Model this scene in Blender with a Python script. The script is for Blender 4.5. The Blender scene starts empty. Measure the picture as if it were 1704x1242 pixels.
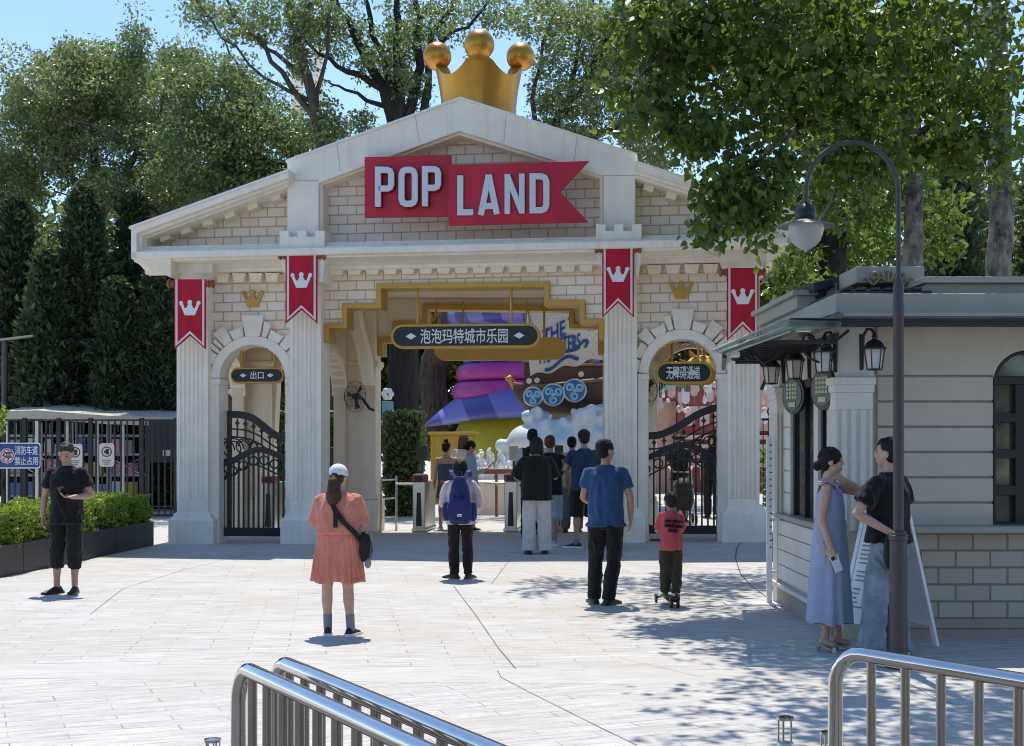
import bpy, bmesh, math, random
import numpy as np
from mathutils import Vector, Matrix, noise

R = math.radians
SC = bpy.context.scene
COL = SC.collection
rnd = random.Random(7)

# ---------------------------------------------------------------- camera, sky, sun, exposure
F, U0, V0, CH = 2300.0, 852.0, 731.0, 1.75      # focal length in photo pixels, principal column, horizon row, eye height
cam = bpy.data.cameras.new('camera'); cam_o = bpy.data.objects.new('camera', cam); COL.objects.link(cam_o)
cam.sensor_width = 36; cam.lens = F/1704*36; cam.shift_y = (V0-621)/1704; cam.clip_end = 600; cam.clip_start = .05
cam_o.location = (0, 0, CH); cam_o.rotation_euler = (R(90), 0, 0)
SC.camera = cam_o
SUN_EL, SUN_AZ = 68.0, -3.0                       # azimuth from +Y towards +X
w = bpy.data.worlds.new('World'); SC.world = w; w.use_nodes = True
nt = w.node_tree; bg = nt.nodes['Background']; sky = nt.nodes.new('ShaderNodeTexSky')
sky.sky_type = 'NISHITA'; sky.sun_disc = False; sky.sun_elevation = R(SUN_EL); sky.sun_rotation = R(SUN_AZ)
sky.altitude = 1800; sky.air_density = 1.0; sky.dust_density = 0.25; sky.ozone_density = 3.0
nt.links.new(sky.outputs[0], bg.inputs[0]); bg.inputs[1].default_value = 0.15
sun = bpy.data.lights.new('sun', 'SUN'); sun.energy = 3.35; sun.angle = R(.5); sun.color = (1, .955, .88)
sun_o = bpy.data.objects.new('sun', sun); COL.objects.link(sun_o)
sd = Vector((math.sin(R(SUN_AZ))*math.cos(R(SUN_EL)), math.cos(R(SUN_AZ))*math.cos(R(SUN_EL)), math.sin(R(SUN_EL))))
sun_o.rotation_euler = sd.to_track_quat('Z', 'Y').to_euler(); sun_o.location = sd*60
SC.view_settings.view_transform = 'Standard'; SC.view_settings.look = 'None'
SC.view_settings.exposure = 0.68; SC.view_settings.gamma = 1
SC.cycles.filter_width = 1.05; SC.cycles.max_bounces = 10; SC.cycles.diffuse_bounces = 6; SC.cycles.transparent_max_bounces = 8

# ---------------------------------------------------------------- helpers
def P(u, v, y):
    """photo pixel at depth y -> world point"""
    return Vector(((u-U0)*y/F, y, CH-(v-V0)*y/F))
def px(u, y): return (u-U0)*y/F
def pz(v, y): return CH-(v-V0)*y/F
def sstep(a, b, t):
    t = min(1, max(0, (t-a)/(b-a))); return t*t*(3-2*t)
def gz(x, y):
    return .0115*min(12, max(0, x+5.4))*sstep(17.5, 22, y)
def on_ground(u, v):
    y = CH*F/(v-V0)
    for _ in range(4):
        y = (CH-gz(px(u, y), y))*F/(v-V0)
    return Vector((px(u, y), y, gz(px(u, y), y)))

class MB:
    def __init__(s): s.v = []; s.f = []; s.m = []
    def add(s, vs, fs, mi=0):
        o = len(s.v); s.v += [tuple(v) for v in vs]
        for f in fs: s.f.append([i+o for i in f]); s.m.append(mi)
        return s
    def box(s, x0, x1, y0, y1, z0, z1, M=None, mi=0):
        vs = [Vector((x, y, z)) for z in (z0, z1) for y in (y0, y1) for x in (x0, x1)]
        if M: vs = [M @ v for v in vs]
        return s.add(vs, [(0,2,3,1),(4,5,7,6),(0,1,5,4),(2,6,7,3),(0,4,6,2),(1,3,7,5)], mi)
    def prism(s, poly, d0, d1, mi=0, M=None):
        """polygon in (x,z), extruded along y from d0 to d1"""
        n = len(poly); vs = [Vector((x, d0, z)) for x, z in poly]+[Vector((x, d1, z)) for x, z in poly]
        if M: vs = [M @ v for v in vs]
        return s.add(vs, [list(range(n)), list(range(2*n-1, n-1, -1))]+[(i, i+n, (i+1) % n+n, (i+1) % n) for i in range(n)], mi)
    def column(s, poly, z0, z1, mi=0, M=None):
        """polygon in (x,y), extruded in z"""
        n = len(poly); vs = [Vector((x, y, z0)) for x, y in poly]+[Vector((x, y, z1)) for x, y in poly]
        if M: vs = [M @ v for v in vs]
        return s.add(vs, [list(range(n-1, -1, -1)), list(range(n, 2*n))]+[(i, (i+1) % n, (i+1) % n+n, i+n) for i in range(n)], mi)
    def loft(s, rings, cap=True, mi=0, closed=True):
        n = len(rings[0]); o = []; 
        for r in rings: o += list(r)
        fs = []
        for k in range(len(rings)-1):
            for i in range(n if closed else n-1):
                j = (i+1) % n
                fs.append((k*n+i, k*n+j, (k+1)*n+j, (k+1)*n+i))
        if cap and closed: fs += [list(range(n-1, -1, -1)), list(range((len(rings)-1)*n, len(rings)*n))]
        return s.add(o, fs, mi)
    def tube(s, pts, r, n=8, mi=0, cap=True):
        pts = [Vector(p) for p in pts]; rings = []; up = None
        for i, p in enumerate(pts):
            t = (pts[min(i+1, len(pts)-1)]-pts[max(i-1, 0)])
            if t.length < 1e-9: t = Vector((0, 0, 1))
            t.normalize()
            if up is None:
                up = t.orthogonal().normalized()
            up = (up-t*up.dot(t))
            if up.length < 1e-6: up = t.orthogonal()
            up.normalize(); q = t.cross(up)
            rr = r[i] if isinstance(r, (list, tuple)) else r
            rings.append([p+(up*math.cos(2*math.pi*k/n)+q*math.sin(2*math.pi*k/n))*rr for k in range(n)])
        return s.loft(rings, cap, mi)
    def lathe(s, prof, c=(0, 0, 0), n=20, mi=0, a0=0, M=None):
        """profile [(r,z)...] round the z axis at c"""
        rings = []
        for r, z in prof:
            ring = [Vector((c[0]+max(r, 1e-4)*math.cos(a0+2*math.pi*k/n), c[1]+max(r, 1e-4)*math.sin(a0+2*math.pi*k/n), c[2]+z)) for k in range(n)]
            rings.append([M @ v for v in ring] if M else ring)
        return s.loft(rings, True, mi)
    def ball(s, c, r, n=14, m=9, mi=0, M=None):
        if not isinstance(r, (list, tuple)): r = (r, r, r)
        rings = []
        for j in range(m+1):
            a = -math.pi/2+math.pi*(j*.98+.01*m)/m; ca = max(math.cos(a), 1e-3)
            ring = [Vector((r[0]*ca*math.cos(2*math.pi*k/n), r[1]*ca*math.sin(2*math.pi*k/n), r[2]*math.sin(a))) for k in range(n)]
            rings.append([(M @ v if M else v)+Vector(c) for v in ring])
        return s.loft(rings, True, mi)
    def quad(s, a, b, c, d, mi=0): return s.add([a, b, c, d], [(0, 1, 2, 3)], mi)
    def build(s, name, mats, parent=None, loc=None, smooth=0, bevel=0, seg=2, normals=True):
        me = bpy.data.meshes.new(name); me.from_pydata(s.v, [], s.f)
        if not isinstance(mats, (list, tuple)): mats = [mats]
        for m in mats: me.materials.append(m)
        if len(mats) > 1: me.polygons.foreach_set('material_index', s.m)
        if normals:
            bm = bmesh.new(); bm.from_mesh(me); bmesh.ops.recalc_face_normals(bm, faces=bm.faces); bm.to_mesh(me); bm.free()
        if smooth: smooth_mesh(me, smooth)
        o = bpy.data.objects.new(name, me); COL.objects.link(o)
        if parent: o.parent = parent
        if loc is not None: o.location = loc
        if bevel:
            b = o.modifiers.new('bevel', 'BEVEL'); b.width = bevel; b.segments = seg; b.limit_method = 'ANGLE'; b.angle_limit = R(40)
        return o
def smooth_mesh(me, ang):
    me.polygons.foreach_set('use_smooth', [True]*len(me.polygons))
    if ang < 179:
        bm = bmesh.new(); bm.from_mesh(me)
        for e in bm.edges:
            if len(e.link_faces) == 2 and e.calc_face_angle(0) > R(ang): e.smooth = False
        bm.to_mesh(me); bm.free()
def tag(o, label=None, cat=None, group=None, kind=None):
    for k, x in (('label', label), ('category', cat), ('group', group), ('kind', kind)):
        if x: o[k] = x
    return o
def empty(name, loc, label=None, cat=None, group=None, rz=0, kind=None):
    o = bpy.data.objects.new(name, None); COL.objects.link(o); o.location = loc; o.rotation_euler = (0, 0, rz); o.empty_display_size = .2
    return tag(o, label, cat, group, kind)
def copy_tree(o, parent=None):
    c = o.copy(); COL.objects.link(c); c.parent = parent
    for ch in list(o.children): copy_tree(ch, c)
    return c
from mathutils.geometry import tessellate_polygon
def text_mb(mb, body, x0, x1, z0, z1, y, depth=.01, weight=.0, mi=0, M=None, keep=False):
    """lettering fitted to a rectangle in the xz plane, its face towards -y; weight fattens the strokes"""
    c = bpy.data.curves.new('lettering', 'FONT'); c.body = body; c.size = 1; c.fill_mode = 'NONE'; c.resolution_u = 3
    o = bpy.data.objects.new('lettering', c); COL.objects.link(o)
    dg = bpy.context.evaluated_depsgraph_get(); me = bpy.data.meshes.new_from_object(o.evaluated_get(dg))
    co = [Vector((v.co.x, v.co.y)) for v in me.vertices]; nb = {}
    for e in me.edges:
        a, b = e.vertices; nb.setdefault(a, []).append(b); nb.setdefault(b, []).append(a)
    bpy.data.objects.remove(o); bpy.data.curves.remove(c); bpy.data.meshes.remove(me)
    seen, loops = set(), []
    for s_ in nb:
        if s_ in seen: continue
        lp, prev, cur = [], None, s_
        while cur not in seen:
            seen.add(cur); lp.append(co[cur]); nx = [k for k in nb[cur] if k != prev and k not in seen]; prev = cur
            if not nx: break
            cur = nx[0]
        lp = [p for i, p in enumerate(lp) if (p-lp[i-1]).length > 1e-5]
        if len(lp) > 2: loops.append(lp)
    area = lambda l: sum(l[i-1].x*l[i].y-l[i].x*l[i-1].y for i in range(len(l)))/2
    def inside(p, l):
        r = False
        for i in range(len(l)):
            a, b = l[i-1], l[i]
            if (a.y > p.y) != (b.y > p.y) and p.x < (b.x-a.x)*(p.y-a.y)/(b.y-a.y)+a.x: r = not r
        return r
    level = [sum(1 for j, m in enumerate(loops) if j != i and inside(l[0], m) and abs(area(m)) > abs(area(l))) for i, l in enumerate(loops)]
    big = max(range(len(loops)), key=lambda i: abs(area(loops[i]))); sg = 1 if area(loops[big]) > 0 else -1
    hole = [area(l)*sg < 0 for l in loops]
    ax = min(v.x for l in loops for v in l); bx = max(v.x for l in loops for v in l); az = min(v.y for l in loops for v in l); bz = max(v.y for l in loops for v in l)
    sx, sz = (x1-x0)/(bx-ax), (z1-z0)/(bz-az)
    if keep: sx = sz = min(sx, sz)
    ox, oz = (x0+x1-(bx-ax)*sx)/2, (z0+z1-(bz-az)*sz)/2; k = 0
    for i, l in enumerate(loops):
        if hole[i]: continue
        hs = [h for j, h in enumerate(loops) if hole[j] and inside(h[0], l)]
        grp = [l]+hs; flat_ = [v for q in grp for v in q]; n = len(flat_); yy = y-.0004*(k % 5); k += 1
        tri = tessellate_polygon([[Vector((v.x, v.y, 0)) for v in q] for q in grp])
        vs = [Vector((ox+(v.x-ax)*sx, yy, oz+(v.y-az)*sz)) for v in flat_]; vs += [v+Vector((0, depth, 0)) for v in vs]
        fs = [tuple(t) for t in tri]; st = 0
        for q in grp:
            m_ = len(q); fs += [(st+a, st+(a+1) % m_, st+(a+1) % m_+n, st+a+n) for a in range(m_)]; st += m_
        mb.add([M @ v for v in vs] if M else vs, fs, mi)
    if weight:                                   # a narrow band along every outline fattens the strokes
        for l in loops:
            for i in range(len(l)):
                a, b = l[i-1], l[i]; d = (b-a).normalized()*weight; q = Vector((-d.y, d.x)); k += 1
                vs = [Vector((ox+(v.x-ax)*sx, y-.0022-.0003*(k % 9), oz+(v.y-az)*sz)) for v in (a-d-q, b+d-q, b+d+q, a-d+q)]
                mb.add([M @ v for v in vs] if M else vs, [(0, 1, 2, 3)], mi)
    return mb
def stroke(mb, pts, wd, y0, y1, closed=False, mi=0, M=None):
    """thick polyline in xz as a prism with mitred corners"""
    n = len(pts); L = []; Rr = []
    for i in range(n):
        p = Vector(pts[i]); a = Vector(pts[i-1]) if (i or closed) else None; b = Vector(pts[(i+1) % n]) if (i < n-1 or closed) else None
        d1 = (p-a).normalized() if a else None; d2 = (b-p).normalized() if b else None
        d1 = d1 or d2; d2 = d2 or d1
        n1 = Vector((-d1.y, d1.x)); n2 = Vector((-d2.y, d2.x)); m = n1+n2
        m = m/max(.35, m.length_squared/2) if m.length > 1e-4 else n1
        L.append(p+m*wd/2); Rr.append(p-m*wd/2)
    k = n if closed else n-1
    for i in range(k):
        j = (i+1) % n
        q = [L[i], L[j], Rr[j], Rr[i]]
        vs = [Vector((a.x, y, a.y)) for y in (y0, y1) for a in q]
        if M: vs = [M @ v for v in vs]
        fs = [(0,1,2,3),(7,6,5,4),(0,4,5,1),(2,6,7,3)]
        if not closed and i == 0: fs.append((0,3,7,4))
        if not closed and i == k-1: fs.append((1,5,6,2))
        mb.add(vs, fs, mi)
    return mb
def arc(cx, cz, rx, rz, a0, a1, n):
    return [(cx+rx*math.cos(R(a0+(a1-a0)*i/n)), cz+rz*math.sin(R(a0+(a1-a0)*i/n))) for i in range(n+1)]

# ---------------------------------------------------------------- materials
def N(t, kind, **kw):
    n = t.nodes.new('ShaderNode'+kind)
    for k, x in kw.items():
        if k.startswith('i_'):
            key = k[2:].replace('_', ' '); n.inputs[int(key) if key.isdigit() else key].default_value = x
        else: setattr(n, k, x)
    return n
def ramp(t, fac, stops):
    r = t.nodes.new('ShaderNodeValToRGB'); t.links.new(fac, r.inputs[0])
    el = r.color_ramp.elements
    while len(el) < len(stops): el.new(.5)
    for e, (p, c) in zip(el, stops):
        e.position = p; e.color = (c[0], c[1], c[2], 1) if not isinstance(c, (int, float)) else (c, c, c, 1)
    return r.outputs[0]
def mix(t, fac, a, b, mode='MIX'):
    m = t.nodes.new('ShaderNodeMix'); m.data_type = 'RGBA'; m.blend_type = mode
    for s, x in ((m.inputs[0], fac), (m.inputs[6], a), (m.inputs[7], b)):
        if hasattr(x, 'links'): t.links.new(x, s)
        elif isinstance(x, (int, float)): s.default_value = x
        else: s.default_value = (x[0], x[1], x[2], 1)
    return m.outputs[2]
def maths(t, op, a, b=0.0, c=None):
    m = t.nodes.new('ShaderNodeMath'); m.operation = op
    for s, x in zip(m.inputs, (a, b, c)):
        if x is None: continue
        if hasattr(x, 'links'): t.links.new(x, s)
        else: s.default_value = x
    return m.outputs[0]
def newmat(name):
    m = bpy.data.materials.new(name); m.use_nodes = True; return m, m.node_tree, m.node_tree.nodes['Principled BSDF']
def bump(t, b, height, strength, dist):
    n = N(t, 'Bump'); n.inputs['Strength'].default_value = strength; n.inputs['Distance'].default_value = dist
    t.links.new(height, n.inputs['Height']); t.links.new(n.outputs[0], b.inputs['Normal']); return n
MATS = {}
def mat(name, col, rough=.6, metal=0, var=.12, scale=6, bmp=.15, bscale=60, bdist=.002, stain=0, spec=None, coat=0, stretch=None, streak=0):
    if name in MATS: return MATS[name]
    m, t, b = newmat(name)
    tc = N(t, 'TexCoord').outputs['Object']
    if stretch:
        mp = N(t, 'Mapping'); mp.inputs['Scale'].default_value = stretch; t.links.new(tc, mp.inputs[0]); tc = mp.outputs[0]
    n1 = N(t, 'TexNoise', i_Scale=scale, i_Detail=5.0, i_Roughness=.6); t.links.new(tc, n1.inputs['Vector'])
    c = ramp(t, n1.outputs[0], [(.3, [x*(1-var) for x in col]), (.7, [min(1, x*(1+var*.6)) for x in col])])
    if stain:
        n3 = N(t, 'TexNoise', i_Scale=1.3, i_Detail=7.0, i_Roughness=.7); t.links.new(tc, n3.inputs['Vector'])
        f = ramp(t, n3.outputs[0], [(.48, 0.0), (.75, 1.0)])
        c = mix(t, maths(t, 'MULTIPLY', f, stain), c, [x*.55 for x in col])
    if streak:
        mp2 = N(t, 'Mapping'); mp2.inputs['Scale'].default_value = (5.5, 5.5, .35); t.links.new(tc, mp2.inputs[0])
        n4 = N(t, 'TexNoise', i_Scale=1.5, i_Detail=7.0, i_Roughness=.68); t.links.new(mp2.outputs[0], n4.inputs['Vector'])
        c = mix(t, maths(t, 'MULTIPLY', ramp(t, n4.outputs[0], [(.50, 0.0), (.70, 1.0)]), streak), c, [col[0]*.60, col[1]*.55, col[2]*.46])
    t.links.new(c, b.inputs['Base Color'])
    b.inputs['Roughness'].default_value = rough; b.inputs['Metallic'].default_value = metal
    if spec is not None: b.inputs['Specular IOR Level'].default_value = spec
    if coat: b.inputs['Coat Weight'].default_value = coat
    if bmp:
        n2 = N(t, 'TexNoise', i_Scale=bscale, i_Detail=4.0); t.links.new(tc, n2.inputs['Vector'])
        bump(t, b, n2.outputs[0], bmp, bdist)
    MATS[name] = m; return m
def brick_mat(name, bw, bh, slope, cols, mortar, ms=.02, off=(0, 0), dist=.006, axis='x'):
    m, t, b = newmat(name)
    s = N(t, 'SeparateXYZ'); t.links.new(N(t, 'TexCoord').outputs['Object'], s.inputs[0])
    x, z = s.outputs[0 if axis == 'x' else 1], s.outputs[2]
    z2 = maths(t, 'ADD', maths(t, 'SUBTRACT', z, maths(t, 'MULTIPLY', x, slope)), off[1])
    cb = N(t, 'CombineXYZ'); t.links.new(maths(t, 'ADD', x, off[0]), cb.inputs[0]); t.links.new(z2, cb.inputs[1])
    br = N(t, 'TexBrick', i_Scale=1.0); t.links.new(cb.outputs[0], br.inputs['Vector'])
    br.inputs['Brick Width'].default_value = bw; br.inputs['Row Height'].default_value = bh; br.inputs['Mortar Size'].default_value = ms*bh
    br.inputs['Mortar Smooth'].default_value = .1; br.inputs['Bias'].default_value = 0
    br.inputs['Color1'].default_value = (0, 0, 0, 1); br.inputs['Color2'].default_value = (1, 1, 1, 1); br.inputs['Mortar'].default_value = (.5, .5, .5, 1)
    c = ramp(t, br.outputs[0], [(i/(len(cols)-1) if len(cols) > 1 else 0, k) for i, k in enumerate(cols)])
    n1 = N(t, 'TexNoise', i_Scale=18.0, i_Detail=6.0, i_Roughness=.65)
    mp = N(t, 'Mapping'); mp.inputs['Scale'].default_value = (1, 1, 3); t.links.new(N(t, 'TexCoord').outputs['Object'], mp.inputs[0]); t.links.new(mp.outputs[0], n1.inputs['Vector'])
    c = mix(t, .5, c, ramp(t, n1.outputs[0], [(.3, .86), (.7, 1.0)]), 'MULTIPLY')
    c = mix(t, br.outputs['Fac'], c, mortar)
    t.links.new(c, b.inputs['Base Color']); b.inputs['Roughness'].default_value = .8
    h = maths(t, 'SUBTRACT', maths(t, 'MULTIPLY', n1.outputs[0], .25), br.outputs['Fac'])
    bump(t, b, h, .9, dist); MATS[name] = m; return m

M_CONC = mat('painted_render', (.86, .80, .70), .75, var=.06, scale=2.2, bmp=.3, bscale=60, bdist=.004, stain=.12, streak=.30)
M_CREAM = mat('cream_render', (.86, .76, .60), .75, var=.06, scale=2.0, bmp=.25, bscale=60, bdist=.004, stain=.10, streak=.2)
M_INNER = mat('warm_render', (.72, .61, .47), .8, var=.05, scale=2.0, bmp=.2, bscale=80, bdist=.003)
M_BRICK = brick_mat('cream_brick', .305, .1575, .0105, [(.84, .70, .53), (.86, .76, .62), (.85, .79, .70), (.86, .72, .56), (.83, .79, .73)], (.52, .41, .31), .065)
M_GOLD = mat('gold_paint', (.52, .31, .06), .42, .35, var=.08, scale=5, bmp=.1, bscale=70)
M_GOLDB = mat('bronze_gold', (.50, .245, .035), .34, .6, var=.14, scale=3, bmp=.15, bscale=30, stain=.3, streak=.3)
M_RED = mat('red_paint', (.50, .008, .035), .5, var=.14, scale=1.5, bmp=.15, stain=.25, streak=.15)
M_REDC = mat('red_cloth', (.46, .006, .03), .85, var=.22, scale=5, bmp=.9, bscale=5, bdist=.06, stretch=(1, 1, .3))
M_WHITE = mat('white_paint', (.76, .76, .76), .5, var=.04, bmp=.08)
M_LETTER = mat('letter_acrylic', (.62, .64, .70), .45, var=.04, bmp=.05)
M_BLACK = mat('black_paint', (.012, .012, .013), .4, var=.2, bmp=.1)
M_IRON = mat('wrought_iron', (.012, .012, .014), .45, var=.3, bmp=.3, bscale=90)
M_WOOD = mat('brown_wood', (.25, .085, .03), .5, var=.25, scale=12, bmp=.2)
M_STEEL = mat('polished_steel', (.62, .60, .57), .09, 1, var=.06, scale=4, bmp=.04, bscale=25, bdist=.003)
M_BRUSH = mat('brushed_steel', (.55, .53, .50), .3, 1, var=.10, scale=4, bmp=.1, bscale=120)
M_DARK = mat('dark_plastic', (.022, .022, .024), .4, var=.2, bmp=.1)
M_PINKW = mat('pale_pink_trim', (.72, .62, .62), .7, var=.04, bmp=.1)
def sheet_glass(name, tint, gloss=.10, rough=.03):
    """thin sheet glass: tinted see-through plus a Fresnel sheen"""
    m, t, b = newmat(name); tr = N(t, 'BsdfTransparent'); tr.inputs['Color'].default_value = (*tint, 1); gl = N(t, 'BsdfGlossy'); gl.inputs['Roughness'].default_value = rough
    lw = N(t, 'LayerWeight'); lw.inputs['Blend'].default_value = .35; f = maths(t, 'MULTIPLY_ADD', lw.outputs['Fresnel'], .8, gloss*.5)
    ms = N(t, 'MixShader'); t.links.new(f, ms.inputs[0]); t.links.new(tr.outputs[0], ms.inputs[1]); t.links.new(gl.outputs[0], ms.inputs[2]); t.links.new(ms.outputs[0], t.nodes['Material Output'].inputs[0]); MATS[name] = m; return m
def glass_mat(name, col, rough=.05, tr=1.0):
    m, t, b = newmat(name); b.inputs['Base Color'].default_value = (*col, 1); b.inputs['Roughness'].default_value = rough
    b.inputs['Transmission Weight'].default_value = tr; b.inputs['IOR'].default_value = 1.45; return m
M_GLASS = sheet_glass('clear_glass', (.86, .90, .88), .25)
M_MILK = glass_mat('frosted_glass', (.9, .9, .88), .45, .55)

# ---------------------------------------------------------------- ground
def plaza_mat():
    m, t, b = newmat('stamped_concrete')
    tc = N(t, 'TexCoord').outputs['Object']
    mp = N(t, 'Mapping'); mp.inputs['Rotation'].default_value = (0, 0, R(-7.5)); t.links.new(tc, mp.inputs[0])
    wob = N(t, 'TexNoise', i_Scale=.9, i_Detail=3.0); t.links.new(tc, wob.inputs['Vector'])
    s0 = N(t, 'SeparateXYZ'); t.links.new(tc, s0.inputs[0])
    near = maths(t, 'LESS_THAN', maths(t, 'ADD', s0.outputs[1], maths(t, 'MULTIPLY', s0.outputs[0], .055)), 9.95)
    mq = N(t, 'Mapping'); mq.inputs['Rotation'].default_value = (0, 0, R(-22)); t.links.new(tc, mq.inputs[0])
    vm = N(t, 'Mix', data_type='VECTOR'); t.links.new(near, vm.inputs[0]); t.links.new(mp.outputs[0], vm.inputs[4]); t.links.new(mq.outputs[0], vm.inputs[5])
    off = N(t, 'VectorMath', operation='SCALE'); t.links.new(wob.outputs['Color'], off.inputs[0]); off.inputs['Scale'].default_value = .05
    ad = N(t, 'VectorMath', operation='ADD'); t.links.new(vm.outputs[1], ad.inputs[0]); t.links.new(off.outputs[0], ad.inputs[1])
    br = N(t, 'TexBrick', i_Scale=1.0); t.links.new(ad.outputs[0], br.inputs['Vector'])
    br.inputs['Brick Width'].default_value = .65; br.inputs['Row Height'].default_value = .16; br.inputs['Mortar Size'].default_value = .0055
    br.inputs['Mortar Smooth'].default_value = .4
    br.inputs['Color1'].default_value = (0, 0, 0, 1); br.inputs['Color2'].default_value = (1, 1, 1, 1); br.inputs['Mortar'].default_value = (.5, .5, .5, 1)
    s = N(t, 'SeparateXYZ'); t.links.new(tc, s.inputs[0])
    yv = maths(t, 'SUBTRACT', s.outputs[1], maths(t, 'MULTIPLY', s.outputs[0], -.055))
    def bandmask(c, h): return maths(t, 'LESS_THAN', maths(t, 'ABSOLUTE', maths(t, 'SUBTRACT', yv, c)), h)
    band = maths(t, 'MAXIMUM', bandmask(10.25, .33), bandmask(16.3, .33))
    edge = maths(t, 'MAXIMUM', maths(t, 'SUBTRACT', bandmask(10.25, .345), bandmask(10.25, .33)), maths(t, 'SUBTRACT', bandmask(16.3, .35), bandmask(16.3, .33)))
    far = maths(t, 'GREATER_THAN', yv, 21.6)
    band = maths(t, 'MAXIMUM', band, far)
    joint = maths(t, 'MAXIMUM', maths(t, 'MULTIPLY', br.outputs['Fac'], maths(t, 'SUBTRACT', 1.0, band)), edge)
    brk = N(t, 'TexNoise', i_Scale=2.3, i_Detail=4.0); t.links.new(tc, brk.inputs['Vector'])
    joint = maths(t, 'MULTIPLY', joint, ramp(t, brk.outputs[0], [(.40, .05), (.62, 1.0)]))
    st = N(t, 'Mapping'); st.inputs['Scale'].default_value = (.8, 7, 1); t.links.new(vm.outputs[1], st.inputs[0])
    n1 = N(t, 'TexNoise', i_Scale=3.0, i_Detail=8.0, i_Roughness=.72); t.links.new(st.outputs[0], n1.inputs['Vector'])
    n2 = N(t, 'TexNoise', i_Scale=.55, i_Detail=6.0, i_Roughness=.65); t.links.new(tc, n2.inputs['Vector'])
    n3 = N(t, 'TexNoise', i_Scale=28.0, i_Detail=6.0, i_Roughness=.75); t.links.new(st.outputs[0], n3.inputs['Vector'])
    c = ramp(t, n1.outputs[0], [(.26, (.27, .24, .20)), (.42, (.46, .43, .39)), (.55, (.565, .545, .51)), (.75, (.66, .64, .605))])
    c = mix(t, .12, c, br.outputs[0], 'SOFT_LIGHT')
    c = mix(t, ramp(t, n2.outputs[0], [(.48, 0.0), (.70, .85)]), c, (.47, .42, .345), 'MIX')
    c = mix(t, .6, c, ramp(t, n3.outputs[0], [(.33, .60), (.6, 1.0)]), 'MULTIPLY')
    c = mix(t, maths(t, 'MULTIPLY', band, .35), c, (.50, .485, .45))
    c = mix(t, maths(t, 'MULTIPLY', joint, .9), c, (.20, .185, .17))
    sp = N(t, 'TexNoise', i_Scale=7.0, i_Detail=2.0); t.links.new(tc, sp.inputs['Vector'])
    c = mix(t, ramp(t, sp.outputs[0], [(.70, 0.0), (.74, .35)]), c, (.30, .29, .27))
    t.links.new(c, b.inputs['Base Color']); b.inputs['Roughness'].default_value = .72; b.inputs['Specular IOR Level'].default_value = .3
    h = maths(t, 'SUBTRACT', maths(t, 'ADD', maths(t, 'MULTIPLY', n1.outputs[0], .8), maths(t, 'MULTIPLY', n3.outputs[0], .3)), maths(t, 'MULTIPLY', joint, 1.0))
    bump(t, b, h, .55, .006)
    return m
M_PLAZA = plaza_mat()
g = MB()
xs = [-160, -90, -50, -30]+[-20+i for i in range(41)]+[30, 50, 90, 160]
ys = [-40, -15, -5, 0, 3, 6, 9, 12, 15, 16.5]+[17+.5*i for i in range(13)]+[24, 26, 30, 35, 42, 50, 65, 90, 140, 220, 320]
g.add([(x, y, gz(x, y)) for y in ys for x in xs], [(j*len(xs)+i, j*len(xs)+i+1, (j+1)*len(xs)+i+1, (j+1)*len(xs)+i) for j in range(len(ys)-1) for i in range(len(xs)-1)])
tag(g.build('plaza_ground', M_PLAZA, smooth=180, normals=False), kind='structure')
M_JOINT = mat('joint_filler', (.15, .14, .13), .9, var=.3, bmp=.2)
def ground_line(pts, wd):
    g = MB(); ps = []
    for (u, v), (u2, v2) in zip(pts[:-1], pts[1:]):
        for i in range(8): ps.append(on_ground(u+(u2-u)*i/8, v+(v2-v)*i/8))
    ps.append(on_ground(*pts[-1])); L = []; Q = []
    for i, p in enumerate(ps):
        d = (ps[min(i+1, len(ps)-1)]-ps[max(i-1, 0)]); d.z = 0; d.normalize(); q = Vector((-d.y, d.x, 0))*wd/5.5*(.8+.4*rnd.random())
        L.append(p+q+Vector((0, 0, .004))); Q.append(p-q+Vector((0, 0, .004)))
    for i in range(len(ps)-1): g.quad(L[i], L[i+1], Q[i+1], Q[i])
    return tag(g.build('paving_joint', M_JOINT, normals=False), kind='structure')
for pts, wd in (([(150, 1023), (205, 980), (230, 972), (310, 948), (350, 938), (420, 920)], .018), ([(755, 976), (790, 1022), (830, 1080), (858, 1113)], .022), ([(828, 1117), (834, 1128), (880, 1152), (990, 1207), (1060, 1241)], .016),
                ([(850, 930), (818, 972)], .018), ([(1236, 899), (1226, 912), (1224, 930), (1232, 955), (1250, 975), (1275, 994)], .05), ([(1030, 1095), (1170, 1128)], .01), ([(1440, 1097), (1560, 1165), (1704, 1205)], .014),
                ([(0, 1131), (360, 1122)], .008), ([(1500, 1100), (1704, 1112)], .01)):
    ground_line(pts, wd)
M_DARKSHEET = mat('dark_sheet', (.13, .125, .12), .85, var=.25, scale=8, bmp=.5, bscale=160, bdist=.006)  # unseen dark sheet added near the viewer to darken handrail reflections
r_ = MB(); r_.add([(x, y, .004) for y in (-40, -20, -6, 0, 4, 6.7) for x in (-90, -30, 0, 30, 90)], [(j*5+i, j*5+i+1, j*5+i+6, j*5+i+5) for j in range(5) for i in range(4)])
tag(r_.build('dark_ground_sheet', M_DARKSHEET, normals=False), kind='structure')

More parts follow.
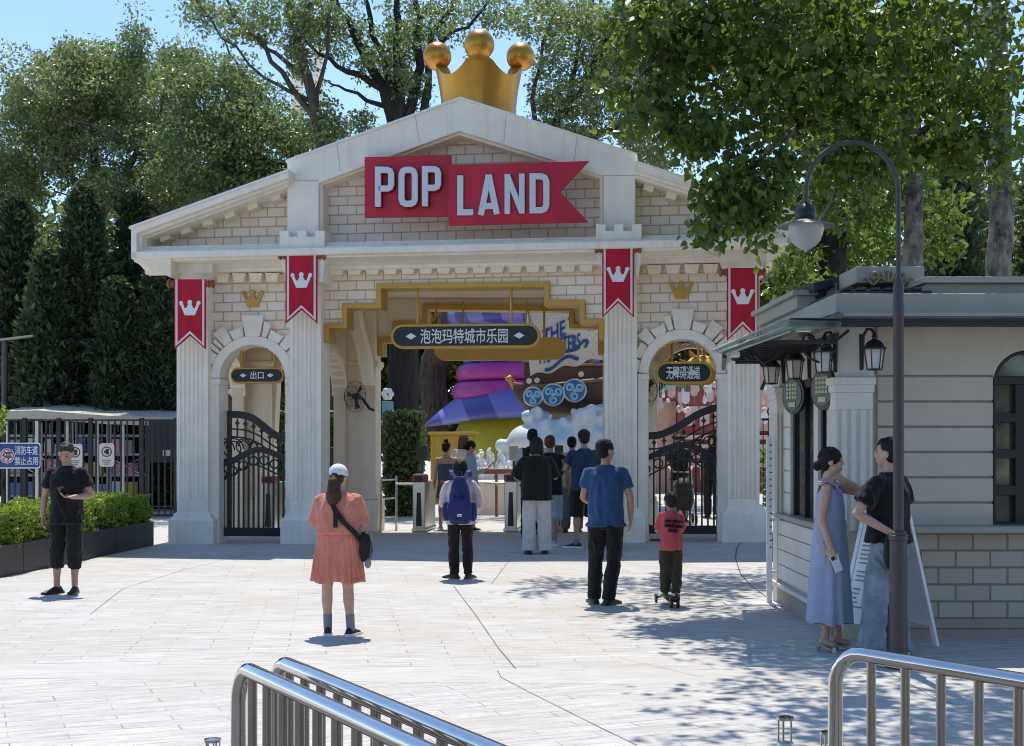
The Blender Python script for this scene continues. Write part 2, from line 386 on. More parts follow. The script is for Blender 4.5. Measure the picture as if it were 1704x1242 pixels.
# ---------------------------------------------------------------- entrance gate
TH = math.atan(.11)
GW = Vector((math.cos(TH), -math.sin(TH), 0)); GN = Vector((math.sin(TH), math.cos(TH), 0))
_p = P(317, 906, 23.1); GO = Vector((_p.x, _p.y, 0))+GW*4.6; GO.z = 0
def g(u, v, d=0.0):
    """photo pixel -> gate-local (x, z) on the gate plane set back by d"""
    c = Vector((0, 0, CH)); r = Vector(((u-U0)/F, 1, (V0-v)/F))
    t = ((GO-c).dot(GN)+d)/r.dot(GN); q = c+r*t
    return ((q-GO).dot(GW), q.z)
def gp(pts, d=0.0): return [g(u, v, d) for u, v in pts]
def gworld(x, d, z): return GO+GW*x+GN*d+Vector((0, 0, z))
gate = empty('entrance_gate', GO, 'cream brick gatehouse with a gabled front, fluted columns and three archways', 'gatehouse', rz=-TH)

def gprism(name, pts, d0, d1, m, parent=None, bevel=.008, at=None):
    return MB().prism(gp(pts, d0 if at is None else at), d0, d1).build(name, m, parent or gate, bevel=bevel)
# the front wall: one sheet with its three openings
def arch_px(cx, cy, r, u0, u1, base0, base1, n=20):
    """right jamb up, over the arch, left jamb down"""
    return [(u1, base1)]+[(cx+r*math.cos(R(180*i/n)), cy-r*math.sin(R(180*i/n))) for i in range(n+1)]+[(u0, base0)]
STEP = [(1005, 905), (1005, 562), (1005, 531), (973, 531), (973, 500), (914, 500), (914, 469), (626, 472), (626, 505), (569, 505), (569, 538), (539, 538), (539, 568), (537, 908)]
WALL = [(310, 907), (310, 430), (232, 412), (478, 300), (500, 290), (766, 190), (1040, 285), (1059, 284), (1312, 366), (1312, 400), (1240, 410), (1240, 902)] \
    + arch_px(1136, 622, 57, 1080, 1193, 904, 902) + STEP + arch_px(420, 629, 54, 366, 474, 907, 908)
gprism('wall', WALL, .25, .62, M_BRICK, bevel=0)
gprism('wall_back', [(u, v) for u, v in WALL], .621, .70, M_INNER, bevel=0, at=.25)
# roof body behind the facade
def xz(pts, d): return gp(pts, d)
roof = MB()
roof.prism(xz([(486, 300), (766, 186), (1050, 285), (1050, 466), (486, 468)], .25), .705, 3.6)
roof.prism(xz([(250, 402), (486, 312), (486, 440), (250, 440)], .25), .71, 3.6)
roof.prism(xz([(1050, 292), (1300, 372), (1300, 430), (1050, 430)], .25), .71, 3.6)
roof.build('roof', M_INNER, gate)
M_ROOF = mat('grey_roof_sheet', (.30, .30, .30), .6, bmp=.2)
# inner partition walls with arches, back wall, back columns
def side_wall(u, vb, name='partition'):
    x, _ = g(u, vb, .3); z0 = -.02; zt = g(u, 440, .3)[1]
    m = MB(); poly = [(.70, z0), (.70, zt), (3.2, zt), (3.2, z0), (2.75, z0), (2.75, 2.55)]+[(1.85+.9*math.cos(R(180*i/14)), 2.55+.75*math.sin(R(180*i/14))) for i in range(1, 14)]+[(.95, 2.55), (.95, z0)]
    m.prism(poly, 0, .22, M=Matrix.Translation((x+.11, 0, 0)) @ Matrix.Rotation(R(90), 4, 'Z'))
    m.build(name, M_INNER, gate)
    a = MB()                                   # raised ring round the arch
    ring = [(1.85+1.0*math.cos(R(180*i/16)), 2.55+.85*math.sin(R(180*i/16))) for i in range(17)]+[(1.85+.9*math.cos(R(180*i/16)), 2.55+.75*math.sin(R(180*i/16))) for i in range(16, -1, -1)]
    a.prism(ring, -.03, .25, M=Matrix.Translation((x+.11, 0, 0)) @ Matrix.Rotation(R(90), 4, 'Z')).build('arch_ring', M_CREAM, gate)
for u, vb in ((322, 906), (508, 907), (1034, 904), (1238, 901)): side_wall(u, vb)
BACK = [(1186, 905), (1186, 592), (1005, 592), (1000, 590), (1000, 538), (955, 538), (955, 510), (703, 507), (703, 535), (653, 535), (653, 562), (626, 562), (626, 886), (1000, 886)]
backtop = [(405, 890), (405, 440), (1270, 420), (1270, 886)]
d_b = 3.22
bw = gp([(405, 886), (405, 470), (1255, 440), (1255, 884), (1212, 884)], d_b)+[(g(1152, 0, d_b)[0]+.62*math.cos(R(180*i/14)), g(0, 640, d_b)[1]+.62*math.sin(R(180*i/14))) for i in range(15)] \
    + gp([(1086, 884), (1030, 884), (1003, 884), (1003, 590), (1000, 538), (955, 538), (955, 510), (703, 507), (703, 535), (653, 535), (653, 562), (628, 562), (628, 886), (577, 886)], d_b) \
    + [(g(512, 0, d_b)[0]+.60*math.cos(R(180*i/14)), g(0, 640, d_b)[1]+.60*math.sin(R(180*i/14))) for i in range(15)] + gp([(449, 886)], d_b)
MB().prism(bw, d_b, d_b+.3).build('rear_wall', M_CREAM, gate)
def pillar(u0, u1, d, vb, name='rear_column'):
    x0, z0 = g(u0, vb, d); x1, _ = g(u1, vb, d); zt = g(u0, 470, d)[1]
    m = MB(); m.box(x0, x1, d, d+.5, .05, zt)
    o = m.build(name, M_CREAM, gate, bevel=.015)
    b = MB(); b.box(x0-.06, x1+.06, d-.06, d+.56, -.02, .62); b.box(x0-.03, x1+.03, d-.03, d+.53, .62, .70); b.build('base', M_CREAM, o, bevel=.02)
    c = MB(); zc = g(u0, 610, d)[1]; c.box(x0-.05, x1+.05, d-.05, d+.55, zc, zc+.10); c.box(x0-.025, x1+.025, d-.025, d+.52, zc-.05, zc); c.build('capital', M_CREAM, o, bevel=.015)
for u0, u1, vb in ((405, 447, 888), (578, 625, 886), (1048, 1090, 884)): pillar(u0, u1, 2.95, vb)
# gold stepped trims
def gold_steps(name, path, wd, d0, d1, m):
    s = MB(); pts = gp(path, d0); a = [p for p in pts]
    stroke(s, a, wd, d0, d1); return s.build(name, m, gate, bevel=.006)
def inset(path, k):
    return [(u+k*(1 if u < 770 else -1), v+k) for u, v in path]
FR = [(539, 570), (539, 538), (569, 538), (569, 505), (626, 505), (626, 472), (914, 469), (914, 500), (973, 500), (973, 531), (1005, 531), (1005, 564)]
gold_steps('gold_trim', [(u+(4 if u < 770 else -4), v+(0 if i in (0, 11) else 4)) for i, (u, v) in enumerate(FR)], .085, .18, .72, M_GOLD)
FB = [(628, 592), (628, 562), (653, 562), (653, 535), (703, 535), (703, 507), (955, 510), (955, 538), (1003, 538), (1003, 590)]
gold_steps('rear_gold_trim', [(u+(4 if u < 800 else -4), v+(0 if i in (0, 9) else 4)) for i, (u, v) in enumerate(FB)], .095, 3.1, 3.56, M_GOLD)
# curved braces under the passage ceiling
for u in (577,):
    pts = [(570, 505), (578, 540), (592, 580), (603, 640), (618, 640), (612, 590), (600, 545), (594, 505)]
    gprism('curved_brace', pts, 2.2, 2.6, M_CREAM)
# unseen rear overhang, added to shade the passage floor
e = MB(); zc = g(320, 431, 0)[1]
x0, x1 = g(300, 431, 3.3)[0], g(1250, 410, 3.3)[0]
e.prism([(x0, zc-.28), (x0, zc+.1), (x1, zc+.12), (x1, zc-.26)], 3.61, 4.35); e.build('rear_shade_eaves', M_CONC, gate)
# entablature: moulded cornice along the front
prof = [(.25, .235), (-.30, .235), (-.30, .20), (-.35, .19), (-.35, .165), (-.42, .155), (-.42, .14), (-.53, .135), (-.53, .115), (-.58, .11), (-.58, .012), (-.55, 0), (-.46, -.005), (-.46, -.03), (-.25, -.045), (-.10, -.075), (-.06, -.10), (-.02, -.10), (.02, -.115), (.02, -.165), (.06, -.178), (.25, -.178)]
(xa, za), (xb, zb) = g(218, 431, -.58), g(1318, 407, -.58)
MB().loft([[Vector((xa, d, za+h)) for d, h in prof], [Vector((xb, d, zb+h)) for d, h in prof]]).build('cornice', M_CONC, gate, bevel=.004)
s = MB(); s2 = MB()
s.prism(gp([(219, 431), (284, 431), (284, 462), (276, 458)], -.5), -.5, 3.6); s2.prism(gp([(1318, 408), (1276, 408), (1276, 440), (1282, 437)], -.5), -.5, 3.6)
s.build('eaves_soffit', M_CREAM, gate); s2.build('eaves_soffit', M_CREAM, gate)
# raking cornices, three stepped bands each side
def mir(pts):
    out = []
    for u, v in pts:
        t = (480-u)/262.0
        out.append((1057+t*261, v-14+t*(-12)))
    return out
bands = [([(218, 378), (480, 284), (480, 296), (227, 388), (227, 431), (218, 431)], -.58), ([(227, 388), (480, 296), (480, 303.5), (236, 393), (236, 419), (227, 419)], -.44), ([(236, 393), (480, 303.5), (480, 310), (243, 397), (243, 412), (236, 412)], -.30)]
for flip in (0, 1):
    for pts, d in bands:
        gprism('raking_cornice', mir(pts) if flip else pts, d, .30, M_CONC, bevel=.006)
    cap = [(214, 377), (480, 281), (480, 285), (214, 381)]
    gprism('rake_capping', mir(cap) if flip else cap, -.62, 3.62, M_WHITE, bevel=.004)
    for (u, v) in ((457, 328), (419, 343), (381, 357), (344, 370), (308, 383), (273, 395)):
        q = [(u-11, v-7), (u+6, v-14), (u+10, v+2), (u-6, v+8)]
        gprism('rake_dentil', mir(q) if flip else q, -.05, .26, M_CREAM, bevel=.008)
def dentils(u0, v0, u1, v1, n):
    for i in range(n):
        a = u0+(u1-u0)*(i+.06)/n; b = u0+(u1-u0)*(i+.94)/n; v = v0+(v1-v0)*(i+.5)/n
        gprism('dentil', [(a+.5, v), (b-.5, v), (b-4, v+15), (a+4, v+15)], .06, .26, M_CREAM, bevel=.008)
dentils(545, 443, 990, 437, 15); dentils(356, 455, 466, 454, 4); dentils(1073, 441, 1198, 439, 4)
# the big gabled frame
gprism('gable_frame', [(478, 402), (478, 268), (766, 164), (1057, 257), (1057, 396), (1004, 396), (1004, 293), (764, 218), (530, 305), (530, 402)], -.22, .27, M_CONC, bevel=.012)
gprism('gable_capping', [(475, 266), (766, 161), (1060, 255), (1060, 258), (766, 165), (475, 270)], -.26, 3.62, M_WHITE, bevel=.004)
gprism('gable_lining', [(537, 386), (537, 308), (764, 225), (998, 297), (998, 377), (1003.5, 377), (1003.5, 293.5), (764, 218.5), (530.5, 305.5), (530.5, 386)], -.12, .26, M_CREAM, bevel=.006)
for (u0, v0, u1, v1) in ((560, 240, 566, 284), (690, 192, 698, 236), (842, 190, 838, 238), (960, 226, 955, 270), (478, 300, 530, 300), (1004, 292, 1057, 292)):
    gprism('frame_joint', [(u0, v0), (u0+.9, v0), (u1+.9, v1), (u1, v1)] if abs(v1-v0) > 2 else [(u0, v0), (u1, v0), (u1, v0+.9), (u0, v0+.9)], -.2215, -.2, mat('joint_grey', (.40, .37, .32), .8), bevel=0)
# arches with irregular voussoirs
def arch_ring(cx, cy, ro, ri, vous, vb):
    pts = [(cx+ro*math.cos(R(a)), cy-ro*math.sin(R(a))) for a in range(0, 181, 9)]+[(cx+ri*math.cos(R(a)), cy-ri*math.sin(R(a))) for a in range(180, -1, -9)]
    ring = gprism('arch', pts, .14, .64, M_CONC, bevel=.012)
    for a0, a1, rr in vous:
        k = 1.2
        q = [(cx+(ro+.5)*math.cos(R(a0+k)), cy-(ro+.5)*math.sin(R(a0+k))), (cx+rr*math.cos(R(a0+k*.7)), cy-rr*math.sin(R(a0+k*.7))), (cx+rr*math.cos(R(a1-k*.7)), cy-rr*math.sin(R(a1-k*.7))), (cx+(ro+.5)*math.cos(R(a1-k)), cy-(ro+.5)*math.sin(R(a1-k)))]
        gprism('voussoir', q, .16-.01*rnd.random(), .26, M_CONC, ring, bevel=.008)
    for sgn in (-1, 1):
        ua, ub = cx+sgn*(ri-1), cx+sgn*(ro+2)
        gprism('impost', [(min(ua, ub), cy+1), (max(ua, ub), cy+1), (max(ua, ub), cy+10), (min(ua, ub), cy+10)], .12, .66, M_CONC, ring)
        p = [(min(ua, ub)+(2 if sgn > 0 else 0), cy+10), (max(ua, ub)-(0 if sgn > 0 else 2), cy+10), (max(ua, ub)-(0 if sgn > 0 else 2), vb), (min(ua, ub)+(2 if sgn > 0 else 0), vb)]
        gprism('jamb', p, .16, .65, M_CONC, ring)
V1 = [(0, 18, 92), (18, 38, 84), (38, 52, 95), (52, 70, 86), (70, 79, 96), (79, 101, 106), (101, 118, 87), (118, 133, 99), (133, 139, 90), (139, 146, 97), (146, 163, 84), (163, 180, 80)]
arch_ring(420, 629, 70, 55, V1, 906); arch_ring(1136, 621, 73, 57, [(180-b, 180-a, r*1.03) for a, b, r in V1][::-1], 903)
# columns
def column(uf0, uf1, vtop, vflute, vbt, vbb, ub0, ub1, name='column'):
    x0, zt = g(uf0, vtop, 0); x1, _ = g(uf1, vtop, 0); zf = g(uf0, vflute, 0)[1]; zb = g(uf0, vbt, 0)[1]
    dep = .62; n = 6; w_ = (x1-x0); poly = []
    m0 = w_*.09; p = (w_-2*m0)/n
    poly = [(x0, dep), (x0, 0), (x0+m0, 0)]
    for i in range(n):
        a = x0+m0+p*i; gl = p*.10
        poly += [(a+gl, 0), (a+gl*2.2, .022), (a+p*.5, .030), (a+p-gl*2.2, .022), (a+p-gl, 0)]
    poly += [(x1-m0, 0), (x1, 0), (x1, dep)]
    s = MB(); s.column(poly, zf, zt); o = s.build(name, M_CONC, gate)
    b = MB(); b.box(x0, x1, 0, dep, zb-.02, zf-.0005)
    bx0, bz0 = g(ub0, vbb, -.1); bx1, _ = g(ub1, vbb, -.1); bz0 -= .06
    def rr(k): return [(bx0+k, -.1+k), (bx1-k, -.1+k), (bx1-k, dep+.1-k), (bx0+k, dep+.1-k)]
    rings = [[Vector((x, y, z)) for x, y in rr(k)] for k, z in ((0, bz0), (0, zb-.05), (.02, zb-.02), (.05, zb+.0), (.07, zb+.05), (max(.09, x0-bx0-.004), zb+.09))]
    b.loft(rings); b.build('base', M_CONC, o, bevel=.012)
    return o, x0, x1, zt
def block_capital(o, u0, u1, vt, vb, ub0, ub1, vlow):
    (a0, t), (a1, _) = g(u0, vt, -.2), g(u1, vt, -.2); zb = g(u0, vb, -.2)[1]; zl = g(u0, vlow, -.2)[1]; c0, c1 = g(ub0, vlow, -.2)[0], g(ub1, vlow, -.2)[0]
    s = MB(); s.loft([[Vector(q) for q in ((c0, -.06, zl), (c1, -.06, zl), (c1, .5, zl), (c0, .5, zl))], [Vector(q) for q in ((a0, -.2, zb), (a1, -.2, zb), (a1, .5, zb), (a0, .5, zb))], [Vector(q) for q in ((a0, -.2, t), (a1, -.2, t), (a1, .5, t), (a0, .5, t))]])
    s.build('capital', M_CONC, o, bevel=.012)
def castle_capital(o, u0, u1, vt, vn, vb, ul0, ul1, vlow):
    c, w_ = u0, (u1-u0)/5.0
    m = [(u0, vt), (u0+w_*1.05, vt), (u0+w_*1.05, vn), (u0+w_*2, vn), (u0+w_*2, vt), (u0+w_*3, vt), (u0+w_*3, vn), (u0+w_*3.95, vn), (u0+w_*3.95, vt), (u1, vt), (u1, vb), (ul1, vlow), (ul0, vlow), (u0, vb)]
    gprism('capital', m, -.46, .26, M_CONC, o, bevel=.01)
o, *_ = column(294, 346, 462, 834, 861, 906, 279.5, 354); block_capital(o, 281, 353, 432, 455, 288, 346, 464)
o, *_ = column(482, 534, 430, 833, 861, 908, 466, 546); castle_capital(o, 465, 540, 384, 394, 428, 478, 536, 470)
o, *_ = column(1006, 1060, 420, 832, 854, 904, 991, 1074); castle_capital(o, 992, 1068, 373, 384, 418, 1004, 1060, 460)
o, *_ = column(1211, 1264, 445, 830, 851, 902, 1201, 1281); block_capital(o, 1199, 1276, 412, 436, 1206, 1270, 446)

# ---------------------------------------------------------------- crown, sign, banners, emblems, hanging signs
def crown_outline(cx, cz, w_, h):
    pts = []
    for x, z, r in ((-.43, .36, .10), (0, .40, .115), (.43, .36, .10)):
        a0, a1 = (250, -20) if x < 0 else (225, -45) if x == 0 else (200, -70)
        pts += [(cx+w_*x+w_*r*math.cos(R(a0+(a1-a0)*i/10)), cz+h*(z)+w_*r*math.sin(R(a0+(a1-a0)*i/10))) for i in range(11)]
        if x < .4:
            xm = x+.215
            pts += [(cx+w_*(xm-.05), cz+h*-.0), (cx+w_*(xm+.04), cz+h*-.0)]
    pts += [(cx+w_*.25, cz-h*.5), (cx-w_*.25, cz-h*.5)]
    return pts
GC = gworld(*[g(797, 170, 1.25)[0], 1.25, g(797, 180, 1.25)[1]])
crown = empty('crown', GC, 'huge gold crown with ball tips standing on the gatehouse ridge', 'crown', rz=-TH)
cm = MB(); n = 96; Rt = .76; rings_o = []; rings_i = []
def tops(a):
    k = abs((math.degrees(a)+360) % 90); k = min(k, 90-k)          # degrees away from the nearest point
    return .45+.20*((45-k)/28.0)**2 if k > 17 else .65+.006*(17-k)
def rad(z): return .645+.09*(z/.6)**1.4
for j in range(9):
    ro, ri = [], []
    for i in range(n):
        a = 2*math.pi*i/n; z = -.25+(tops(a-R(8))+.25)*j/8; r = rad(max(0, z))
        k_ = r-.08-.13*max(0, min(1, (z-.2)/.4)); ro.append(Vector((r*math.cos(a), r*math.sin(a), z))); ri.append(Vector((k_*math.cos(a), k_*math.sin(a), z-.02)))
    rings_o.append(ro); rings_i.append(ri)
cm.loft(rings_o+rings_i[::-1], cap=False)
cm.build('crown_band', M_GOLDB, crown, smooth=50)
for i in range(4):
    a = R(90*i+8); z = .885; r = rad(.75)-.05
    MB().ball((r*math.cos(a), r*math.sin(a), z), .245 if i != 3 else .255, 28, 18).build('ball', M_GOLDB, crown, smooth=180)
MB().lathe([(.2, -.6), (.70, -.6), (.70, -.24), (.2, -.24)], n=40).build('plinth', M_CONC, crown, smooth=40)

sgn = empty('gate_sign', gworld(g(790, 315, -.5)[0], -.5, 0), 'red ribbon shaped sign reading POP LAND below the gable', 'sign', rz=-TH)
SO = g(790, 315, -.5)[0]
def sp(pts, d): return [(x-SO, z) for x, z in gp(pts, d)]
b = MB(); b.prism(sp([(607, 262), (750.5, 259), (750.5, 360), (607, 362)], -.42), .06, .16)
b.prism(sp([(746.5, 275.5), (980, 268), (932, 319.5), (979, 370), (746.5, 375.5)], -.5), -.02, .058); b.build('board', M_RED, sgn, bevel=.006)
M_REDD = mat('dark_red_edge', (.20, .004, .015), .5)
def Lz(x, y): return (600+x/3.356, 30+y/3.356)
LET = [([[(97, 1055), (97, 849), (150, 849), (165, 856), (171, 872), (171, 930), (165, 946), (150, 953), (97, 953)]], 'P'),
       ([[(229, 875), (236, 857), (250, 849), (282, 849), (296, 857), (303, 875), (303, 1012), (296, 1030), (282, 1038), (250, 1038), (236, 1030), (229, 1012)]], 'O'),
       ([[(360, 1052), (360, 845), (412, 845), (427, 852), (433, 868), (433, 926), (427, 942), (412, 949), (360, 949)]], 'P'),
       ([[(557, 880), (557, 1086), (630, 1085)]], 'L'),
       ([[(672, 1102), (716, 876)], [(762, 1097), (716, 876)], [(686, 1052), (748, 1050)]], 'A'),
       ([[(820, 1095), (820, 872)], [(820, 880), (901, 1088)], [(901, 1093), (901, 870)]], 'N'),
       ([[(961, 885), (1010, 885), (1029, 893), (1038, 912), (1038, 1046), (1029, 1066), (1010, 1074), (961, 1075)]], 'D')]
for strokes, ch in LET:
    m = MB(); k = MB()
    for ks, st in enumerate(strokes):
        pts = sp([Lz(*q) for q in st], -.55); cl = ch in 'OD'
        stroke(m, pts, .098 if ch != 'N' else .09, -.065-.0015*ks, -.012+.001*ks, cl); stroke(k, pts, .118, -.03-.001*ks, -.005 if ch in 'LAND' and ch != 'P' else .08, cl)
    o = m.build('letter', M_LETTER, sgn, bevel=.008); k.build('return_edge', M_REDD, o)
def banner(cx, vt, vtip, vn, cc, label):
    d = -.52; Bx, Bz = g(cx, vt, d)
    t = empty('banner', gworld(Bx, d, Bz), label, 'banner', 'red crown banners on the gate columns', rz=-TH)
    def q(pts, dd=d): return [(x-Bx, z-Bz) for x, z in gp(pts, dd)]
    h = 26.5
    cl = MB(); outer = [(cx-h, vt), (cx+h, vt), (cx+h, vtip), (cx, vn+7), (cx-h, vtip)]
    cl.prism(q(outer), 0, .025); cl.build('cloth', M_REDC, t, bevel=.003)
    bd = MB()
    for s_ in (-1, 1):
        bd.prism(q([(cx+s_*(h-2.5), vt+.3), (cx+s_*(h-6), vt+.3), (cx+s_*(h-6), vtip-12), (cx, vn-1), (cx, vn+3.5), (cx+s_*(h-2.5), vtip-5)]), -.004, -.0005)
    bd.build('border', M_PINKW, t)
    ex, ez = q([(cx, cc)])[0]
    MB().prism(crown_outline(ex, ez, .34, .235), -.006, -.001).build('crown_emblem', M_WHITE, t)
    rd = MB()
    pr = [(.008, 0), (.055, .0), (.07, .02), (.07, .04), (.045, .055), (.045, .075), (.062, .085), (.062, .105), (.05, .115), (.05, .16)]
    for s_ in (-1, 1):
        x = q([(cx+s_*39, vt+7)])[0]
        M = Matrix.Translation((x[0], .05, x[1])) @ Matrix.Rotation(R(90*(-s_)), 4, 'Y')
        rd.lathe(pr, n=14, M=M)
    x0, x1 = q([(cx-30, vt+7)])[0], q([(cx+30, vt+7)])[0]
    rd.tube([(x0[0], .05, x0[1]), (x1[0], .05, x1[1])], .035, 10)
    rd.build('rod', M_WOOD, t, smooth=40)
    br = MB(); br.box(-.03, .03, .03, .5, q([(cx, vt+8)])[0][1]-.02, q([(cx, vt+8)])[0][1]+.02); br.build('bracket', M_CONC, t)
banner(316, 465, 582, 552, 513, 'red swallowtail crown banner on the end column of the gate nearest the fence and planter')
banner(501.5, 418, 539, 509, 467, 'red swallowtail crown banner on the column between the exit arch and the main opening')
banner(1028.5, 407, 529, 497, 457, 'red swallowtail crown banner on the column right of the main opening, below the LAND end')
banner(1236, 446, 568, 536, 494, 'red swallowtail crown banner on the end column, partly covered by the kiosk canopy')
for u, v, lb in ((420, 497, 'small gold crown plaque on the bricks above the exit arch'), (1133, 483, 'small gold crown plaque on the bricks above the accessible passage arch')):
    x, z = g(u, v, .2)
    o = MB().prism(crown_outline(0, 0, .36, .27), 0, .06).build('crown_plaque', M_GOLD, loc=gworld(x, .188, z), bevel=.006); o.rotation_euler = (0, 0, -TH)
    tag(o, lb, 'plaque', 'gold crown plaques on the gate')
def stadium(x0, x1, z0, z1, n=10):
    r = (z1-z0)/2; c = (z0+z1)/2
    return [(x1-r+r*math.cos(R(a)), c+r*math.sin(R(a))) for a in [-90+180*i/n for i in range(n+1)]]+[(x0+r+r*math.cos(R(a)), c+r*math.sin(R(a))) for a in [90+180*i/n for i in range(n+1)]]
def hanging(u0, u1, v0, v1, d, text, tx, label, vtop, rods, blank=False):
    x0, z1 = g(u0, v0, d); x1, z0 = g(u1, v1, d); c = (x0+x1)/2
    t = empty('hanging_sign', gworld(c, d, z0), label, 'sign', 'signs hanging in the gate openings', rz=-TH)
    w_, h = x1-x0, z1-z0
    MB().prism(stadium(-w_/2, w_/2, 0, h), 0, .12).build('frame', M_GOLD, t, bevel=.01)
    if not blank:
        k = h*.11
        MB().prism(stadium(-w_/2+k, w_/2-k, k, h-k), -.012, -.001).build('panel', M_BLACK, t)
        m = MB(); (a, zt), (b, zb) = g(tx[0], tx[2], d), g(tx[1], tx[3], d); text_mb(m, text, a-c, b-c, zb-z0, zt-z0, -.02, .008, .012); m.build('lettering', M_WHITE, t)
        for s_ in (-1, 1):
            q = s_*(w_/2-h*.85); kz = h*.13; kx = h*.22
            MB().prism([(q-kx, h/2), (q, h/2-kz), (q+kx, h/2), (q, h/2+kz)], -.02, -.013).build('diamond', M_WHITE, t)
    for u in rods:
        x = g(u, 0, d)[0]-c; zt = g(u, vtop, d)[1]-z0
        MB().tube([(x, .06, h-.01), (x, .06, zt)], .022, 8).build('rod', M_GOLD, t)
hanging(650, 899, 540, 579, .32, '泡泡玛特城市乐园', (700, 845, 548, 571), 'long black sign with gold rim and white characters 泡泡玛特城市乐园', 468, (694, 850))
hanging(722, 941, 563, 599, 2.9, '', None, 'long plain gold back of a hanging sign in the rear opening', 500, (770, 905), True)
hanging(383, 472, 612, 638, .40, '出口', (417.5, 439, 618.5, 631), 'short black sign with gold rim reading 出口 in the exit arch', 574, (400, 455))
hanging(1091, 1186, 602, 639, .40, '无障碍通道', (1109, 1165, 610, 631), 'black sign reading 无障碍通道 in the arch next to the kiosk', 565, (1112, 1162))
hanging(1100, 1192, 610, 641, 2.6, '', None, 'short gold back of a hanging sign behind the accessible passage sign', 540, (1118, 1172), True)
# glass pendants
def pendant(u, v, r, d, vtop, label):
    x, z = g(u, v, d); t = empty('pendant_lamp', gworld(x, d, z), label, 'lamp', 'glass bowl pendants under the gate ceiling', rz=-TH)
    MB().lathe([(r*.97*math.sin(R(a)), -r*.6*math.cos(R(a))) for a in range(0, 91, 10)]+[(r*.93*math.sin(R(a)), -r*.56*math.cos(R(a))) for a in range(90, -1, -10)], n=24).build('bowl', M_GLASS, t, smooth=60)
    c = MB(); zt = g(u, vtop, d)[1]-z; c.tube([(0, 0, .5), (0, 0, zt)], .008, 6)
    for i in range(6): c.tube([(r*.9*math.cos(i*1.047), r*.9*math.sin(i*1.047), 0), (0, 0, .5)], .006, 5)
    c.build('chain', M_GOLD, t)
    MB().lathe([(r*.90, -.01), (r*1.0, -.01), (r*1.0, .02), (r*.90, .02)], n=24).build('rim', M_GOLD, t)
pendant(726, 560, .155, 1.6, 500, 'clear glass bowl pendant by the left end of the long black hanging sign')
pendant(878, 560, .17, 1.6, 500, 'clear glass bowl pendant by the right end of the long black hanging sign')
pendant(1141, 566, .16, 1.4, 500, 'clear glass bowl pendant at the top of the accessible passage arch')
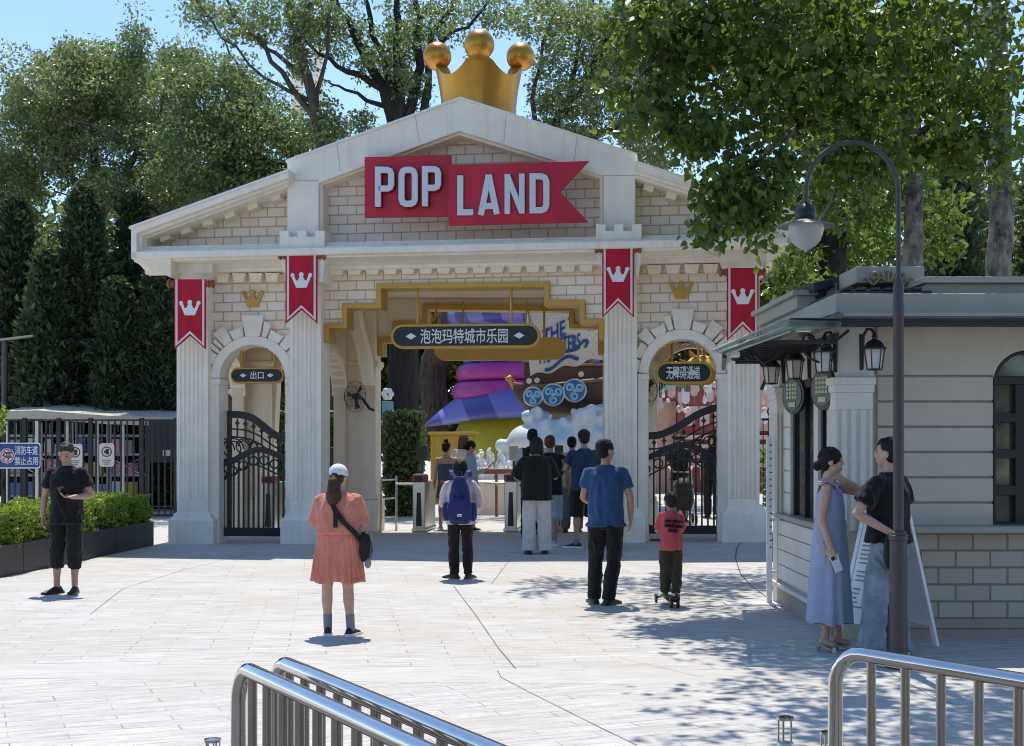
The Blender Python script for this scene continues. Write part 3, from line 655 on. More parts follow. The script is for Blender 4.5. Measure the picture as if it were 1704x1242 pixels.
# iron gate leaves
def iron_gate(label, top, low, rail2, u0, u1, vb, d, hinge):
    X0 = g(u0, vb, d)[0]; t = empty('iron_gate', gworld(X0, d, 0), label, 'gate', 'wrought iron gates in the side arches', rz=-TH)
    def q(pts): return [(x-X0, z) for x, z in gp(pts, d)]
    def interp(c, u):
        for (a, b_), (e_, f_) in zip(c[:-1], c[1:]):
            if a <= u <= e_: k = (u-a)/(e_-a); return b_+(f_-b_)*k
        return c[0][1] if u < c[0][0] else c[-1][1]
    def sm(c, n=24):
        us = [c[0][0]+(c[-1][0]-c[0][0])*i/n for i in range(n+1)]; vs = [interp(c, u) for u in us]
        for _ in range(2): vs = [vs[0]]+[(vs[i-1]+vs[i]*2+vs[i+1])/4 for i in range(1, n)]+[vs[-1]]
        return list(zip(us, vs))
    T, L = sm(top), sm(low)
    f = MB(); stroke(f, q(T), .12, -.03, .03)
    ah = hinge; f.box(*sorted((q([(ah-3.5, vb)])[0][0], q([(ah+3.5, vb)])[0][0])), -.032, .032, q([(ah, vb)])[0][1], q([(ah, interp(T, ah)-3)])[0][1])
    f.box(q([(u0, vb)])[0][0], q([(u1, vb)])[0][0], -.031, .031, q([(u0, vb)])[0][1], q([(u0, vb-14)])[0][1])
    f.build('frame', M_IRON, t, bevel=.006)
    a = MB(); stroke(a, q(L), .10, -.035, .035); a.build('arched_rail', M_IRON, t)
    r2 = sm(rail2)
    for k in (0, 13): stroke(MB(), q([(u, v+k) for u, v in r2]), .028, -.012, .012).build('rail', M_IRON, t)
    r = MB()
    low2 = [(u, v+16) for u, v in L]; stroke(r, q([(u, max(v, interp(L, u)+2)) for u, v in sm([(low2[0][0], low2[0][1]+16), ((u0+u1)/2, low2[len(low2)//2][1]+4), (low2[-1][0], low2[-1][1]+16)])]), .026, -.012, .012)
    r.build('rail', M_IRON, t)
    bars = MB(); nb = 14
    for i in range(nb+1):
        u = u0+4+(u1-u0-8)*i/nb; v1 = interp(L, u)+1
        (x, z0), (_, z1) = q([(u, vb-12), (u, v1)]); bars.box(x-.015, x+.015, -.015, .015, z0, z1)
    bars.build('bars', M_IRON, t)
    nb = 9
    for i in range(nb):
        u = u0+8+(u1-u0-16)*i/(nb-1); vt, v0 = interp(r2, u)-9, interp(r2, u)+13
        if vt < interp(T, u)+7: continue
        (x, za), (_, zb) = q([(u, v0), (u, vt)])
        if interp(L, u) < v0: za = q([(u, min(v0, interp(L, u)))])[0][1]
        sp_ = MB(); sp_.box(x-.012, x+.012, -.012, .012, za, zb)
        sp_.prism([(x-.012, zb-.02), (x-.045, zb+.02), (x-.02, zb+.035), (x, zb+.10), (x+.02, zb+.035), (x+.045, zb+.02), (x+.012, zb-.02)], -.014, .014)
        sp_.build('spear_finial', M_IRON, t)
    sc = MB()
    for i in range(7):
        u = u0+10+(u1-u0-20)*i/6; lo, hi = interp(L, u), interp(r2, u)+13
        x, z = q([(u, lo+17)])[0]; rr = .075
        sc.tube([(x+rr*math.cos(R(a)), 0, z+rr*math.sin(R(a))) for a in range(0, 361, 30)], .014, 6)
        if lo-hi > 6:
            x, z = q([(u, (lo+hi)/2)])[0]; rr = max(.03, (lo-hi)*.0048)
            sc.tube([(x+rr*math.cos(R(a))*(1-a/1400), 0, z+rr*math.sin(R(a))*(1-a/1400)) for a in range(0, 541, 30)], .013, 6)
    sc.build('scrolls', M_IRON, t, smooth=60)
    return t
iron_gate('black wrought iron gate leaf sweeping down under the exit arch', [(378, 690), (400, 690), (420, 695), (445, 715), (458, 725), (484, 733)], [(358, 775), (385, 769), (412, 754), (430, 747), (450, 752), (470, 762), (484, 768)],
          [(385, 714), (410, 716), (430, 724), (450, 739), (462, 747), (484, 752)], 360, 484, 892, .45, 382)
iron_gate('black wrought iron gate leaf sweeping up under the accessible passage arch', [(1064, 726), (1098, 725), (1130, 710), (1160, 690), (1185, 680), (1212, 675)], [(1064, 768), (1090, 757), (1115, 745), (1135, 739), (1158, 745), (1180, 757), (1212, 768)],
          [(1064, 748), (1098, 747), (1125, 738), (1150, 722), (1180, 706), (1212, 698)], 1064, 1212, 888, .45, 1068)

# ---------------------------------------------------------------- foliage
def leaf_mat(name, cols, tr=.35, trcol=(.30, .42, .05), rough=.45, spec=.4):
    m, t, b = newmat(name); ge = N(t, 'NewGeometry')
    c = ramp(t, ge.outputs['Random Per Island'], [(i/(len(cols)-1), k) for i, k in enumerate(cols)])
    t.links.new(c, b.inputs['Base Color']); b.inputs['Roughness'].default_value = rough; b.inputs['Specular IOR Level'].default_value = spec
    tl = N(t, 'BsdfTranslucent'); t.links.new(mix(t, .65, c, trcol), tl.inputs['Color'])
    ms = N(t, 'MixShader'); ms.inputs[0].default_value = tr; t.links.new(b.outputs[0], ms.inputs[1]); t.links.new(tl.outputs[0], ms.inputs[2])
    t.links.new(ms.outputs[0], t.nodes['Material Output'].inputs[0]); MATS[name] = m; return m
LF_OLIVE = leaf_mat('olive_leaf', [(.055, .090, .030), (.10, .15, .050), (.155, .205, .075), (.25, .28, .13), (.37, .37, .21)], .45, (.36, .44, .13), .30, .8)
LF_DARK = leaf_mat('dark_leaf', [(.045, .078, .030), (.080, .125, .045), (.13, .180, .068), (.25, .28, .14)], .45, (.32, .42, .12), .32, .8)
LF_POP = leaf_mat('poplar_leaf', [(.024, .055, .016), (.038, .080, .020), (.068, .120, .028), (.16, .21, .05)], .40, (.32, .44, .05), .36, .5)
LF_BRIGHT = leaf_mat('bright_leaf', [(.045, .085, .014), (.075, .13, .022), (.12, .19, .035)], .40, (.30, .42, .05), .40)
LF_HEDGE = leaf_mat('hedge_leaf', [(.10, .17, .02), (.16, .26, .03), (.22, .33, .04), (.28, .36, .06)], .4, (.42, .55, .06), .35, .5)
LF_CYP = leaf_mat('cypress_needle', [(.026, .048, .030), (.040, .068, .038), (.068, .100, .048), (.14, .16, .06)], .32, (.20, .26, .08), .5, .35)
LF_FAR = leaf_mat('far_leaf', [(.05, .08, .02), (.09, .125, .03), (.15, .18, .05), (.20, .20, .07)], .4, (.30, .34, .06), .45)
def bark_mat(name, c0, c1, stretch=(9, 9, 1.6)):
    m, t, b = newmat(name); mp = N(t, 'Mapping'); mp.inputs['Scale'].default_value = stretch; t.links.new(N(t, 'TexCoord').outputs['Object'], mp.inputs[0])
    n1 = N(t, 'TexNoise', i_Scale=1.6, i_Detail=8.0, i_Roughness=.7); t.links.new(mp.outputs[0], n1.inputs['Vector'])
    t.links.new(ramp(t, n1.outputs[0], [(.38, c0), (.62, c1)]), b.inputs['Base Color']); b.inputs['Roughness'].default_value = .9
    bump(t, b, n1.outputs[0], .9, .03); MATS[name] = m; return m
BARK = bark_mat('grey_bark', (.030, .024, .018), (.11, .09, .07)); BARKW = bark_mat('pale_bark', (.05, .042, .034), (.30, .27, .23), (6, 6, 3))
BARKD = bark_mat('dark_bark', (.010, .009, .008), (.035, .03, .026))

def leaf_object(name, C, D, L, Wd, m, parent, rng, fold=.25, heart=False):
    """C centres (n,3), D long-axis directions (n,3); every leaf a folded blade of its own"""
    n = len(C); D = D/np.maximum(1e-6, np.linalg.norm(D, axis=1))[:, None]
    q = rng.normal(size=(n, 3)); B = np.cross(D, q); B /= np.maximum(1e-6, np.linalg.norm(B, axis=1))[:, None]; Nn = np.cross(B, D)
    k = rng.uniform(.5, 1.4, n)[:, None]; l = L*k; w_ = Wd*k
    if not heart:
        V = np.stack([C-D*l*.5, C+B*w_*.5+Nn*w_*fold, C+D*l*.5, C-B*w_*.5+Nn*w_*fold], 1); nv = 4; F_ = [(0, 1, 2), (0, 2, 3)]
    else:
        V = np.stack([C-D*l*.42, C-D*l*.22+B*w_*.5+Nn*w_*fold, C+D*l*.12+B*w_*.36+Nn*w_*fold*.7, C+D*l*.58-Nn*w_*.12, C+D*l*.12-B*w_*.36+Nn*w_*fold*.7, C-D*l*.22-B*w_*.5+Nn*w_*fold], 1); nv = 6; F_ = [(0, 1, 2, 3), (0, 3, 4, 5)]
    me = bpy.data.meshes.new(name); nf = len(F_); nl = len(F_[0])
    me.vertices.add(n*nv); me.vertices.foreach_set('co', V.reshape(-1).astype(np.float32))
    idx = (np.array(F_)[None]+np.arange(n)[:, None, None]*nv).reshape(-1)
    me.loops.add(len(idx)); me.loops.foreach_set('vertex_index', idx.astype(np.int32))
    me.polygons.add(n*nf); me.polygons.foreach_set('loop_start', (np.arange(n*nf)*nl).astype(np.int32)); me.polygons.foreach_set('loop_total', np.full(n*nf, nl, np.int32))
    me.update(calc_edges=True); me.materials.append(m)
    o = bpy.data.objects.new(name, me); COL.objects.link(o); o.parent = parent; return o
def clusters(cent, per, rad, rng, hang=.0, out=None, flat=.75):
    """leaf centres and directions scattered round cluster centres"""
    n = len(cent)*per; q = rng.normal(size=(n, 3)); q /= np.linalg.norm(q, axis=1)[:, None]
    r = rng.uniform(.15, 1, n)[:, None]**.6; sc = np.repeat(rng.uniform(.6, 1.25, len(cent)), per)[:, None]
    Cn = np.repeat(cent, per, 0)+q*r*rad*sc*np.array([1, 1, flat]); D = q*.6+rng.normal(size=(n, 3))*.7; D[:, 2] -= hang
    return Cn, D
def P2(u, v, y): p = P(u, v, y); return np.array([p.x, p.y, p.z])
def tree(name, label, base, limbs, blobs, leaf, per=34, rad=.5, L=.12, Wd=.07, seed=1, bark=None, hang=.15, heart=False, cat='tree', group=None, twig=.016, hollow=.35):
    """limbs: pixel polylines [(u,v,Y,r)...]; blobs: (u,v,Y, radius_u px, radius_v px, depth m, clusters)"""
    rng = np.random.default_rng(seed); root = empty(name, base, label, cat, group); B0 = Vector(base)
    m = MB(); nodes = []
    for lb in limbs:
        pts = [P(u, v, y) for u, v, y, r in lb]; rs = [r for *_, r in lb]; fp, fr = [], []
        for i in range(len(pts)-1):
            for k in range(4):
                t = k/4; p = pts[i].lerp(pts[i+1], t); j = (pts[i+1]-pts[i]).length*(.012 if rs[i] > .12 else .035)
                if k: p = p+Vector(rng.normal(0, j, 3))
                fp.append(p); fr.append(rs[i]+(rs[i+1]-rs[i])*t)
        fp.append(pts[-1]); fr.append(rs[-1])
        m.tube([p-B0 for p in fp], fr, 8); nodes += list(zip(fp, fr))
    NP = np.array([p for p, r in nodes]); cent = []
    for (u, v, y, ru, rv, dep, n) in blobs:
        s = y/F; c0 = P2(u, v, y)
        q = rng.normal(size=(n, 3)); q /= np.linalg.norm(q, axis=1)[:, None]; r = rng.uniform(hollow, 1.0, n)[:, None]**.55
        cent.append(c0+q*r*np.array([ru*s, dep, rv*s])*(1+.16*rng.normal(size=(n, 1))))
    cent = np.concatenate(cent); order = np.argsort(((cent[:, None]-NP[None, ::3])**2).sum(2).min(1)); cent = cent[order]
    pool = NP.copy(); prad = np.array([r for p, r in nodes])
    for i, c in enumerate(cent):
        d = ((pool-c)**2).sum(1)+np.maximum(0, pool[:, 2]-c[2])**2*2; k = int(d.argmin()); p = pool[k]; ln = math.sqrt(max(1e-6, ((p-c)**2).sum()))
        r0 = min(prad[k]*.8, twig*(.7+ln*.45)); mid = (p+c)/2+rng.normal(0, .07*ln, 3)+np.array([0, 0, .05*ln])
        m.tube([Vector(p)-B0, Vector(mid)-B0, Vector(c)-B0], [r0, r0*.7, r0*.3], 5, cap=False)
        if ln > .3: pool = np.vstack([pool, mid[None], c[None]]); prad = np.append(prad, [r0*.75, r0*.4])
    m.build('trunk', bark or BARK, root, smooth=180, normals=False)
    C, D = clusters(cent, per, rad, rng, hang); C = C-np.array(B0)
    leaf_object('crown', C, D, L, Wd, leaf, root, rng, heart=heart)
    return root
def conifer(label, u, vb, vt, y, wpx, seed, group, name='cypress_tree', n=900, mat_=None):
    rng = np.random.default_rng(seed); b = P(u, vb, y); b.z = 0; top = pz(vt, y); H = top; Rm = wpx*y/F/2
    root = empty(name, b, label, 'tree', group)
    m = MB(); m.tube([(0, 0, 0), (.03, 0, H*.5), (0, 0, H*.97)], [.16, .10, .02], 8)
    C, D = [], []
    for i in range(n):
        t = rng.uniform(.02, 1)**.85; a = rng.uniform(0, 2*math.pi); lobe = .78+.22*math.sin(a*3+seed+t*5)+.14*math.sin(a*5+t*11); r = Rm*(1-t)**.62*rng.uniform(.35, 1.22)*lobe+.05
        z0 = H*t; tip = np.array([r*math.cos(a), r*math.sin(a), z0+r*.25]); st = np.array([0, 0, z0-r*.35])
        if i % 4 == 0: m.tube([Vector(st), Vector(st*.4+tip*.6+np.array([0, 0, -.08])), Vector(tip)], [.03, .02, .006], 5, cap=False)
        k = 26; s_ = rng.uniform(.35, 1.05, k)[:, None]; c = st+(tip-st)*s_+rng.normal(size=(k, 3))*.13*np.array([1, 1, .6])*(1.2-s_*.6)
        C.append(c); D.append((tip-st)/max(.01, np.linalg.norm(tip-st))+rng.normal(size=(k, 3))*.55+np.array([0, 0, .2]))
    m.build('trunk', BARKD, root, smooth=180)
    leaf_object('crown', np.concatenate(C), np.concatenate(D), .20, .075, mat_ or LF_CYP, root, rng)
    return root
def bush(name, label, x0, x1, y0, y1, z0, z1, n, L, Wd, leaf, seed, loc=(0, 0, 0), rz=0, group=None, cat='hedge', rounded=True, parent=None, dens_top=.5, pname='leaves'):
    rng = np.random.default_rng(seed); root = parent or empty(name, loc, label, cat, group, rz)
    q = rng.uniform(-1, 1, (n, 3)); face = rng.integers(0, 3, n); sg = rng.choice([-1, 1], n); dep = 1-np.abs(rng.normal(0, .13, n))
    for k in range(3): q[face == k, k] = (sg*dep)[face == k]
    q[:, 2] = np.where((q[:, 2] < -.7) & (rng.random(n) < dens_top), rng.uniform(-.2, 1, n), q[:, 2])
    c = np.array([(x0+x1)/2, (y0+y1)/2, (z0+z1)/2]); h = np.array([(x1-x0)/2, (y1-y0)/2, (z1-z0)/2])
    pts = c+q*h; 
    bumpy = np.array([noise.noise(Vector(p)*2.3)*.13+noise.noise(Vector(p)*6)*.07 for p in pts])[:, None]
    pts = pts+q*bumpy*.8
    D = q*.5+rng.normal(size=(n, 3))*.6+np.array([0, 0, .5])
    leaf_object(pname, pts, D, L, Wd, leaf, root, rng)
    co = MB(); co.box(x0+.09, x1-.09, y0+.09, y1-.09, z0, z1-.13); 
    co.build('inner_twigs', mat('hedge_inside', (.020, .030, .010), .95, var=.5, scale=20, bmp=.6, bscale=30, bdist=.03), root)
    return root

# ---------------------------------------------------------------- ticket kiosk
M_KW = mat('kiosk_white', (.64, .61, .54), .6, var=.05, scale=3, bmp=.2, bscale=90, stain=.1, streak=.15)
M_KS = mat('kiosk_siding', (.52, .46, .37), .65, var=.06, scale=3, bmp=.2, bscale=70, stain=.08)
M_KG = mat('kiosk_grey_green', (.34, .325, .265), .6, var=.06, scale=3, bmp=.15, stain=.12)
M_KBR = brick_mat('kiosk_brick', .305, .150, 0, [(.46, .37, .27), (.46, .43, .35), (.43, .38, .30), (.48, .42, .33), (.41, .42, .36)], (.25, .195, .145), .065, off=(.05, -.018))
M_TAN = mat('kiosk_plinth', (.34, .29, .23), .8, var=.1, bmp=.3)
M_WIN = mat('dark_window', (.010, .013, .016), .08, var=.2, bmp=0, spec=.6)
M_GREEN = sheet_glass('green_glass', (.60, .68, .64), .3, .12)
kx0, kyf = px(1390, 12.05), 12.05
kiosk = empty('ticket_kiosk', (3.2, 12.3, 0), 'white and tan ticket kiosk with fluted corner pilaster and flat grey roof edge', 'kiosk')
KO = Vector((3.2, 12.3, 0))
def kb(name, m, *boxes, bevel=.006, parent=None):
    s = MB()
    for b in boxes: s.box(*b)
    for i, v in enumerate(s.v): s.v[i] = tuple(Vector(v)-KO)
    return s.build(name, m, parent or kiosk, bevel=bevel)
def kprism(name, m, poly, y0, y1, bevel=.006, parent=None):
    return MB().prism([(x-KO.x, z) for x, z in poly], y0-KO.y, y1-KO.y).build(name, m, parent or kiosk, bevel=bevel)
XR = 8.2; yS = 12.28
def kxz(u, v, y): return (px(u, y), pz(v, y))
# front wall behind the boards, with the arched window opening cut out
ua, uc, wr = px(1652, yS), px(1708, yS), px(1708, yS)-px(1652, yS); zsill, zspr = pz(880, yS), pz(640, yS)
arc_ = [(uc+wr*math.cos(R(a)), zspr+wr*math.sin(R(a))) for a in range(0, 181, 10)]
kprism('front_wall', M_KS, [(2.98, zsill), (uc-wr, zsill)]+[(x, z) for x, z in arc_[::-1]]+[(uc+wr, zsill), (XR, zsill), (XR, 2.86), (2.98, 2.86)], yS+.02, yS+.2, bevel=0)
zb = [pz(v, yS) for v in (878, 836.5, 794.5, 752.5, 710.5, 668.5, 626)]
for i in range(6):
    kb('board', M_KS, (px(1459, yS), uc-wr-.004, yS-.02, yS+.019, zb[i]+.009, zb[i+1]-.009), bevel=.008)
    kb('board', M_KS, (uc+wr+.004, XR, yS-.02, yS+.019, zb[i]+.009, zb[i+1]-.009), bevel=.008)
zt = pz(543, yS)
kprism('upper_board', M_KS, [(px(1459, yS), zb[6]+.009), (uc-wr-.004, zb[6]+.009)]+[(uc+(wr+.004)*math.cos(R(a)), zspr+(wr+.004)*math.sin(R(a))) for a in range(170, 9, -10)]+[(uc+wr+.004, zb[6]+.009), (XR, zb[6]+.009), (XR, 2.80), (px(1459, yS), 2.80)], yS-.018, yS+.019)
wd = kb('window', M_BLACK, (uc-wr, uc-wr+.03, yS-.01, yS+.12, zsill, zspr), (uc+wr-.03, uc+wr, yS-.01, yS+.12, zsill, zspr), (uc-.10, uc-.04+.02, yS-.009, yS+.12, zsill, zspr), bevel=.004)
kprism('window_frame', M_BLACK, [(uc+wr*math.cos(R(a)), zspr+wr*math.sin(R(a))) for a in range(0, 181, 10)]+[(uc+(wr-.03)*math.cos(R(a)), zspr+(wr-.03)*math.sin(R(a))) for a in range(180, -1, -10)], yS-.008, yS+.12, parent=wd)
for v0, v1 in ((640, 626), (703, 687), (763, 748), (825, 808), (881, 869)):
    kb('glazing_bar', M_BLACK, (uc-wr+.03, uc+wr-.03, yS-.007, yS+.1, pz(v0, yS), pz(v1, yS)), parent=wd)
M_PANE = mat('painted_reflection', (.075, .085, .065), .06, var=.8, scale=5, bmp=0, spec=.8)  # reflected and interior tones painted into the pane colour as mottling
kprism('pane', M_PANE, [(uc-wr, zsill), (uc+wr, zsill)]+[(uc+wr*math.cos(R(a)), zspr+wr*math.sin(R(a))) for a in range(0, 181, 15)], yS+.07, yS+.09, parent=wd, bevel=0)
kb('room_back', M_TAN, (uc-1.2, uc+1.2, yS+.21, yS+1.4, .5, 2.7), bevel=0)
kb('window_sill', M_KG, (px(1445, 12.0), XR, 12.0, yS+.15, pz(888, 12.0), pz(876.5, 12.0)), bevel=.008)
kb('brick_base', M_KBR, (2.96, XR, yS-.09, yS+.2, .17, pz(888, 12.0)-.001), bevel=0)
kb('plinth', M_TAN, (2.94, XR, yS-.13, yS+.2, .085, .169)); kb('plinth_foot', M_TAN, (2.95, XR, yS-.11, yS+.2, -.02, .084))
# corner pilaster
def kpil(x0, x1, y0, y1, zb_, zc, ztop, n=4, side=True):
    sh = MB(); w_ = x1-x0; poly = [(x0, y1)]
    if side:
        p = (y1-y0)/n
        for i in range(n):
            a = y1-p*i; poly += [(x0, a-p*.25), (x0+.018, a-p*.33), (x0+.018, a-p*.67), (x0, a-p*.75)]
    poly.append((x0, y0)); p = w_/n
    for i in range(n):
        a = x0+p*i; poly += [(a+p*.25, y0), (a+p*.33, y0+.018), (a+p*.67, y0+.018), (a+p*.75, y0)]
    poly += [(x1, y0), (x1, y1)]
    sh.column([(a-KO.x, b-KO.y) for a, b in poly], zb_, zc-.28); o = sh.build('pilaster', M_KW, kiosk)
    kb('capital', M_KW, (x0-.004, x1+.004, y0-.004, y1, zc-.281, zc-.13), (x0-.016, x1+.016, y0-.016, y1, zc-.131, zc-.065), (x0-.028, x1+.028, y0-.028, y1, zc-.066, zc), parent=o, bevel=.008)
    kb('pier_head', M_KW, (x0+.03, x1+.02, y0+.03, y1, zc, ztop), parent=o, bevel=.012)
kpil(kx0, px(1452, kyf), kyf, yS+.1, .95, pz(628, kyf), 2.83)
kb('pilaster_foot', M_KS, (kx0+.03, px(1450, kyf), kyf+.02, yS+.1, -.02, .95))
kpil(2.80, 2.96, 14.62, 15.05, .95, 2.30, 2.83)
# ticket window side
xw = 2.90
kb('side_wall', M_KW, (xw, xw+.15, 12.4, 15.0, 2.34, 2.84), bevel=0)
kb('side_jamb', M_KW, *[(xw-.03, xw+.1, 14.27, 14.61, .97+.2285*i, .97+.2285*i+.215) for i in range(6)]); kb('jamb_core', M_KS, (xw-.015, xw+.09, 14.28, 14.6, .97, 2.34))
kb('mullion', M_KW, (xw-.03, xw+.1, 12.98, 13.16, .97, 2.34))
for y0, y1 in ((13.16, 14.27), (12.39, 12.98)):
    wn = kb('ticket_window', M_BLACK, (xw, xw+.06, y0, y0+.06, .97, 2.34), (xw, xw+.06, y1-.06, y1, .97, 2.34), (xw, xw+.06, (y0+y1)/2-.025, (y0+y1)/2+.025, .97, 2.34), (xw+.001, xw+.06, y0, y1, 2.26, 2.34))
    kb('pane', M_WIN, (xw+.03, xw+.04, y0+.05, y1-.05, .97, 2.3), parent=wn, bevel=0)
kb('counter', M_KG, (2.79, xw+.1, 12.10, 14.99, .925, .97), bevel=.01)
kb('side_base', M_KS, (2.86, xw+.1, 12.45, 14.9, .0, .924), bevel=0)
kb('side_board', M_KW, *[(2.835, 2.858, 12.5, 14.72, .27+.158*i, .27+.158*i+.150) for i in range(4)], bevel=.004)
kb('side_post', M_KW, (2.822, 2.95, 14.73, 14.95, .0, .924)); kb('side_post', M_KW, (2.824, 2.95, 12.33, 12.49, .0, .924))
kb('ledge', M_KW, (2.79, 2.9, 12.2, 14.98, .19, .235)); kb('side_plinth', M_TAN, (2.825, 2.9, 12.25, 14.95, -.02, .188))
# roof: gutter, fascia, parapet
kb('gutter', M_BLACK, (px(1312, 11.75), XR, 11.70, 11.80, 2.705, 2.755), (px(1312, 11.75), XR, 11.68, 11.72, 2.757, 2.775), bevel=.01)
kb('roof_soffit', M_KS, (2.83, XR, 11.81, 15.3, 2.80, 2.83), bevel=0)
kb('fascia', M_KG, (2.77, XR, 11.84, 15.4, 2.76, 3.0), bevel=.012)
kb('roof_tiles', M_DARK, (2.82, 3.62, 11.9, 15.3, 3.001, 3.03), *[(2.85+.12*i, 2.93+.12*i, 11.88, 15.3, 3.031, 3.055) for i in range(6)])
kb('parapet', M_KG, (3.60, XR, 12.0, 15.4, 3.0, 3.10), (3.56, XR, 11.93, 15.4, 3.101, 3.155)); kb('parapet', M_KG, (2.72, XR, 13.2, 15.4, 3.001, 3.12), (2.67, XR, 13.15, 15.45, 3.121, 3.17))
for i in range(9): kb('roof_bracket', M_KS, (3.5+.52*i, 3.62+.52*i, 11.9, 12.25, 2.76, 2.799))
for i in range(5): kb('roof_step', M_KG, (2.70+.05*i, 2.9+.05*i, 14.2-.25*i, 14.5-.25*i, 3.171, 3.2+.01*i))
cr = kb('crest', M_KG, (px(1422, 12.5), px(1536, 12.5), 12.45, 13.1, 3.156, pz(444, 12.5)), bevel=.015)
def scroll(pts, r): return pts
sc = MB(); xm = px(1478, 12.43)-KO.x; zc = pz(460, 12.43)
for s_ in (-1, 1):
    sc.tube([(xm+s_*(.03+.20*t), 12.43-KO.y, zc-.045+.03*math.sin(t*9)) for t in [i/12 for i in range(13)]], [.014*(1-.5*i/12) for i in range(13)], 6)
    sc.tube([(xm+s_*(.12+.035*math.cos(R(a))*(1-a/900)), 12.43-KO.y, zc+.005+.035*math.sin(R(a))*(1-a/900)) for a in range(-90, 500, 30)], .010, 6)
    sc.tube([(xm+s_*.02, 12.43-KO.y, zc-.05), (xm+s_*.05, 12.43-KO.y, zc+.03), (xm+s_*.03, 12.43-KO.y, zc+.055)], [.012, .018, .004], 6)
sc.tube([(xm, 12.43-KO.y, zc-.05), (xm, 12.43-KO.y, zc+.06)], [.02, .006], 6)
sc.build('gold_scroll', mat('faded_gold', (.34, .25, .10), .6, bmp=.2), cr, smooth=60)
# glass canopy over the ticket windows
cano = empty('glass_canopy', (2.75, 13.4, 2.7), 'greenish glass awning with black slats over the ticket windows of the kiosk', 'awning')
CO = Vector((2.75, 13.4, 2.7))
def cb(name, m, *boxes, bevel=.004):
    s = MB()
    for b in boxes: s.box(*b)
    for i, v in enumerate(s.v): s.v[i] = tuple(Vector(v)-CO)
    return s.build(name, m, cano, bevel=bevel)
gl = MB(); gl.loft([[Vector(p)-CO for p in ((1.78+(y-11.7)*.15, y, 2.47+.02*(y-11.7)), (2.78, y, 2.815), (2.78, y, 2.835), (1.78+(y-11.7)*.15, y, 2.49+.02*(y-11.7)))] for y in (11.72, 15.2)]); gl.build('glass', M_GREEN, cano)
for i in range(11): cb('slat', M_BLACK, (1.95+.047*i, 2.80, 11.86+.31*i, 11.89+.31*i, 2.565, 2.60))
eb = MB(); eb.loft([[Vector(p)-CO for p in ((1.78+(y-11.7)*.15, y, 2.435+.02*(y-11.7)), (1.82+(y-11.7)*.15, y, 2.435+.02*(y-11.7)), (1.82+(y-11.7)*.15, y, 2.469+.02*(y-11.7)), (1.78+(y-11.7)*.15, y, 2.469+.02*(y-11.7)))] for y in (11.72, 15.2)]); eb.build('edge_beam', M_BLACK, cano); cb('edge_beam', M_BLACK, (2.76, 2.80, 11.82, 15.2, 2.60, 2.66))
fe = MB(); pts = [(px(u, 11.7), pz(v, 11.7)) for u, v in ((1184, 584), (1206, 591), (1312, 553), (1398, 546), (1398, 536), (1312, 532), (1290, 538))]
fe.prism([(x-CO.x, z-CO.z) for x, z in pts], 11.66-CO.y, 11.70-CO.y); fe.build('front_glass', M_GREEN, cano, bevel=.004)
fr = MB()
for a, b in ((pts[0], pts[6]), (pts[1], pts[2]), (((pts[0][0]+pts[1][0])/2, (pts[0][1]+pts[1][1])/2), ((pts[6][0]+pts[2][0])/2, (pts[6][1]+pts[2][1])/2))):
    fr.tube([(a[0]-CO.x, 11.64-CO.y, a[1]-CO.z), (b[0]-CO.x, 11.64-CO.y, b[1]-CO.z)], .009, 6)
fr.build('glazing_bars', M_BRUSH, cano)
def scroll_bracket(u, v, y, s, flip, label):
    c = P(u, v, y); t = empty('scroll_bracket', c, label, 'bracket', 'scroll brackets under the kiosk canopy')
    k = MB(); pts = [(flip*s*(.18*math.cos(R(a))*(1-a/700)), 0, s*.18*math.sin(R(a))*(1-a/700)) for a in range(0, 451, 30)][::-1]
    e = Vector(pts[-1]); pts += [(e.x+flip*s*.25, 0, e.z-s*.22), (e.x+flip*s*.6, 0, e.z-s*.05), (e.x+flip*s*1.0, 0, e.z+s*.28)]
    k.tube(pts, .014*(.6+s), 7); k.build('scroll', M_IRON, t, smooth=60); return t
scroll_bracket(1248, 593, 12.3, .28, 1, 'small black iron scroll under the outer edge of the glass awning')
scroll_bracket(1344, 566, 11.9, .30, 1, 'larger black iron scroll under the awning beside the corner pilaster')
scroll_bracket(1381, 596, 11.95, .20, -1, 'black iron curl low on the side of the fluted corner pilaster')
# wall lanterns
def lantern(x, y, z, label, back=(1, 0)):
    t = empty('wall_lantern', (x, y, z), label, 'lantern', 'black carriage lanterns on the kiosk', rz=rnd.uniform(-.1, .1))
    fr = MB()
    fr.lathe([(.062, -.15), (.066, -.15), (.066, -.138), (.062, -.138)], n=6); fr.lathe([(.01, -.155), (.06, -.15), (.06, -.14), (.01, -.135)], n=6)
    for i in range(6):
        a = i*math.pi/3; fr.tube([(.062*math.cos(a), .062*math.sin(a), -.145), (.086*math.cos(a), .086*math.sin(a), .03)], .0055, 5)
    fr.build('cage', M_IRON, t)
    MB().lathe([(.056, -.136), (.080, .028)], n=6).build('glass', M_MILK, t)
    MB().lathe([(.102, .028), (.104, .04), (.085, .055), (.07, .085), (.045, .105), (.02, .115), (.02, .13), (.028, .14), (.012, .16), (.004, .185)], n=12).build('roof', M_IRON, t, smooth=50)
    br = MB(); bx, by = back
    br.tube([(0, 0, .15), (bx*.03, by*.03, .20), (bx*.09, by*.09, .21), (bx*.14, by*.14, .16), (bx*.16, by*.16, .12)], .013, 7)
    br.tube([(bx*.16, by*.16, .17), (bx*.165, by*.165, -.14)], [.025, .018], 8); br.build('bracket', M_IRON, t, smooth=60)
lantern(2.70, 14.40, 2.47, 'black lantern on the far pilaster of the kiosk, next to the gate column', (.8, .2))
lantern(2.70, 13.20, 2.47, 'black lantern between the two oval ticket signs under the awning', (.9, .1))
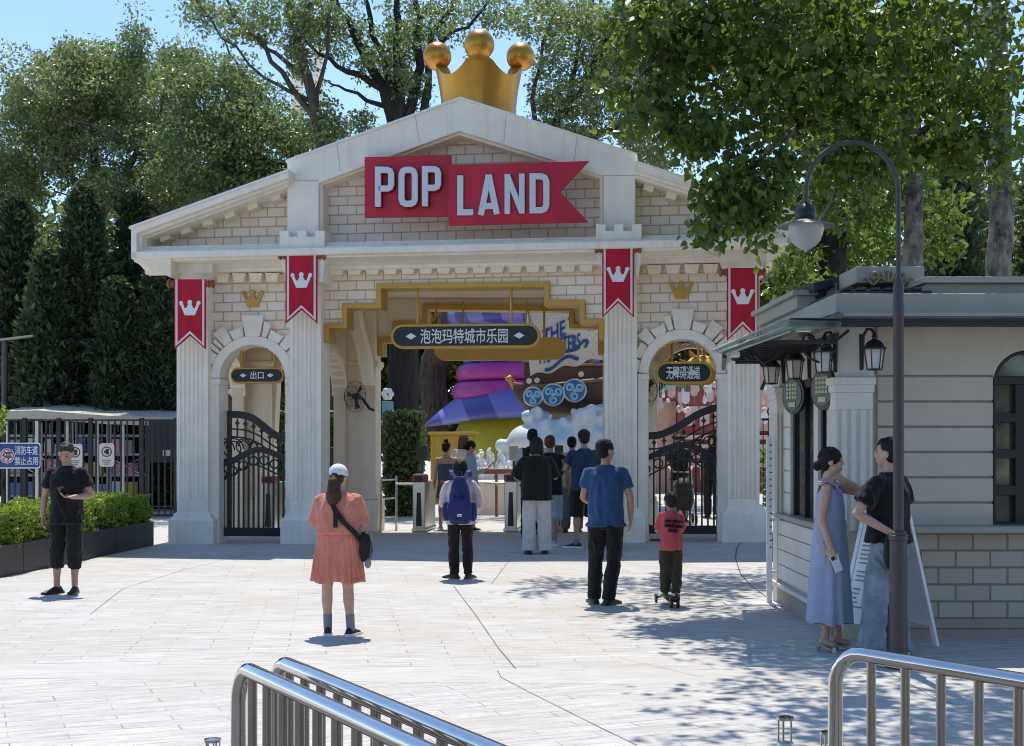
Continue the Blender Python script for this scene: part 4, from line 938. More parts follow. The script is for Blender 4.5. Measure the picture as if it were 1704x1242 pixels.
lantern(2.70, 11.98, 2.47, 'black lantern hanging above the nearer oval ticket sign', (.7, .2))
lantern(3.105, 11.84, 2.49, 'black lantern on the front face of the kiosk beside the lamp post', (-.5, .9))
# oval ticket signs
M_OVAL = mat('oval_panel', (.035, .04, .045), .35, bmp=.1); M_YEL = mat('pale_yellow_print', (.42, .45, .26), .6)
for (u, v, y, lb) in ((1372, 648, 12.35, 'dark oval hanging sign with pale lines, nearer one below the lantern'), (1322, 658, 13.45, 'dark oval hanging sign with pale lines, farther one by the first ticket window')):
    c = P(u, v, y); t = empty('oval_sign', c, lb, 'sign', 'oval ticket signs', rz=R(-70))
    ov = [(.20*math.cos(R(a)), .185*math.sin(R(a))) for a in range(0, 360, 12)]; ov2 = [(.165*math.cos(R(a)), .15*math.sin(R(a))) for a in range(0, 360, 12)]
    MB().prism(ov, -.02, .02).build('rim', M_BLACK, t, bevel=.008); MB().prism(ov2, -.026, -.021).build('panel', M_OVAL, t)
    s = MB()
    for j in range(4):
        for i in range(4): s.box(-.10+.05*i, -.065+.05*i, -.031, -.027, .085-.04*j, .112-.04*j)
    s.box(-.06, .06, -.031, -.027, -.115, -.07); s.build('print', M_YEL, t)
# dome cameras, floodlight
for (u, v, y, r, lb) in ((1337, 552, 11.78, .066, 'white dome camera under the awning beside the black scroll'), (1222, 594, 12.0, .048, 'small white dome camera at the outer end of the awning')):
    c = P(u, v, y); t = empty('dome_camera', c, lb, 'camera', 'dome cameras under the awning')
    MB().lathe([(.2*r, r*.9), (r, r*.85), (r*1.03, r*.2), (r*.95, 0), (.3*r, -.02)], n=20).build('housing', M_WHITE, t, smooth=50)
    MB().ball((0, 0, -.005), r*.7, 16, 10).build('lens', M_BLACK, t, smooth=180)
t = empty('floodlight', P(1362, 478, 13.2), 'black tilted floodlight on the kiosk roof with its cable', 'floodlight', rz=R(15))
M_ = Matrix.Rotation(R(-14), 4, 'Y')
MB().box(-.12, .11, -.13, .13, -.04, .05, M=M_).build('housing', M_DARK, t, bevel=.012)
MB().tube([(.12, 0, .08), (.25, 0, .10), (.33, 0, .02), (.30, 0, -.10)], .008, 6).build('cable', M_BLACK, t)
MB().box(-.03, .03, -.1, .1, -.11, -.03).build('bracket', M_BLACK, t)

# ---------------------------------------------------------------- street furniture
lp = on_ground(1495, 1112); Yl = lp.y
M_BOWL = glass_mat('bowl_glass', (.66, .67, .66), .4, .6)
lamp = empty('street_lamp', lp, 'tall brown black lamp post with a gooseneck arm and white glass bowl', 'street lamp')
def lz(v): return pz(v, Yl)
def lx(u): return px(u, Yl)-lp.x
M_POST = mat('brown_post_paint', (.055, .046, .046), .45, var=.15, scale=8, bmp=.15)
MB().lathe([(.10, 0), (.10, .03), (.068, .035), (.066, lz(893)-.03)], n=20).build('base', M_POST, lamp, smooth=40)
MB().lathe([(.066, lz(893)-.03), (.074, lz(893)-.025), (.074, lz(893)+.01), (.064, lz(893)+.015), (.064, lz(893)+.03), (.041, lz(893)+.05), (.040, lz(530)), (.044, lz(528)), (.044, lz(505)), (.040, lz(503)), (.040, lz(475)), (.020, lz(462))], n=20).build('pole', M_POST, lamp, smooth=40)
ra = px(1494, Yl)-px(1340, Yl); ca = -ra/2
pts = [(0, 0, lz(470)), (0, 0, lz(335))]+[(ca+ra/2*math.cos(R(a)), 0, lz(322)+(lz(237)-lz(322))*math.sin(R(a))) for a in range(5, 180, 7)]+[(-ra, 0, lz(328)), (-ra, 0, lz(345))]
MB().tube(pts, .019, 10).build('gooseneck', M_POST, lamp, smooth=60)
hd = MB(); zc = lz(366)
hd.lathe([(.02, lz(338)-zc), (.05, lz(342)-zc), (.075, lz(350)-zc), (.08, lz(358)-zc), (.075, lz(364)-zc), (.06, lz(368)-zc)], c=(-ra, 0, zc), n=24); ho = hd.build('lamp_head', M_BLACK, lamp, smooth=60)
MB().lathe([(.06, .005), (.12, -.012), (.210, -.045), (.222, -.052), (.212, -.054), (.12, -.03)], c=(-ra, 0, zc), n=28).build('lamp_shade', M_BRUSH, ho, smooth=50)
MB().lathe([(.134, -.04), (.135, -.06), (.128, -.11), (.108, -.165), (.07, -.205), (.03, -.225), (.012, -.235), (.006, -.25)], c=(-ra, 0, zc), n=24).build('glass_bowl', M_BOWL, ho, smooth=180)

M_POLE = mat('satin_steel', (.40, .37, .34), .22, 1, var=.10, scale=4, bmp=.08, bscale=120)
def handrail(end, dirv, length, label, n, first):
    e = Vector(end); d = Vector((dirv[0], dirv[1], 0)).normalized(); t = empty('handrail', (e.x, e.y, 0), label, 'handrail', 'steel queue handrails')
    z = e.z; r = .027; bend = .13
    pts = [(0, 0, 0), (0, 0, z-bend)]+[tuple(d*(bend-bend*math.cos(R(a)))+Vector((0, 0, z-bend+bend*math.sin(R(a))))) for a in range(15, 91, 15)]
    pts += [tuple(d*(bend+(length-2*bend)*i/12)+Vector((0, 0, z))) for i in range(1, 13)]
    pts += [tuple(d*(length-bend+bend*math.sin(R(a)))+Vector((0, 0, z-bend+bend*math.cos(R(a))))) for a in range(15, 91, 15)]+[tuple(d*length)]
    MB().tube(pts, r, 20).build('rail', M_STEEL, t, smooth=80)
    for i in range(n):
        s = first+i*.152
        if s > length-.1: break
        p = d*s; MB().tube([tuple(p), tuple(p+Vector((0, 0, z-.01)))], .0165, 12).build('upright', M_POLE, t, smooth=80)
handrail((px(397, 4.8), 4.8, pz(1108, 4.8)), (.72, -1.30), 3.0, 'polished steel handrail with uprights, nearer one of the close pair', 18, .15)
handrail((px(458, 4.95), 4.95, pz(1098, 4.95)), (.77, -1.40), 3.0, 'polished steel handrail just behind another, its top end set farther back', 18, .15)
handrail((px(1390, 5.1), 5.1, pz(1082, 5.1)), (.44, -.64), 2.6, 'polished steel handrail standing alone in front of the lamp post', 15, .17)
def bollard(u, v, y, label, r=.031):
    p = P(u, v, y); t = empty('bollard', (p.x, p.y, 0), label, 'bollard', 'small steel bollards with cage tops')
    MB().lathe([(r+.004, 0), (r, .02), (r, p.z-.10), (r*.9, p.z-.095)], n=20).build('post', M_BRUSH, t, smooth=50)
    c = MB(); c.lathe([(r*.3, p.z-.012), (r, p.z-.014), (r, p.z-.004), (r*.3, p.z)], n=20)
    for i in range(5): a = i*1.257+.4; c.tube([(r*.8*math.cos(a), r*.8*math.sin(a), p.z-.1), (r*.8*math.cos(a), r*.8*math.sin(a), p.z-.008)], .0035, 6)
    c.build('cage_top', M_STEEL, t, smooth=50)
bollard(1307, 1191, 5.0, 'steel bollard with a cage top beside the lone handrail')
bollard(354, 1228, 5.0, 'steel bollard with a cage top beside the pair of handrails')
bollard(1377, 1216, 5.6, 'steel bollard mostly hidden behind the end post of the lone handrail')

# planter with clipped hedge
a, b = on_ground(-60, 974.5), on_ground(256, 908); a.z = b.z = 0
dv = (b-a); ln = dv.length; ang = math.atan2(dv.y, dv.x)
pl = empty('planter', a, 'long dark grey planter box with a clipped green hedge', 'planter', rz=ang)
bx = MB(); bx.box(0, ln, 0, .75, -.02, .40); bx.build('box', mat('planter_metal', (.035, .033, .034), .5, var=.15, scale=3, bmp=.1, stain=.2), pl, bevel=.006)
for i in (1, 2, 3): MB().box(ln*i/4-.004, ln*i/4+.004, -.003, .01, 0, .395).build('panel_joint', M_BLACK, pl)
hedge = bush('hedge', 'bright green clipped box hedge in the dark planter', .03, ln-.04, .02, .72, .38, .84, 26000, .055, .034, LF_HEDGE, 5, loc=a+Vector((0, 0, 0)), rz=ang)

# fence, its signs, storage shed behind
YF = 30.5
fence = empty('fence', P(120, 860, YF), 'black vertical bar fence in front of the storage shelves', 'fence'); fence.location.z = 0
fx = fence.location.x
def fb(name, m, boxes, bevel=0):
    s = MB()
    for b_ in boxes: s.box(b_[0]-fx, b_[1]-fx, b_[2]-YF, b_[3]-YF, b_[4], b_[5])
    return s.build(name, m, fence, bevel=bevel)
x0, x1 = px(-60, YF), px(296, YF); zt = pz(698, YF)
fb('bars', M_IRON, [(x0+i*.138, x0+i*.138+.034, YF-.014, YF+.014, .08, zt-.03) for i in range(int((x1-x0)/.138))])
fb('rail', M_IRON, [(x0, x1, YF-.02, YF+.02, zt-.04, zt)]); fb('rail', M_IRON, [(x0, x1, YF-.02, YF+.02, .04, .09)]); fb('rail', M_IRON, [(x0, x1, YF-.019, YF+.019, .25, .28)])
for u in (-40, 41, 98, 151, 236, 293): fb('post', M_IRON, [(px(u, YF)-.045, px(u, YF)+.045, YF-.045, YF+.045, 0, zt+.03)])
M_BLUE = mat('sign_blue', (.012, .055, .22), .4, var=.04, bmp=.03)
ys = YF-.12
def panel(name, u0, u1, v0, v1, y, m, label, cat, rim=None, group=None):
    x0, z1 = px(u0, y), pz(v0, y); x1, z0 = px(u1, y), pz(v1, y); t = empty(name, ((x0+x1)/2, y, z0), label, cat, group)
    w_, h = (x1-x0)/2, z1-z0; r = .06
    rr = [(w_-r+r*math.cos(R(a)), h-r+r*math.sin(R(a))) for a in (0, 30, 60, 90)]+[(-w_+r+r*math.cos(R(a)), h-r+r*math.sin(R(a))) for a in (90, 120, 150, 180)]+[(-w_+r+r*math.cos(R(a)), r+r*math.sin(R(a))) for a in (180, 210, 240, 270)]+[(w_-r+r*math.cos(R(a)), r+r*math.sin(R(a))) for a in (270, 300, 330, 360)]
    MB().prism(rr, 0, .03).build('board', rim or m, t, bevel=.004)
    MB().prism([(x*.975, .025+(z)*(h-.05)/h) for x, z in rr], -.004, -.001).build('face', m, t)
    return t, (lambda u, v: (px(u, y)-(x0+x1)/2, pz(v, y)-z0))
t, q = panel('fire_lane_sign', -8, 67, 737, 780, ys, M_BLUE, 'blue sign on the fence reading 消防车道 禁止占用 with a no parking circle', 'sign', M_WHITE)
for s_, v0, v1 in (('消防车道', 742, 757), ('禁止占用', 760.5, 774)):
    m = MB(); (a_, z1), (b_, z0) = q(25, v0), q(63, v1); text_mb(m, s_, a_, b_, z0, z1, -.009, .004, .012); m.build('lettering', M_WHITE, t)
cx, cz = q(12, 759)
def disc(r, n=24): return [(cx+r*math.cos(2*math.pi*i/n), cz+r*math.sin(2*math.pi*i/n)) for i in range(n)]
MB().prism(disc(.165), -.008, -.005).build('circle_rim', M_WHITE, t); MB().prism(disc(.15), -.011, -.009).build('circle_red', M_RED, t); MB().prism(disc(.125), -.014, -.012).build('circle_face', M_PINKW, t)
m = MB(); text_mb(m, '停', cx-.1, cx+.1, cz-.1, cz+.1, -.017, .002, .012); m.build('lettering', M_BLACK, t)
M_CARD = mat('sign_cream', (.58, .58, .53), .5, var=.04, bmp=.05)
for (u0, u1, v0, v1, lb) in ((165, 190, 738, 777, 'small cream notice with a no entry pictogram on the fence'), (113, 137, 739, 779, 'small cream notice on the fence behind the head of the man in black')):
    t, q = panel('notice_sign', u0, u1, v0, v1, ys, M_CARD, lb, 'sign', group='cream notices on the fence')
    cx, cz = q((u0+u1)/2, v0+14)
    MB().prism(disc(.115)+[], -.007, -.005).build('circle_red', mat('maroon_print', (.09, .012, .014), .5), t); MB().prism(disc(.09), -.010, -.008).build('circle_face', M_CARD, t)
    m = MB(); m.box(cx-.02, cx+.05, -.013, -.011, cz-.06, cz+.06); m.box(cx-.06, cx-.02, -.013, -.011, cz-.025, cz+.02); m.build('pictogram', M_BLACK, t)
    m = MB()
    for j in range(3): zz = q(0, v0+28+3.2*j)[1]; m.box(-.10+.02*j, .10-.02*j, -.007, -.005, zz-.012, zz+.008)
    m.build('print', mat('grey_print', (.16, .15, .14), .6), t)
# shed canopy and racks behind the fence
YS = 33.0
M_AWN = mat('beige_awning', (.50, .45, .36), .8, var=.08, bmp=.2)
sh = empty('storage_shed', (px(130, YS), YS, 0), 'open storage shed with a beige sheet roof behind the fence', 'shed')
def sb(name, m, boxes, bevel=0):
    s = MB()
    for b_ in boxes: s.box(b_[0]-px(130, YS), b_[1]-px(130, YS), b_[2]-YS, b_[3]-YS, b_[4], b_[5])
    return s.build(name, m, sh, bevel=bevel)
rf = MB(); zz = [pz(v, YS-.4) for v in (684, 683, 692, 696)]
xs_ = [px(u, YS-.4)-px(130, YS) for u in (8, 62, 180, 300)]
rf.loft([[Vector((x, yy, z+dz)) for yy, dz in ((-.4, -.20), (-.4, 0), (3.2, .35), (3.2, .30))] for x, z in zip(xs_, zz)]); rf.build('roof', M_AWN, sh)
sb('back_wall', mat('shed_dark', (.035, .035, .038), .8, bmp=.2), [(px(5, YS), px(300, YS), YS+2.4, YS+2.5, 0, 2.4)])
for u in (14, 62, 112, 162, 205, 236): sb('post', M_BRUSH, [(px(u, YS)-.04, px(u, YS)+.04, YS-.04, YS+.04, 0, 2.25)])
sb('dark_panel', M_DARK, [(px(247, 31.5), px(297, 31.5), 31.5, 31.55, pz(770, 31.5), pz(699, 31.5))]); sb('notice', M_CARD, [(px(270, 31.4), px(283, 31.4), 31.44, 31.46, pz(759, 31.4), pz(749, 31.4))])
M_BOX = [mat('carton_'+k, c, .8, bmp=.15) for k, c in (('brown', (.30, .19, .10)), ('tan', (.40, .28, .16)), ('grey', (.30, .30, .32)), ('white', (.55, .55, .55)), ('blue', (.10, .18, .30)), ('pink', (.60, .25, .36)), ('yellow', (.55, .45, .08)), ('red', (.40, .03, .04)))]
BN = ['brown', 'tan', 'grey', 'white', 'blue', 'pink', 'yellow', 'red']
ra = random.Random(3); k = 0; M_RACK = mat('rack_grey', (.34, .34, .35), .5, bmp=.1)
for r_ in range(4):
    xa = px(18+r_*57, YS+.6); xb = px(18+r_*57+54, YS+.6)
    t = empty('storage_rack', ((xa+xb)/2, YS+.6, 0), ('white shelving rack with boxes nearest the blue sign', 'white shelving rack behind the man in black', 'white shelving rack behind the cream notice', 'white shelving rack by the dark panel')[r_], 'shelving', 'storage racks behind the fence')
    w_ = (xb-xa)/2
    fr = MB()
    for sx in (-w_, w_-.04):
        for sy in (-.3, .3): fr.box(sx, sx+.04, sy-.02, sy+.02, 0, 2.15)
    fr.build('frame', M_RACK, t)
    for z in (.35, .85, 1.35, 1.8): MB().box(-w_+.041, w_-.041, -.31, .31, z, z+.06).build('shelf', M_RACK, t)
    br = MB(); br.tube([(-w_+.02, -.32, .9), (w_-.02, -.32, 1.3)], .014, 5); br.tube([(w_-.02, -.32, .9), (-w_+.02, -.32, 1.3)], .014, 5); br.build('brace', M_BRUSH, t)
    for z in (.0, .41, .91, 1.41):
        x = xa+.06
        while x < xb-.2:
            bw_ = ra.uniform(.16, .34); h = ra.uniform(.2, .38); c = ra.choice((0, 0, 1, 1, 2, 3, 2, 3, 4, 5, 6, 7)); d = ra.uniform(.2, .5)
            if x+bw_ > xb-.05: break
            bo = MB(); bo.box(-bw_/2, bw_/2, -d/2, d/2, 0, h); bo.box(-.02, .02, -d/2-.002, d/2+.002, h*.3, h+.002)
            o = bo.build('storage_box', M_BOX[c], loc=(x+bw_/2, YS+.45, z), bevel=.006)
            tag(o, '%s box on the %s shelf of the rack %s' % (BN[c], {.0: 'ground', .41: 'low', .91: 'middle', 1.41: 'upper'}[z], ('nearest the blue sign', 'behind the man in black', 'behind the cream notice', 'by the dark panel')[r_]), 'box', 'boxes on the storage racks')
            x += bw_+ra.uniform(.02, .12)
# far street light
b = P(8, 690, 34.0); fl = empty('street_light', (b.x, 34.0, 0), 'grey street light with a flat arm against the dark cypresses', 'street light')
MB().tube([(0, 0, 0), (0, 0, pz(566, 34))], [.09, .07], 10).build('pole', M_POST, fl, smooth=60)
z = pz(566, 34); MB().loft([[Vector((x, y, z+zz)) for y, zz in ((-.09, -.03), (.09, -.03), (.09, .03), (-.09, .03))] if False else [Vector((x, y, z+(x*.13)+zz)) for y, zz in ((-.1, -.02), (.1, -.02), (.1, .035), (-.1, .035))] for x in (-.1, .3, .72)]).build('lamp_arm', M_KG, fl, bevel=.01)
# height gauge
p = on_ground(1280, 1006); t = empty('height_gauge', p, 'white height measuring post with black marks on a flat base', 'height gauge')
z1 = pz(727, p.y); MB().box(-.028, .028, -.02, .02, .02, z1).build('post', M_WHITE, t, bevel=.004)
MB().box(px(1206, p.y)-p.x, .11, -.16, .16, 0, .02).build('base', M_WHITE, t, bevel=.004)
m = MB()
for i in range(16): m.box(.0, .028 if i % 2 else .02, -.0235, -.021, .6+i*.072, .6+i*.072+.012)
m.build('marks', M_BLACK, t)
for z0, z1 in ((.88, .92), (.33, .36)): MB().box(.0285, .11, -.015, .015, z0, z1).build('clip', M_WHITE, t)
# a-frame board
t = empty('menu_board', (px(1475, 11.75), 11.75, 0), 'white folding sandwich board with printed lines behind the standing couple', 'sandwich board', rz=R(-66))
for s_ in (-1, 1):
    Mx = Matrix.Translation((0, 0, 1.13)) @ Matrix.Rotation(R(15*s_), 4, 'X')
    lf = MB(); lf.box(-.30, -.25, -.015, .015, -1.16, 0, M=Mx); lf.box(.25, .30, -.015, .015, -1.16, 0, M=Mx); lf.box(-.25, .25, -.012, .012, -.10, -.0, M=Mx); lf.box(-.25, .25, -.012, .012, -.98, -.90, M=Mx)
    o = lf.build('leaf', M_WHITE, t, bevel=.004)
    MB().box(-.249, .249, -.008, .008, -.899, -.101, M=Mx).build('panel', M_WHITE, o)
    pr = MB()
    for j in range(19):
        zz = -.15-.038*j
        for xx in (-.2, .02):
            if ra.random() < .8: pr.box(xx, xx+ra.uniform(.05, .17), -.0155*(1) if s_ < 0 else .0095, -.0095 if s_ < 0 else .0155, zz-.011, zz, M=Mx)
    pr.build('print', mat('dark_print', (.22, .22, .22), .6), o)

# ---------------------------------------------------------------- people
VOXK = 1.0
def cloth_mat(name, col, bs=420, var=.10, rough=.9, fold=.5):
    if name in MATS: return MATS[name]
    m, t, b = newmat(name); tc = N(t, 'TexCoord').outputs['Object']
    n1 = N(t, 'TexNoise', i_Scale=7.0, i_Detail=5.0); t.links.new(tc, n1.inputs['Vector'])
    c = ramp(t, n1.outputs[0], [(.3, [x*(1-var) for x in col]), (.7, [min(1, x*(1+var)) for x in col])]); t.links.new(c, b.inputs['Base Color'])
    b.inputs['Roughness'].default_value = rough; b.inputs['Specular IOR Level'].default_value = .2; b.inputs['Sheen Weight'].default_value = .15
    mp = N(t, 'Mapping'); mp.inputs['Scale'].default_value = (1.5, 1.5, .8); t.links.new(tc, mp.inputs[0])
    n2 = N(t, 'TexNoise', i_Scale=9.0, i_Detail=3.0, i_Distortion=.8); t.links.new(mp.outputs[0], n2.inputs['Vector'])
    n3 = N(t, 'TexNoise', i_Scale=float(bs), i_Detail=2.0); t.links.new(tc, n3.inputs['Vector'])
    bump(t, b, maths(t, 'ADD', n2.outputs[0], maths(t, 'MULTIPLY', n3.outputs[0], .06)), min(1, fold*1.5), .03); MATS[name] = m; return m
def skin_mat(name, col):
    m, t, b = newmat(name); n1 = N(t, 'TexNoise', i_Scale=22.0, i_Detail=4.0); t.links.new(N(t, 'TexCoord').outputs['Object'], n1.inputs['Vector'])
    t.links.new(ramp(t, n1.outputs[0], [(.35, [x*.88 for x in col]), (.65, [x*1.06 for x in col])]), b.inputs['Base Color'])
    b.inputs['Roughness'].default_value = .5; b.inputs['Subsurface Weight'].default_value = .08; b.inputs['Subsurface Radius'].default_value = (.01, .004, .002)
    MATS[name] = m; return m
SK1, SK2, SK3 = skin_mat('skin_warm', (.42, .24, .16)), skin_mat('skin_light', (.52, .32, .23)), skin_mat('skin_tan', (.36, .19, .12))
EYE = mat('eye_dark', (.02, .015, .012), .3, bmp=0); LIP = mat('lip', (.32, .12, .10), .5, bmp=0)
def hair_mat(name, col):
    m, t, b = newmat(name); mp = N(t, 'Mapping'); mp.inputs['Scale'].default_value = (60, 60, 6); t.links.new(N(t, 'TexCoord').outputs['Object'], mp.inputs[0])
    n1 = N(t, 'TexNoise', i_Scale=2.0, i_Detail=4.0); t.links.new(mp.outputs[0], n1.inputs['Vector'])
    t.links.new(ramp(t, n1.outputs[0], [(.3, [x*.6 for x in col]), (.7, [x*1.6 for x in col])]), b.inputs['Base Color']); b.inputs['Roughness'].default_value = .6; b.inputs['Specular IOR Level'].default_value = .22
    bump(t, b, n1.outputs[0], .5, .004); MATS[name] = m; return m
HB, HBR, HRED = hair_mat('black_hair', (.012, .010, .009)), hair_mat('brown_hair', (.055, .028, .016)), hair_mat('auburn_hair', (.07, .025, .016))
def remesh(mb, name, mats, parent, voxel=.010, it=3, disp=0, dscale=9, seed=0, pick=None, zs=.45, amp2=None):
    """union of closed shapes as one continuous smooth surface"""
    o = mb.build('tmp', mats[0]); md = o.modifiers.new('r', 'REMESH'); md.mode = 'VOXEL'; md.voxel_size = voxel*VOXK; md.use_smooth_shade = True
    if it: sm = o.modifiers.new('s', 'SMOOTH'); sm.iterations = it; sm.factor = .5
    dg = bpy.context.evaluated_depsgraph_get(); me = bpy.data.meshes.new_from_object(o.evaluated_get(dg)); old = o.data
    bpy.data.objects.remove(o); bpy.data.meshes.remove(old); me.name = name
    if disp:
        zmax = max(v.co.z for v in me.vertices) if zs == .45 and disp >= .006 else 1e9
        sd_ = Vector((seed*3.1, seed*1.7, seed*.9))
        for v in me.vertices:
            p = v.co; q = Vector((p.x*dscale, p.y*dscale, p.z*dscale*zs))+sd_
            n = noise.noise(q+Vector((noise.noise(q*.6), 0, noise.noise(q*.7+Vector((5, 0, 0)))))*.8)
            n2 = noise.noise(Vector((q.x*2.3+q.z, q.y*2.3, q.z*1.7)))
            v.co = p+v.normal*disp*min(1, max(.1, (zmax-p.z)/.12))*(1-abs(n)*3.0+.35-abs(n2)*1.0)
    if len(mats) > 1 or not me.materials:
        me.materials.clear()
        for m in mats: me.materials.append(m)
    if pick:
        for f in me.polygons: f.material_index = pick(f.center)
    me.polygons.foreach_set('use_smooth', [True]*len(me.polygons))
    o = bpy.data.objects.new(name, me); COL.objects.link(o); o.parent = parent; return o
def ring(c, rx, ry, n=16, ax=None, ay=None, sq=2.0):
    ax = ax or Vector((1, 0, 0)); ay = ay or Vector((0, 1, 0)); out = []
    for k in range(n):
        a = 2*math.pi*k/n; ca, sa = math.cos(a), math.sin(a); e = 2/sq
        out.append(Vector(c)+ax*rx*math.copysign(abs(ca)**e, ca)+ay*ry*math.copysign(abs(sa)**e, sa))
    return out
def limb(mb, pts, rs, n=12, sub=4, flat=False):
    """tapered limb through joints, rounded off at both ends, smooth bends"""
    pts = [Vector(p) for p in pts]; P_, R_ = [], []
    for i in range(len(pts)-1):
        for k in range(sub):
            t = k/sub; P_.append(pts[i].lerp(pts[i+1], t)); R_.append(rs[i]+(rs[i+1]-rs[i])*t)
    P_.append(pts[-1]); R_.append(rs[-1])
    d0 = (P_[1]-P_[0]).normalized(); d1 = (P_[-1]-P_[-2]).normalized()
    P_ = [P_[0]-d0*R_[0]*.6]+P_; R_ = [R_[0]*.6]+R_
    if not flat: P_ = P_+[P_[-1]+d1*R_[-1]*.6]; R_ = R_+[R_[-1]*.6]
    mb.tube(P_, R_, n); return mb
def hand(mb, w, d, nrm, side, s=1.0, curl=35):
    """palm, four unequal fingers bent at the knuckles, thumb off the side; nrm = way the palm faces"""
    w, d, nrm = Vector(w), Vector(d).normalized(), Vector(nrm); nrm = (nrm-d*nrm.dot(d)).normalized(); t = d.cross(nrm)*side
    mb.loft([ring(w-d*.02*s, .026*s, .019*s, 10, t, nrm), ring(w+d*.02*s, .034*s, .017*s, 10, t, nrm), ring(w+d*.06*s, .042*s, .015*s, 10, t, nrm), ring(w+d*.092*s, .040*s, .012*s, 10, t, nrm)])
    for i, L in enumerate((.072, .082, .076, .058)):
        b = w+d*(.086-.003*abs(i-1.2))*s+t*(.031-.0205*i)*s; c = R(curl*(.8+.12*i)); dd = d; p = [b-d*.012*s, b]
        for k in range(3):
            dd = (dd*math.cos(c*.55)+nrm*math.sin(c*.55)).normalized(); p.append(p[-1]+dd*L*s*(.42, .33, .25)[k])
        mb.tube(p, [.0092*s, .0095*s, .0088*s, .008*s, .0062*s], 7)
    b = w+d*.022*s+t*.028*s; dt = (d*.62+t*.62+nrm*.35).normalized(); p = [b-dt*.012*s, b, b+dt*.035*s, b+(dt*.062+d*.014+nrm*.008)*s]
    mb.tube(p, [.013*s, .0125*s, .0105*s, .0075*s], 7)
def head_shapes(mb, M, s):
    def B(c, r): mb.ball(M @ (Vector(c)*s), [x*s for x in r], 18, 12, M=M.to_3x3().to_4x4())
    B((0, -.010, .018), (.076, .094, .098)); B((0, .022, -.035), (.062, .066, .075)); B((0, .044, -.083), (.036, .034, .026))
    B((0, .072, .022), (.050, .022, .018)); B((.034, .062, -.022), (.024, .022, .020)); B((-.034, .062, -.022), (.024, .022, .020))
    for q in (-1, 1): B((q*.080, -.008, -.008), (.011, .020, .032))
    mb.loft([[M @ (Vector(v)*s) for v in r] for r in ([(-.009, .080, .022), (.009, .080, .022), (.007, .094, .018), (-.007, .094, .018)], [(-.012, .082, -.012), (.012, .082, -.012), (.009, .107, -.012), (-.009, .107, -.012)], [(-.017, .078, -.032), (.017, .078, -.032), (.011, .106, -.028), (-.011, .106, -.028)])])
    B((0, .086, -.056), (.022, .010, .006)); B((0, .083, -.066), (.020, .010, .006))
def hair_shapes(mb, M, s, kind):
    def B(c, r): mb.ball(M @ (Vector(c)*s), [x*s for x in r], 18, 12, M=M.to_3x3().to_4x4())
    def T(pts, rs): mb.tube([M @ (Vector(p)*s) for p in pts], [r*s for r in rs], 9)
    if kind in ('short', 'shorttop'):
        B((0, -.020-.007*(kind == 'shorttop'), .036+.006*(kind == 'shorttop')), (.083, .100-.006*(kind == 'shorttop'), .092)); B((0, -.040, -.012), (.076, .072, .066))
        for i in range(26):
            a = rnd.uniform(0, 6.28); e_ = rnd.uniform(.35, 1.25); B((.074*math.cos(a)*math.cos(e_), -.02+.088*math.sin(a)*math.cos(e_), .036+.083*math.sin(e_)), (.017, .02, .014))
        if kind == 'shorttop': B((0, .030, .096), (.054, .036, .024))
    elif kind == 'bob':
        B((0, -.014, .032), (.093, .104, .100)); mb.loft([ring(M @ (Vector((0, -.02, z))*s), rx*s, ry*s, 18, M.to_3x3() @ Vector((1, 0, 0)), M.to_3x3() @ Vector((0, 1, 0))) for z, rx, ry in ((.05, .095, .10), (0, .100, .094), (-.06, .104, .088), (-.11, .10, .084), (-.135, .086, .072))])
    elif kind in ('bun', 'lowbun', 'tail', 'crop'):
        B((0, -.016, .030), (.083, .101, .095)); B((0, -.05, -.02), (.070, .062, .066))
        if kind == 'bun': B((0, -.035, .135), (.045, .045, .042)); T([(.02, -.05, .14), (.06, -.06, .17)], [.02, .008])
        if kind == 'lowbun':
            B((0, -.118, -.045), (.044, .036, .042)); B((.078, .006, .02), (.012, .045, .035)); B((-.078, .006, .02), (.012, .045, .035))
        if kind == 'tail':
            T([(0, -.09, .0), (0, -.135, -.05), (.005, -.14, -.15), (.0, -.12, -.25), (-.01, -.10, -.34)], [.04, .05, .062, .055, .02]); T([(-.02, -.1, -.05), (-.05, -.12, -.2), (-.04, -.09, -.3)], [.03, .035, .01]); T([(.03, -.1, -.05), (.05, -.12, -.18), (.06, -.09, -.29)], [.03, .03, .01])
    elif kind == 'long':
        B((0, -.016, .032), (.092, .106, .100)); mb.loft([ring(M @ (Vector((0, -.045, z))*s), rx*s, ry*s, 18, M.to_3x3() @ Vector((1, 0, 0)), M.to_3x3() @ Vector((0, 1, 0))) for z, rx, ry in ((.06, .09, .08), (0, .10, .07), (-.12, .115, .058), (-.25, .125, .05), (-.40, .115, .045), (-.47, .07, .03))])

